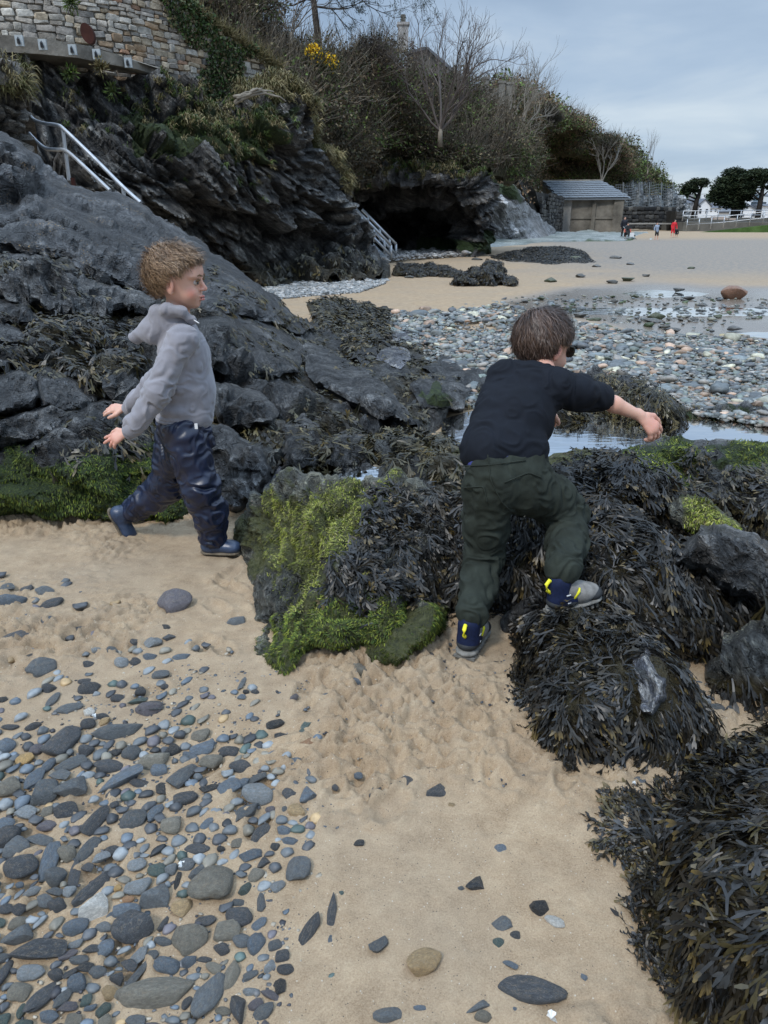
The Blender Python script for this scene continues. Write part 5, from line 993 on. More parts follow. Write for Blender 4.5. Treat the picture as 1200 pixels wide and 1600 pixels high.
weed([(R['c1'], 5200, MK([(505, 935), (520, 880), (560, 815), (600, 775), (640, 770), (690, 800), (720, 850), (706, 905), (680, 940), (620, 925), (575, 945), (540, 945)], a=6), .075, WD, .05), (R['c1'], 1500, MK([(560, 945), (600, 950), (590, 985), (570, 980)], a=4), .08, WD, .03)], 'dark bladder wrack beard hanging on the right of the algae boulder', rs)
weed([(R['e1'], 5000, lambda x, y, P: ((sdist(shoe_, x, y) < 6)*1.0), .08, WD, .06), (R['e14'], 700, full, .08, WD, .03)], 'thick dark wrack covering the broad mound under the bending boy', rs)
weed([(R['e2'], 7200, nob, .064, WD, .05)], 'shaggy black wrack heap that the boy\'s right shoe stands on', rs)
weed([(R['e4'], 6200, lambda x, y, P: (sdist([(1060, 1225), (1100, 1225), (1110, 1262), (1068, 1262)], x, y) < 0)*1.0, .072, WD+WO[:1], .05)], 'glossy black wrack heap in the bottom right corner of the sand', rs)
weed([(R['e8'], 2000, MK([(1040, 720), (1100, 700), (1110, 740), (1200, 725), (1240, 760), (1240, 800), (1060, 790)], [(960, 740), (1000, 745), (1010, 770), (960, 760)]), .075, WD+WO, .05), (R['e10'], 500, MK([(1050, 635), (1240, 635), (1240, 670), (1060, 665)], a=14), .08, WO, .04), (R['e7'], 1500, MK([(1110, 1065), (1230, 1055), (1230, 1120), (1120, 1112)]), .09, WD, .04), (R['e5'], 500, MK([(1160, 870), (1225, 850), (1225, 940), (1180, 940)], a=14), .1, WD+WO, .03)], 'dark wrack fringes on the rocks at the right edge', rs)
weed([(R['e9'], 2400, MK([(870, 602), (940, 600), (1060, 600), (1070, 665), (860, 665)], a=12), .085, WO+WD[:2], .07)], 'olive brown wrack beard on the far bank of the rock pool', rs)
weed([(R['e12'], 500, MK([(690, 720), (770, 740), (760, 790), (700, 790)], a=16), .09, WO, .04), (R['e11'], 600, full, .06, WO, .02), (R['b7'], 900, full, .11, WO, .05), (R['b5'], 420, full, .10, WO, .04), (R['b6'], 420, full, .10, WO, .04), (R['b14'], 200, full, .08, WO, .03)], 'olive wrack draped over the rocks around the small pool', rs)
cre = lambda k0, th: (lambda x, y, P: np.clip((fbm(P*3.0, 3, k0)-th)*6, 0, 1)*(y > 395))
shf = lambda x, y, P: np.clip(fbm(P*2.3, 3, 77)*3+.35, 0, 1)*(y > 430)*(1-.9*((x < 300) & (y > 735)))
weed([(R['shelf'], 900, shf, .075, WO+WD[:2], .05)]+[(R[k], 520, cre(i_+3, .12), .07, WO, .03) for i_, k in enumerate(['a1', 'a2', 'a3', 'a7', 'a8', 'a10', 'b1', 'b2', 'b3', 'b9', 'b10', 'b13', 'a9'])]+[(R['a5'], 1200, full, .08, WO+WD, .06), (R['a6'], 1000, full, .07, WO+WD, .04), (R['b15'], 900, full, .09, WO+WD[:3], .08), (R['b16'], 900, full, .09, WO+WD[:3], .06),
      (R['slab'], 420, MK([(340, 435), (400, 450), (470, 500), (430, 505), (350, 480)], [(180, 470), (260, 480), (240, 500)], a=26), .08, WO, .04), (R['a11'], 700, MK([(70, 680), (240, 640), (250, 700), (190, 720), (90, 730)], [(100, 640), (130, 650), (95, 720), (75, 700)], a=24), .07, WO+WD[:2], .03)], 'brown wrack strewn through the crevices of the left reef', rs, kind=1)
weed([(R['f0'], 1100, full, .075, WD[:3], .05), (R['f1'], 1100, full, .075, WD[:3], .05), (R['f2'], 600, full, .09, WD[:3], .06)], 'black wrack covering the mounds on the far sand', rs, kind=1)
weed([(cl, 60, pmask([[(430, 400), (540, 372), (600, 400), (616, 432), (430, 456), (380, 440)]], amt=12), .18, WO, .06)], 'brown wrack along the wet foot of the dark cliff', rs, kind=1)
# green algae: short wet blades lying down the rock
def algae(pts, lab, seed, L=.03):
    rs = np.random.default_rng(seed); nb = NB()
    for pt, dens, mask, pal in pts:
        n = int(dens*area(pt, mask)); 
        if n < 3: continue
        Q, nn = sample(pt, n, rs, mask); g = np.array([0, 0, -1.])+nn*nn[:, 2:3]; T = unit(g+np.stack([vn(Q*11, 1), vn(Q*11, 2), vn(Q*11, 3)], 1)*.7+rs.normal(0, .3, (n, 3))+nn*.03)
        W = unit(np.cross(T, nn)); l_ = L*rs.uniform(.5, 1.3, (n, 1)); w_ = l_*.11; A = Q+nn*.004; B = A+T*l_*.55+nn*l_*.06; C = A+T*l_+nn*l_*.02
        V = np.stack([A-W*w_, A+W*w_, B+W*w_, B-W*w_, C+W*w_*.3, C-W*w_*.3], 1).reshape(-1, 3); F = (np.array([(0, 1, 2, 3), (3, 2, 4, 5)])[None]+np.arange(n)[:, None, None]*6).reshape(-1, 4)
        col = pick(pal, n, rs, v=.35)*(1+.7*fbm(Q*9, 3, 6)[:, None]); nb.add((V, F, np.repeat(col, 6, 0)))
    nb.obj('green_algae', M['leaf'], label=lab, cat='algae', kind='stuff')
AG = [(.13, .16, .02), (.20, .22, .035), (.08, .10, .02), (.28, .28, .08), (.15, .14, .07)]; AD = [(.035, .06, .012), (.06, .09, .02), (.02, .035, .008), (.10, .12, .03)]
mc1 = pmask([[(440, 800), (480, 780), (560, 775), (600, 772), (560, 830), (515, 880), (500, 935), (470, 930), (455, 880), (430, 850)]], amt=34, soft=18, seed=8); mc2 = pmask([[(410, 1010), (440, 950), (540, 955), (640, 925), (690, 960), (680, 1000), (600, 1040), (540, 1010), (440, 1075), (412, 1060)]], amt=14, soft=14, seed=9)
algae([(R['c1'], 34000, mc1, AG), (R['c1'], 42000, mc2, AG[:3]+AD)], 'bright green algae blades matted on the big front boulder', 5, .012)
algae([(R['e6'], 34000, MK([(1072, 770), (1100, 772), (1155, 835), (1075, 845)]), AG), (R['e8'], 13000, MK([(975, 700), (1080, 690), (1085, 735), (1040, 765), (980, 730)], [(1100, 690), (1240, 690), (1240, 730), (1150, 730)], a=14), AG[:3]+AD)], 'green algae on the boulders at the right', 6, .015)
algae([(R['a11'], 19000, pmask([MOSSL], amt=22, soft=14, seed=5), AD+AG[:1])], 'deep green algae on the long rock behind the walking boy', 7, .014)
# ================================================================ beach stones
def stone_proto(seed, ang, sub=2):
    """water-worn (ang=0) to angular (ang=1) stone, unit size"""
    rs = np.random.default_rng(seed); bm = bmesh.new(); bmesh.ops.create_icosphere(bm, subdivisions=sub, radius=1); V = np.array([v.co for v in bm.verts]); F = np.array([[v.index for v in f.verts] for f in bm.faces]); bm.free()
    V *= 1+.26*vn(V*1.2+seed, 1)[:, None]+.10*vn(V*2.6+seed, 2)[:, None]
    for _ in range(int(4+ang*8)):
        n = unit(rs.normal(size=3)*[1, 1, .7]); d = rs.uniform(.62-.22*ang, .88-.12*ang); h = V@n-d; V -= np.where(h > 0, h, 0)[:, None]*n*(.55+.45*ang)
    V *= 1+.018*vn(V*7+seed, 3)[:, None]; ex = abs(V).max(0); V /= ex; return V, F
import bmesh
PR = [mesh('stone', *stone_proto(i_+1, [.1, .2, .35, .3, .55, .8, .95, 1.0, .7, .4][i_ % 10], 3), True, 42 if i_ % 10 > 3 else None) for i_ in range(30)]
for m_ in PR: m_.materials.append(M['stone'])
GY = dict(d=(.062, .066, .071), g=(.105, .115, .12), b=(.115, .14, .165), s=(.20, .215, .22), o=(.19, .175, .14), w=(.55, .53, .48), t=(.36, .25, .13), y=(.42, .27, .11), k=(.03, .032, .034), n=(.07, .10, .09), r=(.30, .17, .09), p=(.12, .11, .12))
GROUPS = dict(d='dark slate beach stones', g='grey beach stones', b='blue-grey beach stones', s='pale grey beach stones', o='olive-brown beach stones', w='white beach stones', t='tan beach stones', y='ochre beach stones', k='black beach stones', n='greenish beach stones', r='rusty beach stones', p='purplish beach stones')
LB = dict(d='dark slate stone lying half sunk in the sand of the foreground', g='mid grey stone lying in the sand of the foreground', b='blue-grey stone lying in the sand of the foreground', s='pale grey stone lying in the sand of the foreground', o='olive brown stone lying in the sand of the foreground', w='small white stone in the foreground sand', t='tan stone in the foreground sand', y='ochre stone in the foreground sand', k='black stone in the foreground sand', n='dull green stone in the foreground sand', r='rusty brown stone in the foreground sand', p='purplish grey stone in the foreground sand')
CN = dict(d='dark slate', g='mid grey', b='blue-grey', s='pale grey', o='olive brown', w='white', t='tan', y='ochre', k='black', n='dull green', r='rusty brown', p='purplish grey')
placed = []; EXTRA = []
def put(px, py, w_, h_, ang, c, shp, lab=None, rs=None, sink=.36, flat=None):
    if flat is not None: sink = flat
    """stone covering about w_ x h_ pixels, its long side turned by ang (degrees, picture sense)"""
    P = PZ(px, py, .0); q1 = PZ(px+1, py, 0); q2 = PZ(px, py-1, 0); sx = np.linalg.norm(q1-P); sy = np.linalg.norm(q2-P)
    L = max(w_, h_); S_ = min(w_, h_); a = math.radians(ang); 
    # long axis direction on the ground
    d = np.array([math.cos(a)*sx, math.sin(a)*sy]); l_ = np.linalg.norm(d)*L/2; th = math.atan2(d[1], d[0]); e_ = np.array([-math.sin(a)*sx, math.cos(a)*sy]); s_ = np.linalg.norm(e_)*S_/2
    s_ = min(s_, l_)*.92; hz = s_*rs.uniform(.5, .85); hz = min(hz, .035+.25*s_)
    col = np.array(GY[c])*rs.uniform(.8, 1.25)
    if len(placed) >= 300: EXTRA.append((P, l_, s_, hz, th, sink, col, shp)); placed.append((P[0], P[1], l_, s_, th)); return
    o = bpy.data.objects.new('stone', PR[shp+10*int(rs.integers(0, 3))]); COL.objects.link(o); o.location = (P[0], P[1], hz*(1-2*sink)); o.rotation_euler = (rs.normal(0, .13), rs.normal(0, .13), th); o.scale = (l_, s_, hz)
    o.color = tuple(col)+(1,)
    if not lab:
        zn = 'in the upper part of the dense pebble field at left' if px < 520 and 1120 < py < 1280 else 'in the middle of the dense pebble field at left' if px < 520 and 1280 <= py < 1440 else 'at the bottom of the dense pebble field at left' if px < 520 and py >= 1440 else 'among the sparse stones on the upper left sand' if px < 560 else 'beside the boys and weed rocks at right' if py < 1250 else 'on the open sand of the lower right'
        szn = 'large' if L > 40 else 'medium' if L > 24 else 'small'; fm = ['rounded', 'rounded', 'rounded', 'rounded', 'flattish', 'angular', 'angular', 'angular', 'lumpy', 'oval'][shp]
        lb_ = '%s %s %s stone %s' % (szn, fm, CN[c], zn)
    tag(o, lab or lb_, 'stone', None if lab else lb_.replace(' stone ', ' stones ')); placed.append((P[0], P[1], l_, s_, th)); return o
rs = np.random.default_rng(5)
def cr3(lst, ox, oy, k):                                            # (x, y, w, h, angle, colour, shape[, label]) in zoomed sketch units
    for t in lst: put(ox+t[0]/k, oy+t[1]/k, t[2]/k, t[3]/k, t[4], t[5], t[6], t[7] if len(t) > 7 else None, rs, *( [t[8]] if len(t) > 8 else []))
cr3([(240, 145, 105, 130, 70, 'd', 1, 'large smooth dark stone with white scratches near the white pebble'), (445, 105, 175, 60, 18, 'g', 4), (335, 35, 42, 36, 0, 'w', 3, 'small white stone above the largest pebble field'), (392, 68, 45, 25, 15, 't', 5), (383, 50, 60, 22, 0, 'd', 1), (98, 208, 70, 72, 0, 'y', 1, 'bright ochre pebble near the left edge of the pebble field'), (25, 165, 75, 60, 10, 'b', 2), (140, 175, 55, 50, 20, 'p', 2), (35, 325, 90, 92, 0, 'o', 1, 'round olive grey stone at the left edge of the pebble field'),
     (180, 235, 42, 52, 60, 'b', 0), (130, 285, 60, 75, 70, 'b', 3), (228, 270, 100, 42, -8, 'g', 4), (410, 237, 110, 50, 8, 'd', 0), (270, 228, 110, 42, 25, 'g', 3), (495, 190, 70, 72, 20, 'g', 2), (330, 82, 62, 44, 0, 'd', 0), (455, 290, 165, 62, 28, 'b', 4, 'long blue-grey slate tilting up right in the pebble field'), (320, 178, 66, 48, 0, 'd', 4), (162, 340, 120, 105, 0, 'g', 8, 'broad flat grey stone beside the forked grey slab'), (280, 328, 145, 80, 8, 'g', 6, 'forked flat grey slab at the left of the pebble field'), (575, 222, 120, 70, 15, 'o', 4), (605, 250, 72, 56, 25, 'b', 5, 'half round bright blue-grey stone in the pebble field'),
     (770, 168, 115, 56, 18, 'b', 4), (760, 120, 90, 48, 5, 'o', 4), (718, 202, 78, 26, -22, 'b', 3), (858, 182, 82, 48, 0, 'd', 0), (650, 180, 58, 40, 0, 'k', 1), (800, 222, 110, 52, 0, 'o', 4), (905, 243, 92, 56, 5, 'd', 1), (675, 285, 75, 130, 62, 'g', 7, 'upright ribbed grey slate standing in the pebble field'), (610, 325, 45, 60, -50, 'k', 7), (790, 318, 72, 32, 30, 'k', 6), (850, 328, 110, 62, 25, 'b', 6), (700, 358, 95, 52, 5, 'd', 1), (970, 347, 130, 78, -3, 's', 2, 'round flat greenish grey stone right of the pebble field'), (1078, 345, 70, 52, 25, 'd', 6), (1160, 355, 85, 72, 30, 'b', 6), (1113, 410, 70, 50, 0, 't', 2, 'ochre brown round pebble near the right of the field'), (920, 410, 110, 58, 22, 'g', 5),
     (1014, 400, 42, 40, 0, 'p', 0), (1060, 398, 48, 34, 0, 'g', 0), (965, 280, 78, 36, 30, 'g', 6), (910, 300, 55, 40, 10, 'b', 5), (362, 440, 68, 120, 65, 'd', 1, 'long dark smooth stone like a club in the pebble field'), (428, 381, 42, 36, 0, 'd', 0), (500, 445, 105, 72, 25, 'g', 3), (585, 410, 50, 90, 75, 'b', 3), (650, 460, 92, 75, 20, 'o', 4), (775, 455, 90, 36, 50, 'b', 6), (255, 470, 26, 34, 90, 'b', 2), (100, 415, 85, 70, 0, 's', 4), (172, 410, 58, 56, 0, 'o', 8), (250, 402, 85, 72, 20, 'd', 3), (28, 450, 66, 60, 0, 'b', 1), (185, 462, 90, 44, 5, 'p', 5), (30, 508, 90, 78, 30, 'd', 3), (65, 552, 98, 68, 8, 'g', 1), (150, 515, 110, 45, 0, 'g', 4), (77, 618, 140, 92, 0, 'd', 0, 'large dark oval stone with sandy patches near the left edge'),
     (185, 590, 78, 125, 100, 'b', 3, 'tall blue-grey stone standing beside the dark oval stone'), (255, 568, 82, 78, 0, 'o', 1), (332, 548, 62, 100, 70, 'g', 3), (280, 640, 55, 100, 95, 'd', 5), (330, 618, 52, 52, 0, 'd', 4), (418, 552, 58, 60, 0, 'd', 5), (512, 608, 72, 78, 0, 's', 0, 'round banded grey pebble touching the green one'), (588, 628, 76, 66, 0, 'n', 0, 'round green pebble in the middle of the pebble field'), (800, 688, 175, 180, 45, 'o', 2, 'largest brown-grey stone of the pebble field', .25), (528, 687, 125, 72, 12, 's', 4, 'pale mottled grey stone right of the ochre pebble'), (442, 694, 30, 28, 0, 'y', 1), (665, 668, 28, 72, 90, 'k', 0), (735, 635, 65, 78, 60, 'g', 5), (595, 735, 135, 92, 20, 'g', 7, 'striped flat grey stone in the middle of the pebble field'),
     (365, 770, 130, 82, 38, 'w', 7, 'pale whitish angular stone in the pebble field', .22), (330, 705, 78, 165, 52, 'd', 5, 'long dark ridged slate left of the whitish stone'), (480, 735, 55, 30, 0, 'r', 2), (480, 778, 110, 58, 8, 'b', 3), (505, 848, 155, 125, 20, 'd', 2, 'big blackish rounded stone below the mottled one'), (282, 840, 92, 92, 0, 'b', 2, 'blue-grey rounded stone below the whitish stone'), (215, 763, 74, 60, 0, 'd', 1), (25, 770, 52, 46, 0, 'd', 3), (680, 768, 85, 78, 30, 't', 8, 'lumpy tan stone left of the largest stone'), (420, 800, 42, 42, 0, 'b', 3), (610, 828, 35, 70, 70, 'd', 5), (775, 815, 85, 48, 0, 'd', 1), (895, 805, 110, 82, -8, 'd', 0, 'smooth dark bluish stone below the largest stone'), (840, 853, 135, 90, -8, 'o', 8, 'lumpy olive stone under the smooth bluish one'),
     (895, 748, 52, 34, 0, 'g', 0), (915, 698, 50, 66, 60, 'n', 5), (715, 885, 150, 130, 0, 'o', 2, 'flat half buried grey-green stone left of the lumpy olive stone', .42), (908, 890, 76, 76, 0, 'g', 0), (962, 905, 76, 92, 80, 'b', 3), (150, 930, 215, 100, 10, 'd', 4, 'long dark flat stone with sandy patches at lower left'), (80, 880, 130, 75, 18, 'g', 6), (290, 900, 68, 36, 20, 's', 4), (398, 920, 62, 68, 50, 'b', 3), (628, 985, 108, 72, -10, 'b', 0, 'blue-grey bean shaped stone at the lower middle'), (515, 1015, 42, 135, 58, 'g', 5), (575, 943, 48, 48, 0, 'g', 1), (122, 1010, 105, 62, 3, 's', 1), (293, 1052, 78, 68, 0, 'b', 2), (575, 1095, 300, 135, 12, 'o', 4, 'broad flat sandy brown slab at the bottom of the pebble field', .38), (785, 1100, 115, 180, 75, 'g', 2, 'oval dark speckled stone beside the sandy slab'),
     (73, 1085, 88, 88, 0, 'o', 0), (158, 1105, 70, 150, 60, 'd', 3), (8, 1020, 50, 130, 90, 'd', 0), (320, 1113, 56, 52, 0, 'n', 8), (235, 1110, 48, 80, 60, 'g', 3), (345, 1140, 60, 26, 15, 'b', 4), (705, 1118, 42, 70, 75, 'd', 5), (865, 1030, 75, 120, 80, 'o', 4), (895, 1140, 80, 140, 105, 'd', 7), (960, 1128, 60, 45, 30, 'p', 3), (985, 1165, 100, 62, 30, 'g', 3), (940, 1078, 78, 42, 0, 's', 5), (80, 1155, 34, 54, 90, 'n', 3), (1035, 80, 72, 40, 0, 'k', 1), (1145, 95, 40, 120, 55, 'n', 6, 'ribbed green-grey slate beside the orange stone'), (1160, 165, 82, 52, 8, 'r', 7, 'orange brown angular stone on open sand'), (1110, 220, 52, 36, 15, 'b', 6), (985, 485, 55, 110, 55, 'd', 5), (1065, 475, 62, 46, -10, 'b', 5), (1085, 518, 66, 36, 0, 'b', 4),
     (1035, 538, 42, 40, 0, 'd', 4), (895, 525, 58, 46, 0, 'o', 5), (945, 570, 82, 52, 30, 'b', 6), (1102, 635, 125, 110, -8, 'g', 6, 'square grey slate slab at the right of the pebble field', .3), (978, 748, 46, 95, 100, 'g', 5), (735, 548, 105, 42, 0, 'd', 3, None, .45), (832, 545, 32, 36, 40, 'k', 5), (1165, 850, 62, 210, 62, 'd', 5, 'long pale tipped slate shard leaning in open sand'), (1070, 1000, 70, 50, 0, 'd', 0), (1052, 1060, 50, 65, 110, 'k', 6), (765, 962, 62, 24, 0, 'd', 3), (565, 18, 85, 50, 20, 'd', 4), (45, 90, 80, 20, 0, 'd', 4), (125, 86, 52, 34, 25, 'd', 2), (205, 655, 90, 70, 0, 'g', 4), (380, 250, 40, 34, 0, 'd', 2), (440, 185, 50, 46, 0, 'k', 4), (530, 300, 90, 34, 0, 'd', 4, None, .45), (75, 680, 34, 26, 0, 'b', 0)], 0, 1100, 2.4)
cr3([(282, 790, 45, 150, 80, 'd', 5, 'upright dark slate shard stuck to the pale tipped one'), (282, 890, 34, 42, 90, 'b', 3), (450, 320, 50, 95, 85, 'd', 6), (565, 305, 90, 52, 25, 'd', 6), (500, 308, 42, 34, 0, 'k', 5), (685, 340, 105, 62, 20, 'd', 7, 'dark broken slate lying alone in the middle sand'), (740, 385, 42, 34, 0, 't', 4), (385, 528, 52, 34, 0, 'k', 4), (917, 545, 52, 38, 0, 'b', 3, None, .42), (828, 688, 88, 78, 0, 'k', 6, 'black folded stone in the middle sand'), (1055, 765, 82, 84, 20, 'k', 5, 'black triangular stone beside a pale crumbly one'), (1120, 822, 78, 52, -20, 'w', 8, 'pale crumbly stone beside the black triangular one', .4), (925, 830, 62, 72, 30, 'g', 6), (968, 872, 50, 42, 0, 'd', 0), (910, 898, 50, 44, 0, 'n', 2, None, .42),
     (455, 912, 78, 92, 60, 'g', 7, 'grey wedge stone alone in the lower middle sand'), (630, 985, 140, 120, 35, 't', 8, 'yellowish brown lump half sunk in the lower middle sand', .3), (952, 980, 72, 34, -28, 'b', 4), (1030, 1085, 270, 110, -12, 'd', 3, 'largest dark ridged stone in the lower right sand', .22), (840, 1140, 115, 42, 15, 'g', 6), (850, 1178, 70, 50, 0, 'o', 3), (495, 1175, 115, 72, 0, 'g', 2, 'smooth grey boulder cut by the bottom edge', .35), (320, 712, 24, 22, 0, 'n', 0), (770, 695, 34, 34, 0, 'g', 2), (825, 322, 62, 14, 0, 'd', 3, None, .45), (615, 1140, 50, 24, 0, 'b', 3, None, .42), (385, 270, 34, 36, 0, 'b', 3, None, .42), (300, 318, 34, 30, 0, 'd', 5), (1110, 1180, 50, 26, -30, 'w', 6), (970, 1145, 26, 20, 0, 'b', 2)], 400, 1100, 2.4)
cr3([(550, 297, 118, 95, 0, 'p', 2, 'lone dark purplish boulder on the upper sand behind the pebbles', .2), (38, 287, 95, 36, 12, 'b', 4), (88, 245, 48, 34, 0, 'd', 2), (170, 290, 82, 28, 12, 'd', 4), (140, 253, 60, 22, 0, 'g', 3), (55, 395, 95, 34, 12, 'd', 1), (255, 370, 52, 18, 5, 'd', 3, None, .4), (740, 345, 50, 38, 25, 'g', 4), (380, 477, 50, 36, 0, 's', 0), (300, 434, 32, 22, 0, 's', 2), (470, 418, 72, 28, 12, 's', 6), (352, 442, 42, 26, 0, 'g', 2), (420, 472, 40, 30, 0, 'd', 3), (468, 456, 46, 26, 12, 'b', 4), (98, 455, 26, 58, 65, 'k', 5), (130, 495, 88, 44, 12, 'g', 3), (278, 478, 44, 36, 0, 'd', 5), (150, 555, 50, 38, 0, 'd', 4), (278, 555, 68, 38, 0, 'd', 0), (265, 532, 42, 20, 0, 'd', 2), (505, 512, 62, 24, 0, 'g', 3), (440, 565, 34, 26, 0, 'd', 1), (165, 590, 34, 42, 70, 'g', 3), (10, 590, 34, 30, 0, 'k', 1), (370, 585, 48, 20, 0, 'd', 3), (470, 618, 75, 48, 25, 'p', 4), (430, 595, 62, 18, 10, 'n', 4), (215, 618, 85, 22, 12, 'g', 3), (760, 530, 22, 62, 80, 'g', 5), (770, 566, 22, 16, 0, 'k', 2), (798, 566, 28, 22, 0, 'd', 1), (755, 582, 30, 24, 0, 'b', 4), (915, 582, 28, 34, 60, 'p', 5), (1008, 592, 46, 48, 50, 'g', 6, None, .4), (565, 455, 60, 20, 10, 'b', 4, None, .42), (520, 365, 38, 24, 0, 'k', 6), (525, 395, 40, 26, -20, 'd', 6), (880, 703, 56, 34, -10, 'k', 5), (515, 548, 26, 18, 0, 'd', 0), (20, 245, 40, 26, 20, 'g', 4), (430, 410, 30, 34, 45, 'd', 5), (1110, 490, 50, 36, 0, 'o', 0, 'round olive stone at the foot of the algae boulder'), (1130, 502, 55, 28, 0, 'o', 1), (1055, 512, 48, 26, 0, 'k', 4), (1112, 535, 46, 38, 0, 'b', 5), (1165, 0, 0, 0, 0, 'b', 5)][:-1], 0, 800, 2)
cr3([(857, 905, 34, 44, 60, 'd', 1), (925, 885, 105, 48, -20, 'g', 4), (960, 830, 82, 46, 12, 'k', 1), (880, 940, 36, 34, 0, 'k', 4), (930, 942, 90, 42, 15, 'd', 5), (812, 965, 70, 42, -20, 'b', 6), (1020, 880, 55, 22, 0, 'd', 4), (1030, 750, 40, 44, 0, 't', 5), (1000, 770, 44, 60, 60, 'd', 3), (1020, 805, 50, 26, 20, 't', 6)], 340, 700, 2.857)
cr3([(55, 745, 72, 52, 15, 'g', 1), (100, 755, 66, 46, 0, 'o', 3), (38, 802, 44, 28, 0, 'w', 3), (75, 800, 32, 22, 0, 'k', 1), (815, 1030, 105, 48, -8, 'g', 5, 'flat ribbed grey stone in the small sand patch at right'), (930, 1190, 50, 42, -30, 's', 3), (985, 1222, 78, 34, -8, 'g', 1), (1040, 1180, 90, 62, 15, 'k', 3), (1135, 1235, 90, 40, -20, 'g', 3, None, .42), (830, 1475, 115, 70, 0, 'n', 7), (740, 1490, 100, 75, 0, 'n', 6), (660, 1535, 70, 40, 0, 'b', 5), (660, 1510, 24, 16, 0, 'w', 3)], 760, 660, 2.727)
cr3([(945, 1480, 120, 90, 20, 'r', 8, 'pinkish brown stone under the weed at the bottom right'), (980, 1525, 60, 50, 0, 'b', 4), (455, 650, 30, 60, 100, 'b', 3), (215, 1298, 42, 42, -30, 'b', 6), (785, 340, 150, 70, 0, 'b', 3, 'smooth blue-grey stone showing through the corner weed heap', .15)], 850, 1150, 3.43)
# smaller filler stones between the traced ones
n_tr = len(placed); fill = [[(-30, 1180), (120, 1120), (250, 1080), (330, 1130), (420, 1150), (510, 1230), (480, 1330), (410, 1420), (440, 1500), (430, 1640), (-30, 1640)]]; fill2 = [(-30, 900), (90, 900), (300, 1000), (420, 1080), (420, 1150), (120, 1130), (-30, 1190)]
def clash(x, y, r):
    for (a, b, l_, s_, th) in placed:
        dx_, dy_ = x-a, y-b; u = dx_*math.cos(th)+dy_*math.sin(th); v = -dx_*math.sin(th)+dy_*math.cos(th)
        if (u/(l_+r))**2+(v/(s_+r))**2 < .9: return True
    return False
cnt = 0; kinds = list('ddddggggbbssssooonpkt'); cand = []
for _ in range(9000):
    a_, b_ = rs.uniform(-20, 540), rs.uniform(890, 1610); A_ = np.array([a_]); B_ = np.array([b_]); i1 = inside(fill[0], A_, B_)[0]; i2 = inside(fill2, A_, B_)[0]
    if not (i1 or i2 or rs.random() < .012): continue
    if i2 and rs.random() > .16: continue
    w_ = rs.uniform(9, 30)*(.5+.6*(b_-900)/650) if i1 else rs.uniform(7, 18); P = PZ(a_, b_, 0); r = w_*np.linalg.norm(PZ(a_+1, b_, 0)-P)/2
    cand.append((w_, a_, b_, r, P))
for (w_, a_, b_, r, P) in sorted(cand, key=lambda t: -t[0]):
    if clash(P[0], P[1], r*.62): continue
    c = kinds[rs.integers(len(kinds))]; put(a_, b_, w_, w_*rs.uniform(.5, .85), rs.uniform(-20, 60), c, int(rs.choice([1, 2, 3, 4, 4, 5, 6, 7, 8])), None, rs); cnt += 1
    if cnt > 380: break
P2 = [stone_proto(i_+1, [0, .1, .25, .2, .45, .7, .9, 1.0, .6, .3][i_], 2) for i_ in range(10)]
# individual stones count past the limit become one gravel object made of tiny chips
def chips(n, polys, size, pal, name, lab, seed, zf=None, sub=1, kind='stuff', flat=.55, mask=None, cat='stones', jz=0):
    rs = np.random.default_rng(seed); pr = [stone_proto(50+i_, [0, .3, .7, 1][i_ % 4], sub) for i_ in range(8)]
    out = NB(); pts = []
    al = np.array(polys[0]); 
    Wd = np.array([PZ(a, b, 0)[:2] for a, b in al]); lo, hi = Wd.min(0), Wd.max(0); k = 0; P = np.zeros((0, 2))
    while len(P) < n and k < 60:
        q = rs.uniform(lo, hi, (n, 2)); m = inside(Wd, q[:, 0], q[:, 1]); q = q[m]
        if mask is not None: q = q[rs.random(len(q)) < mask(q)]
        P = np.concatenate([P, q]); k += 1
    P = P[:n]; n = len(P); sz = rs.lognormal(0, .38, n)*size; asp = rs.uniform(.55, .95, n); th = rs.uniform(0, 6.28, n); pal = np.array(pal); col = pal[rs.integers(len(pal), size=n)]*rs.uniform(.7, 1.35, (n, 1)); ids = rs.integers(0, 8, n)
    z = (zf(P) if zf is not None else np.zeros(n))+rs.uniform(-.1, .2, n)*sz+jz*rs.random(n)
    for i_ in range(8):
        m = np.where(ids == i_)[0]
        if not len(m): continue
        v, f = pr[i_]; K = len(v); sx, sy, sz_ = sz[m], sz[m]*asp[m], sz[m]*asp[m]*flat; c, s = np.cos(th[m]), np.sin(th[m])
        x = v[None, :, 0]*sx[:, None]; y = v[None, :, 1]*sy[:, None]; zz_ = v[None, :, 2]*sz_[:, None]+.25*x*rs.normal(0, .6, (len(m), 1))
        W3 = np.stack([P[m, 0][:, None]+x*c[:, None]-y*s[:, None], P[m, 1][:, None]+x*s[:, None]+y*c[:, None], z[m][:, None]+zz_], -1)
        out.add((W3.reshape(-1, 3), (f[None]+np.arange(len(m))[:, None, None]*K).reshape(-1, 3), np.repeat(col[m], K, 0)))
    return out.obj(name, M['cobble'], label=lab, cat=cat, kind=kind)
ex = NB()
for (P, l_, s_, hz, th, sink, col, shp) in EXTRA:
    v, f = P2[shp]; c_, s2 = math.cos(th), math.sin(th); x, y = v[:, 0]*l_, v[:, 1]*s_; ex.add((np.stack([P[0]+x*c_-y*s2, P[1]+x*s2+y*c_, hz*(1-2*sink)+v[:, 2]*hz], 1), f, np.tile(col, (len(v), 1))))
ex.obj('small_stones', M['cobble'], label='smallest grey stones and chips filling gaps in the foreground pebble field', cat='stones', kind='stuff')
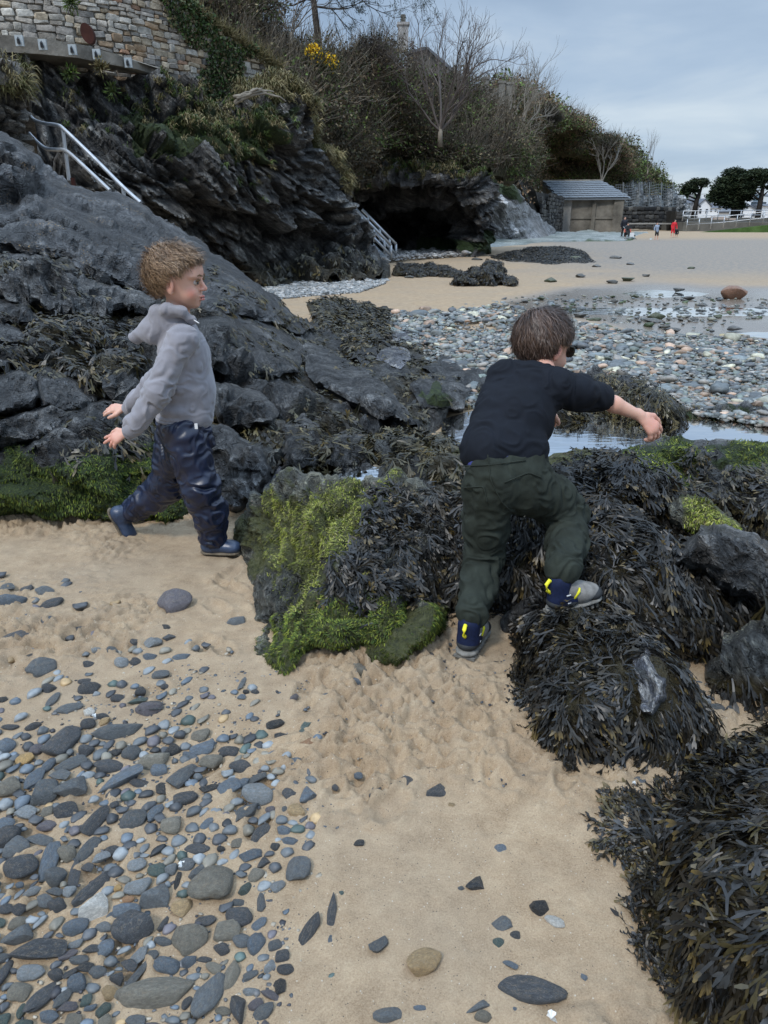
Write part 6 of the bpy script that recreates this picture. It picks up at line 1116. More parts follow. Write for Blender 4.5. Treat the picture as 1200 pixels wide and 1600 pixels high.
PC = [(.13, .145, .14), (.18, .195, .19), (.09, .10, .105), (.23, .235, .22), (.15, .175, .18), (.19, .19, .155), (.11, .125, .13), (.27, .25, .22), (.23, .165, .12), (.075, .08, .085), (.18, .165, .145), (.14, .165, .145)]
cob = [(560, 510), (600, 492), (700, 490), (790, 478), (880, 500), (960, 520), (1080, 530), (1260, 540), (1500, 560), (1500, 700), (1240, 680), (1080, 655), (1040, 640), (880, 640), (730, 640), (700, 600), (650, 560), (600, 540)]
cz = lambda P: .012+.03*vn(np.c_[P*1.3, 0*P[:, :1]], 3)*(P[:, 1] < 9)
mb = MB(); chips(26000, [cob], .027, PC, 'cobbles', 'bank of rounded grey green cobbles behind the rock pool', 21, zf=cz, jz=.03, flat=.6, mask=lambda q: np.clip(1.2-(q[:, 1]-8.6)/3.4+fbm(np.c_[q*.8, 0*q[:, :1]], 3, 36)*1.6, .12, 1))
chips(2600, [cob], .046, PC+[(.4, .28, .2), (.42, .4, .3)], 'cobbles', 'larger rounded cobbles topping the cobble bank', 22, zf=cz, jz=.05, flat=.6, sub=2, mask=lambda q: np.clip(fbm(np.c_[q*.9, 0*q[:, :1]], 3, 35)*3+.6, .05, 1))
chips(520, [[(560, 500), (700, 478), (900, 452), (1100, 462), (1300, 470), (1300, 560), (900, 520), (700, 500)]], .035, PC[:7]+[(.05, .07, .03), (.06, .06, .05)], 'gravel', 'scattered wet stones on the flat sand beyond the cobbles', 23, zf=lambda P: P[:, 0]*0-.005, mask=lambda q: np.clip(fbm(np.c_[q*.5, 0*q[:, :1]], 2, 5)*2+.6, 0, 1))
chips(14000, [[(400, 438), (470, 434), (560, 435), (605, 438), (600, 444), (560, 458), (480, 464), (420, 470)]], .034, [(.30, .30, .29), (.22, .23, .23), (.38, .37, .35), (.15, .16, .16)], 'shingle', 'pale grey shingle bank at the foot of the dark cliff', 24, zf=lambda P: P[:, 0]*0+.0, jz=.03)
chips(1400, [[(590, 398), (700, 396), (740, 402), (640, 408), (600, 412)]], .08, [(.25, .24, .23), (.18, .175, .17), (.33, .32, .30)], 'shingle', 'small grey shingle bank at the cave mouth', 25, zf=lambda P: P[:, 0]*0+.05, jz=.1)
chips(2600, [[(-60, 1700), (-60, 900), (100, 900), (420, 1040), (700, 960), (820, 1000), (820, 1250), (560, 1250), (500, 1400), (430, 1700)]], .0045, [(.06, .07, .08), (.12, .12, .12), (.3, .26, .2), (.04, .04, .045)], 'grit', 'fine dark grit and chips scattered in the foreground sand', 26, mask=lambda q: np.clip(fbm(np.c_[q*2.5, 0*q[:, :1]], 3, 15)*3+.3, .03, 1))
# countable dark rocks on the flat sand
rs = np.random.default_rng(15); bsp = [(860, 437, 28, 9), (905, 430, 20, 7), (962, 402, 22, 7), (980, 436, 24, 8), (958, 440, 20, 7), (700, 425, 30, 8), (900, 403, 26, 8), (745, 405, 22, 7), (1010, 430, 14, 5), (845, 466, 14, 6), (640, 432, 22, 5), (930, 415, 18, 5), (1080, 418, 14, 4), (1060, 452, 20, 6), (1075, 465, 20, 6), (1026, 492, 26, 12), (1100, 476, 22, 7), (1148, 512, 30, 8), (1145, 526, 42, 12), (1050, 515, 28, 8), (1018, 499, 30, 7), (990, 462, 16, 7), (960, 470, 14, 6), (905, 492, 22, 9), (1170, 536, 26, 8), (1115, 532, 20, 8), (1190, 480, 20, 6), (930, 498, 24, 6), (870, 478, 18, 6), (820, 470, 16, 5), (1120, 493, 16, 5), (1085, 498, 18, 5), (985, 412, 16, 5), (1005, 520, 24, 7), (1047, 537, 26, 12)]
for q, (a_, b_, w_, h_) in enumerate(bsp):
    sx = np.linalg.norm(PZ(a_+1, b_, 0)-PZ(a_, b_, 0)); P = PZ(a_, b_+h_*.3, 0); o = bpy.data.objects.new('beach_rock', PR[[5, 6, 8, 7, 4][q % 5]]); COL.objects.link(o); o.location = (P[0], P[1], h_*sx*.12); o.scale = (w_*sx/2, w_*sx*.4, h_*sx*.55); o.rotation_euler = (0, 0, rs.uniform(0, 6)); o.color = ((.05, .06, .03, 1), (.055, .055, .05, 1), (.09, .09, .085, 1))[q % 3] if q != 18 else (.42, .34, .18, 1)
    tag(o, ('%s %s rock %s' % (('green-brown', 'dark', 'grey')[q % 3], 'broader' if w_ > 24 else 'middling' if w_ > 18 else 'small', ('on the dry far sand near the black weed mounds' if b_ < 440 else 'on the wet sand beyond the cobbles') if a_ < 960 else ('on the dry sand towards the slipway' if b_ < 440 else 'in the shallow water near the red-brown block' if b_ < 485 else 'at the right end of the wet sand'))) if q != 18 else 'pale yellow stone on the wet sand at the right', 'rock', None)
    if q != 18: o['group'] = o['label'].replace(' rock ', ' rocks ')
P = PZ(1147, 466, 0); o = bpy.data.objects.new('boulder', PR[4]); COL.objects.link(o); o.location = (P[0], P[1]+.15, .05); o.scale = (.26, .2, .17); o.rotation_euler = (.05, .08, .15); o.color = (.20, .105, .065, 1); tag(o, 'lone red-brown block standing on the wet sand at right', 'rock')
# shells
for (a_, b_, lb) in ((685/2.4, 1100+612/2.4, 'white broken shell left of the largest brown-grey stone'), (150+0, 1121, 'white shell half above the dark scratched stone'), (850+495/3.43, 1150+268/3.43, 'small white shell fragment at the edge of the weed'), (400+1108/2.4, 1100+1180/2.4, 'white shell fragment near the bottom right stone')):
    P = PZ(a_, b_, .006); k = 9; th = np.linspace(-1.2, 1.2, k); V = [(0, 0, 0)]+[(.011*math.sin(t), .014*math.cos(t), .004+.003*math.cos(t*7)) for t in th]; V += [(x, y, z-.002) for x, y, z in V]
    F = [(0, i_+1, i_) for i_ in range(1, k)]+[(k+1, k+1+i_, k+2+i_) for i_ in range(1, k)]; me = mesh('shell', V, F, True); o = link('shell', me, M.setdefault('shell', plain('shell_white', (.75, .74, .70), .4, .5))); o.location = P; o.rotation_euler = (.5, .3, rs.uniform(0, 6)); tag(o, lb, 'shell')
# ================================================================ people: signed-distance bodies
class SDF:
    def __init__(s, lo, hi, h):
        s.h = h; s.lo = np.array(lo, float); s.n = np.ceil((np.array(hi)-s.lo)/h).astype(int)+1; s.v = np.full(s.n, .06, np.float32)
    def _sub(s, c, r):
        a = np.maximum(((np.array(c)-r-s.lo)/s.h).astype(int), 0); b = np.minimum(((np.array(c)+r-s.lo)/s.h).astype(int)+2, s.n)
        if (b <= a).any(): return None
        g = [s.lo[i]+s.h*np.arange(a[i], b[i]) for i in range(3)]; X = np.stack(np.meshgrid(*g, indexing='ij'), -1).astype(np.float32); return tuple(slice(a[i], b[i]) for i in range(3)), X
    def _mix(s, sl, d, k, sub):
        v = s.v[sl]
        if sub: h = np.clip(.5-.5*(v+d)/k, 0, 1); s.v[sl] = v*(1-h)+(-d)*h+k*h*(1-h)
        else: h = np.clip(.5+.5*(v-d)/k, 0, 1); s.v[sl] = v*(1-h)+d*h-k*h*(1-h)
    def cone(s, a, b, ra, rb, k=.015, sub=False, flat=None):
        a, b = np.array(a, float), np.array(b, float); c = (a+b)/2; r = abs(b-a)/2+max(ra, rb)+k+.03; t = s._sub(c, r)
        if t is None: return
        sl, X = t; ab = b-a; L = (ab*ab).sum()+1e-9; p = X-a.astype(np.float32); u = np.clip((p@ab.astype(np.float32))/L, 0, 1); q = p-u[..., None]*ab.astype(np.float32)
        if flat is not None: n, f = flat; n = unit(n).astype(np.float32); q = q+(q@n)[..., None]*n*(1/f-1)
        d = np.sqrt((q*q).sum(-1))-(ra+(rb-ra)*u)
        s._mix(sl, d, k, sub)
    def chain(s, pts, rads, k=.012, **kw):
        for i in range(len(pts)-1): s.cone(pts[i], pts[i+1], rads[i], rads[i+1], k, **kw)
    def ell(s, c, r, R=None, k=.015, sub=False):
        r = np.array(r, float); t = s._sub(c, r.max()+k+.03)
        if t is None: return
        sl, X = t; p = X-np.array(c, np.float32)
        if R is not None: p = p@np.asarray(R, np.float32)           # columns of R are the local axes
        q = p/r.astype(np.float32); n1 = np.sqrt((q*q).sum(-1)); n2 = np.sqrt(((q/r.astype(np.float32))**2).sum(-1))+1e-6
        s._mix(sl, n1*(n1-1)/n2, k, sub)
    def mesh(s):
        v = s.v; I = (v < 0)
        c = [v[i:v.shape[0]-1+i, j:v.shape[1]-1+j, k:v.shape[2]-1+k] for i in (0, 1) for j in (0, 1) for k in (0, 1)]
        cnt = sum((x < 0).astype(np.int8) for x in c); act = (cnt > 0) & (cnt < 8); ix = np.argwhere(act); m = len(ix)
        cv = np.stack([x[act] for x in c], 1); off = np.array([(i, j, k) for i in (0, 1) for j in (0, 1) for k in (0, 1)], float)
        acc = np.zeros((m, 3)); w = np.zeros(m)
        for a in range(8):
            for b in range(a+1, 8):
                if abs(off[a]-off[b]).sum() != 1: continue
                va, vb = cv[:, a], cv[:, b]; x = (va < 0) != (vb < 0); t = va[x]/(va[x]-vb[x]); acc[x] += off[a]+(off[b]-off[a])*t[:, None]; w[x] += 1
        V = (ix+acc/w[:, None])*s.h+s.lo; idx = np.full(act.shape, -1, np.int64); idx[act] = np.arange(m); F = []
        for ax in range(3):
            o = [0, 0, 0]; o[ax] = 1; A = I[tuple(slice(0, I.shape[d]-o[d]) for d in range(3))]; B = I[tuple(slice(o[d], I.shape[d]) for d in range(3))]
            e_ = np.argwhere(A != B); u, w_ = [(1, 2), (2, 0), (0, 1)][ax]; e_ = e_[(e_[:, u] > 0) & (e_[:, w_] > 0)]
            if not len(e_): continue
            q = []
            for du, dw in ((0, 0), (-1, 0), (-1, -1), (0, -1)): z = e_.copy(); z[:, u] += du; z[:, w_] += dw; z = np.minimum(z, np.array(act.shape)-1); q.append(idx[z[:, 0], z[:, 1], z[:, 2]])
            q = np.stack(q, 1); fl = A[e_[:, 0], e_[:, 1], e_[:, 2]]; q[~fl] = q[~fl][:, ::-1]; F.append(q)
        F = np.concatenate(F); F = F[(F >= 0).all(1)]; return V, F
def smoothm(V, F, it=2, lam=.5):
    e_ = np.concatenate([F[:, [0, 1]], F[:, [1, 2]], F[:, [2, 3]], F[:, [3, 0]]]); n = len(V); deg = np.bincount(e_.ravel(), minlength=n)[:, None]+1e-9
    for _ in range(it):
        A = np.zeros_like(V)
        for c in range(3): A[:, c] = np.bincount(e_[:, 0], V[e_[:, 1], c], n)+np.bincount(e_[:, 1], V[e_[:, 0], c], n)
        V = V+lam*(A/deg-V)
    return V
def folds(V, F, segs, amp, freq, seed=0, sharp=1.6):
    """cloth folds running round each limb segment (a, b, weight)"""
    N_ = vnormals(V, F); out = np.zeros(len(V)); best = np.full(len(V), 1e9)
    for j, (a, b, wgt, rr) in enumerate(segs):
        a, b = np.array(a), np.array(b); ab = b-a; L = np.linalg.norm(ab); d = ab/L; t = np.clip(((V-a)@d)/L, -.1, 1.1); q = V-a-t[:, None]*ab; dist = np.linalg.norm(q, axis=1)/rr; m = dist < best
        al = (V@d)[m]; Q = V[m]-al[:, None]*d; tw = rr*0+1; P_ = Q*freq*.42+al[:, None]*d*freq*.8; wv = fbm(V[m]*freq*.45, 2, seed+j)*2.6; r_ = 1-abs(vn(P_+wv[:, None], seed+j*3))*2; r2 = vn(P_*2.1+wv[:, None], seed+j*5)
        best[m] = dist[m]; out[m] = wgt*(np.sign(r_)*abs(r_)**sharp*.6+.35*r2)
    out = smooths(out, F, 1); return V+N_*(out*amp)[:, None]
def smooths(x, F, it):
    e_ = np.concatenate([F[:, [0, 1]], F[:, [1, 2]], F[:, [2, 3]], F[:, [3, 0]]]); n = len(x); deg = np.bincount(e_.ravel(), minlength=n)+1e-9
    for _ in range(it): x = .5*x+.5*(np.bincount(e_[:, 0], x[e_[:, 1]], n)+np.bincount(e_[:, 1], x[e_[:, 0]], n))/deg
    return x
def frame(f, u):
    f = unit(f); s = unit(np.cross(u, f)); u = np.cross(f, s); return f, s, u                       # forward, left side, up
def head(sd, c, f, u, k=1.0):
    f, s, u = frame(f, u); c = np.array(c, float); R = np.stack([f, s, u], 1); L = lambda a, b, d: c+(f*a+s*b+u*d)*k; K = .014*k
    E = lambda p, r, kk=K, sub=False, RR=None: sd.ell(L(*p), np.array(r)*k, R if RR is None else RR, kk, sub)
    E((-.008, 0, .018), (.090, .072, .082)); E((.022, 0, -.028), (.060, .058, .066), .02); E((.046, 0, -.064), (.036, .040, .034), .02); E((.062, 0, -.084), (.016, .020, .013), .012)
    for q in (1, -1):
        E((.052, .030*q, -.044), (.028, .024, .026), .014); E((.060, .030*q, .016), (.022, .026, .012), .012)
        E((.094, .029*q, -.004), (.0145, .015, .009), .008, True)
        Re = np.stack([unit(f+.28*s*q), unit(s-.28*f*q), u], 1); E((-.006, .072*q, -.018), (.017, .0075, .028), .003, False, Re); E((-.010, .079*q, -.014), (.008, .006, .015), .004, True); E((-.002, .070*q, -.040), (.009, .006, .010), .004)
    sd.cone(L(.080, 0, .004), L(.099, 0, -.026), .0065*k, .0095*k, .008*k); E((.090, .009, -.030), (.009, .007, .006), .005); E((.090, -.009, -.030), (.009, .007, .006), .005)
    E((.080, 0, -.053), (.014, .018, .0055), .005); E((.077, 0, -.064), (.013, .015, .0055), .005); E((.097, 0, -.0585), (.010, .016, .0018), .003, True)
    E((.070, 0, .035), (.022, .045, .035), .02)
    return L, R
def hand(sd, w, d, n, side, k=1.0, curl=(.3, .35, .4, .45), thumb=.5, spread=.10):
    """w wrist, d towards the fingers, n out of the back of the hand, side towards the thumb (+1 or -1)"""
    d = unit(d); n = np.array(n, float); n = unit(n-d*(n@d)); x = np.cross(d, n)*side; w = np.array(w, float)
    sd.cone(w-d*.01*k, w+d*.045*k, .018*k, .022*k, .008, flat=(n, .62)); sd.cone(w+d*.045*k-x*.012*k, w+d*.05*k+x*.014*k, .012*k, .012*k, .010, flat=(n, .8))
    for i in range(4):
        o = (1.5-i)*.0125*k; L_ = (.047, .052, .048, .038)[i]*k; a = w+d*(.055-.004*abs(i-1.2))*k+x*o; dd = unit(d+x*(1.5-i)*spread); seg = (.45, .32, .25); p = a; r = .0074*k; c = 0; sd.cone(w+d*.03*k+x*o*.8, a, .008*k, .0078*k, .006)
        for j in range(3): c += curl[i]*(1.0 if j else .8); q = p+(dd*math.cos(c)-n*math.sin(c))*L_*seg[j]; sd.cone(p, q, r, r*.93, .003); p = q; r *= .92
    a = w+d*.014*k+x*.016*k; b = a+unit(d*.75+x*.75-n*.2)*.028*k; c = b+unit(d*1.0+x*.35*thumb-n*.35)*.024*k; e_ = c+unit(d-n*.45)*.018*k; sd.cone(a, b, .0115*k, .0095*k, .008); sd.cone(b, c, .0092*k, .0085*k, .004); sd.cone(c, e_, .0085*k, .0068*k, .003)
def skinm():
    m, nt = newmat('child_skin'); p = pos(nt); c = mixc(nt, ramp(nt, noise(nt, p, 9, 4, .6), [(.4, 0.0), (.7, .6)]), (.60, .36, .27), (.62, .30, .22)); b = N(nt, 'ShaderNodeAttribute', attribute_name='blush').outputs['Fac']; c = mixc(nt, b, c, (.58, .20, .15))
    fin(nt, c, .5, noise(nt, p, 160, 3, .6), .15, .002, spec=.4, **{'Subsurface Weight': .12, 'Subsurface Radius': (.012, .005, .003), 'Subsurface Scale': .5}); return m
M['skin'] = skinm(); M['lip'] = plain('lips', (.50, .19, .16), .45, .4); M['eye'] = plain('eye_white', (.42, .38, .36), .2, .6); M['iris'] = plain('dark_iris', (.03, .025, .02), .15, .6); M['brow'] = plain('eyebrow', (.16, .095, .05), .8, .1)
def fabric(name, col, rough, sc, var=.12, weave=420, bs=.25, wave=None, **ex):
    m, nt = newmat(name); p = pos(nt); c = mixc(nt, 1.0, tuple(col), ramp(nt, noise(nt, p, sc, 5, .65), [(.3, 1-var), (.7, 1+var)]), 'MULTIPLY'); h = noise(nt, p, weave, 3, .7)
    if wave: h = N(nt, 'ShaderNodeTexWave', {'Vector': p, 'Scale': wave, 'Distortion': .6, 'Detail': 1}).outputs['Fac']
    fin(nt, c, rough, h, bs, .0015, spec=ex.pop('spec', .2), **ex); return m
M['fleece'] = fabric('grey_fleece', (.235, .228, .25), .92, 12, .14, 380, .3, **{'Sheen Weight': .3})
M['rain'] = fabric('navy_rain_trousers', (.007, .0115, .032), .34, 14, .35, 90, .10, spec=.5)
M['navyboot'] = fabric('navy_rubber', (.028, .045, .085), .36, 18, .35, 60, .15, spec=.5)
M['bootsole'] = plain('muddy_sole', (.13, .105, .075), .85, .2, 60, .5, 90)
M['tee'] = fabric('dark_navy_jersey', (.0065, .0085, .0135), .85, 10, .25, 420, .25)
M['cord'] = fabric('dark_green_corduroy', (.024, .029, .023), .9, 16, .35, 300, .5, wave=None)
M['blue'] = plain('blue_undershirt', (.05, .06, .21), .8, .2); M['teal'] = plain('teal_sock', (.02, .30, .24), .8, .2)
M['shoegrey'] = fabric('grey_suede', (.21, .20, .185), .85, 40, .3, 200, .4); M['shoenavy'] = fabric('navy_shoe_knit', (.009, .015, .045), .75, 60, .35, 300, .4); M['soleg'] = plain('muddy_grey_sole', (.17, .165, .15), .85, .2, 40, .5, 80); M['yellow'] = plain('yellow_tab', (.72, .68, .03), .6, .3); M['shoeblk'] = fabric('black_overlay', (.03, .032, .034), .6, 40, .2); M['whiter'] = plain('white_print', (.7, .7, .7), .6, .3)
M['lens'] = plain('sunglass_lens', (.03, .04, .035), .08, .7); M['frame'] = plain('glasses_frame', (.02, .022, .02), .35, .5)
def hairdo(L, R, parent, hfun, base, cols, seed, n=5200, k=1.0, edge=None, part=(0, 0), mess=.25, dirf=None, lens=(.035, .06), lift=.010):
    """cap of thin tapered strands flowing over the skull from a crown whorl"""
    rs = np.random.default_rng(seed); f, s, u = R[:, 0], R[:, 1], R[:, 2]
    d = unit(rs.normal(size=(n*4, 3))); a, b, c = d[:, 0], d[:, 1], d[:, 2]; keep = hfun(a, b, c); d = d[keep][:n]; n = len(d)
    ax = np.array([.094, .077, .088])*k; crown = unit(np.array([-.45, .12, .9])); P = []; p = d*ax
    t = d-crown; t = t-(t*d).sum(1, keepdims=True)*d; t = unit(t+np.cross(np.broadcast_to(crown, d.shape), d)*.5)
    if dirf is not None: t = unit(t+dirf(d))
    wv = np.stack([vn(d*6, seed+q) for q in range(3)], 1); t = unit(t+wv*mess*2.4+rs.normal(0, mess*.14, d.shape)); t = t-(t*d).sum(1, keepdims=True)*d; t = unit(t)
    Ls = rs.uniform(*lens, (n, 1))*k; wd = rs.uniform(.0006, .0012, (n, 1))*k; base_l = rs.uniform(.2, 1.0, (n, 1))*lift*k; V = []; sg = 5; cur = p+d*base_l*.4; dirn = t.copy(); sidev = np.cross(d, t)
    curlv = (vn(d*7, seed+30)[:, None]*1.8+rs.normal(0, .22, (n, 1)))*mess
    wi = rs.random((n, 1)) < .10; base_l = np.where(wi, base_l*1.7+.004*k, base_l); curlv = np.where(wi, curlv*2.2, curlv)
    if edge is not None: Ls = np.where(rs.random((n, 1)) < .06, Ls*.8, np.minimum(Ls*rs.uniform(.7, 1.1, (n, 1)), edge(d)[:, None]*k*rs.uniform(.6, 1.5, (n, 1))))
    for q in range(sg+1):
        w_ = wd*(1-(q/sg)**2*.75); V.append(cur-sidev*w_); V.append(cur+sidev*w_)
        nd = unit(cur/ax**2*ax.max()**2); rad = np.linalg.norm(cur/ax, axis=1, keepdims=True); tgt = 1.02+base_l/.08/k*(.4+.6*math.sin(math.pi*min(1, q/sg+.25)))
        dirn = unit(dirn+sidev*curlv*.3+np.array([0, 0, -.12])); dirn = dirn-nd*(dirn*nd).sum(1, keepdims=True)*.9; dirn = unit(dirn); cur = cur+dirn*Ls/sg; rad = np.linalg.norm(cur/ax, axis=1, keepdims=True); cur = cur*(1+(tgt/rad-1)*.45)
    V = np.stack(V, 1); K = V.shape[1]; W = V.reshape(-1, 3); W = np.array(base)+(W[:, :1]*f+W[:, 1:2]*s+W[:, 2:]*u); Fp = np.array([(2*q, 2*q+1, 2*q+3, 2*q+2) for q in range(sg)]); F = (Fp[None]+np.arange(n)[:, None, None]*K).reshape(-1, 4)
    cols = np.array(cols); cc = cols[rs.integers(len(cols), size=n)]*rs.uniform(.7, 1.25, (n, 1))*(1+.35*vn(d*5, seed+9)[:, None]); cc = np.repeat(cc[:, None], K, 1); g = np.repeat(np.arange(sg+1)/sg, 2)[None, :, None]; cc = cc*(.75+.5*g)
    nb = NB(); nb.add((W, F, cc.reshape(-1, 3))); return nb
def scalp(L, R, c, k, hfun, extra=1.03):
    bm = bmesh.new(); bmesh.ops.create_icosphere(bm, subdivisions=4, radius=1); bm.verts.ensure_lookup_table()
    dl = [v for v in bm.verts if not hfun(np.array([v.co.x]), np.array([v.co.y]), np.array([v.co.z]))[0]]; bmesh.ops.delete(bm, geom=dl, context='VERTS'); V = np.array([v.co for v in bm.verts]); F = [[v.index for v in f_.verts] for f_ in bm.faces]; bm.free()
    V = V*np.array([.094, .077, .088])*k*extra; return np.array(c)+V@R.T, F
def piece(name, sd, mat, parent, it=2, segs=None, amp=0, freq=20, seed=0, attr=None, sharp=1.6):
    V, F = sd.mesh(); V = smoothm(V, F, it)
    if segs: V = folds(V, F, segs, amp, freq, seed, sharp)
    me = mesh(name, V, F, True)
    if attr is not None: fattr(me, 'blush', attr(V))
    return link(name, me, mat, parent)
def pt(px, py, D): return PD(px, py, D)
EB1 = ([-1, -.6, -.36, -.22, -.05, .15, .4, .6, .8, 1], [-.66, -.68, -.46, .04, .14, .02, .30, .46, .58, .62])
EB2 = ([-1, -.6, -.36, -.22, -.05, .15, .4, .6, .8, 1], [-.70, -.70, -.45, .04, .12, -.02, .18, .34, .50, .55])
EDG = lambda E: (lambda d: .012+.11*np.clip(d[:, 2]-np.interp(d[:, 0], *E), 0, 1)+.030*np.clip(-d[:, 0]-.45, 0, .4)+.03*np.clip(d[:, 0]-.5, 0, .5))
# ---------------------------------------------------------------- walking boy, facing right
def boy_walking():
    base = PZ(345, 862, 0); o = empty('person', base, 'boy in grey hoodie and navy waterproof trousers striding right past the dark rocks', 'person')
    D = 3.06; near, far = -1, 1
    hc = pt(277, 436, D); f, u = (1, -.05, -.06), (.0, 0, 1); k = 1.10
    chest = pt(289, 560, D); hip = pt(284, 668, D); neck = pt(277, 490, D)
    shN, shF = pt(278, 532, D-.11), pt(292, 532, D+.11); elN, elF = pt(247, 612, D-.17), pt(243, 600, D+.15); wrN, wrF = pt(205, 671, D-.19), pt(203, 638, D+.16)
    hpN, hpF = pt(290, 682, D-.06), pt(276, 682, D+.06); knN, knF = pt(316, 762, D-.09), pt(263, 757, D+.07); anN, anF = pt(331, 838, D-.05), pt(205, 800, D+.14)
    lo = np.min([hc, wrN, anF, anN], 0)-[.2, .2, .16]; hi = np.max([hc, chest, shF, anN, anF], 0)+[.22, .2, .2]
    sd = SDF(lo, hi, .0032); L, R = head(sd, hc, f, u, k)
    sd.cone(neck+[-.008, 0, -.03], hc+[-.016, 0, -.05], .034, .034, .012); sd.chain([neck, chest, hip], [.05, .075, .08], .02)
    for a, b, c, h_, kk, an in ((shN, elN, wrN, hpN, knN, anN), (shF, elF, wrF, hpF, knF, anF)): sd.chain([chest, a, b, c], [.05, .035, .027, .019], .01); sd.chain([hip, h_, kk, an], [.07, .05, .04, .028], .01);
    hand(sd, wrN+unit([-.6, 0, -.35])*.028, (-.85, -.05, -.42), (-.30, -.75, .55), 1, .98, (.10, .12, .35, .45), .5, .16)
    hand(sd, wrF+unit([-.6, 0, .05])*.022, (-.95, 0, -.03), (-.0, -.5, .85), -1, .98, (.22, .28, .32, .36), .5, .14)
    cheek = np.array([L(.062, -.046, -.042), L(.062, .046, -.042), L(-.006, -.078, -.02), L(.1, 0, -.03)]); tips = wrN+unit([-.85, 0, -.42])*.10
    piece('body', sd, M['skin'], o, 1, attr=lambda V: np.clip(sum(np.exp(-(((V-c)**2).sum(1))/(.020+.0*i)**2)*(.75, .75, .55, .4)[i] for i, c in enumerate(cheek))+.45*np.exp(-((V-tips)**2).sum(1)/.05**2), 0, 1))
    for q in (-1, 1):
        mb = MB(); e_ = L(.0735, .029*q, -.004); bmv = bmesh.new(); bmesh.ops.create_uvsphere(bmv, u_segments=16, v_segments=10, radius=.0108*k); V = np.array([v.co for v in bmv.verts])+e_; F = [[v.index for v in f_.verts] for f_ in bmv.faces]; bmv.free(); ey = link('eye', mesh('eye', V, F), M['eye'], o)
        mb.tube([L(.0825, .0305*q, -.005), L(.0862, .0305*q, -.005)], [.0074*k, .0062*k], 12); mb.obj('iris', M['iris'], ey, world=False).data.transform(Matrix.Translation(-o.location))
        mb = MB(); mb.tube([L(.0850, .014*q, .0025), L(.0885, .026*q, .0045), L(.080, .042*q, .0005)], [.0030, .0046, .0030], 6); mb.obj('eyelid', M['brow'], o, smooth=True)
        mb = MB(); mb.tube([L(.0945, .014*q, .017), L(.0905, .028*q, .0215), L(.078, .044*q, .016)], [.0025, .003, .0018], 5); mb.obj('eyebrow', M['brow'], o, smooth=True)
    for z0, r_ in ((-.0535, .0042), (-.0632, .0046)): mb = MB(); mb.tube([L(.0855, -.0145, z0-.002), L(.0925, -.006, z0), L(.0935, 0, z0-.0005), L(.0925, .006, z0), L(.0855, .0145, z0-.002)], [.0015*k, r_*k, r_*k, r_*k, .0015*k], 8); mb.obj('lip', M['lip'], o, smooth=True)
    hf = lambda a, b, c: c > np.interp(a, *EB1)
    V, F = scalp(L, R, hc+R@np.array([-.006, 0, .018])*k, k, hf, 1.04); hr = link('hair', mesh('hair', V, F), M.setdefault('hairbase', plain('light_brown_hair_roots', (.14, .085, .045), .7, .2)), o)
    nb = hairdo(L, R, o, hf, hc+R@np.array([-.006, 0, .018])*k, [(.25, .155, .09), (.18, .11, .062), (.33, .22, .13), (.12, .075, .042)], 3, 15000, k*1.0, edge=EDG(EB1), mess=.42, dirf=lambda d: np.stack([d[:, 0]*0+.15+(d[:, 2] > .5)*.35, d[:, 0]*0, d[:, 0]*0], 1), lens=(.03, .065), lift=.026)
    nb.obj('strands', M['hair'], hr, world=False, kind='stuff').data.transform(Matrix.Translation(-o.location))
    # hoodie
    sd = SDF(lo, hi, .0042)
    sd.ell(pt(288, 560, D), (.105, .125, .125), None, .03); sd.ell(pt(290, 600, D), (.112, .125, .11), None, .03); sd.ell(pt(286, 634, D), (.110, .125, .055), None, .03); sd.cone(neck+[-.002, 0, -.03], chest, .062, .09, .02); sd.cone(shN+[.02, .02, 0], shF+[0, -.02, 0], .058, .058, .03)
    sd.cone(pt(300, 645, D-.02), pt(303, 610, D), .088, .09, .02)
    for a, b, c in ((shN, elN, wrN), (shF, elF, wrF)): sd.chain([a+[.0, 0, -.01], b, c+(b-c)*.10], [.055, .050, .040], .022); sd.cone(c+(b-c)*.12, c-(b-c)*.04, .0315, .030, .004)
    sd.ell(pt(284, 647, D), (.104, .118, .028), None, .012)
    # hood lying on the back: soft bag with a rolled rim round the neck
    sd.chain([pt(300, 500, D-.055), pt(284, 488, D-.075), pt(262, 484, D-.07), pt(248, 488, D-.03), pt(248, 488, D+.03), pt(262, 486, D+.06), pt(284, 490, D+.06)], [.017, .021, .024, .026, .026, .024, .018], .012)
    sd.cone(pt(252, 496, D-.01), pt(211, 529, D), .048, .026, .03, flat=((.55, 0, .8), .62)); sd.cone(pt(262, 500, D-.03), pt(238, 520, D-.02), .04, .045, .025)
    sd.ell(hc+[.0, 0, -.115], (.046, .046, .05), None, .008, True)
    for q in (-.04, .04): pass
    hd = piece('hoodie', sd, M['fleece'], o, 1, [(shN, elN, 1.0, 1), (elN, wrN, 1.4, 1), (shF, elF, 1, 1), (elF, wrF, 1.4, 1), (neck, hip, .75, 1.9), (pt(252, 490, D), pt(212, 528, D), .8, 1.2)], .0085, 27, 3, None, 1.0)
    for c, e_, nm in ((wrN, elN, 'cuff'), (wrF, elF, 'cuff')): mb = MB(); d = unit(e_-c); mb.tube([c-d*.022, c-d*.015, c+d*.02, c+d*.032], [.029, .033, .034, .031], 20); mb.obj(nm, M['fleece'], o, smooth=True, sharp=60)
    sd = SDF(lo, hi, .0042); sd.ell(pt(284.5, 651, D), (.108, .122, .024), None, .01); piece('hem', sd, M['fleece'], o, 1, [(pt(284, 655, D), pt(284, 645, D), .6, 1)], .002, 60, 5)
    mb = MB(); mb.tube([pt(303, 500, D-.075), pt(311, 505, D-.10)], [.0022, .002], 6); mb.obj('drawstring', M['whiter'], o, smooth=True)
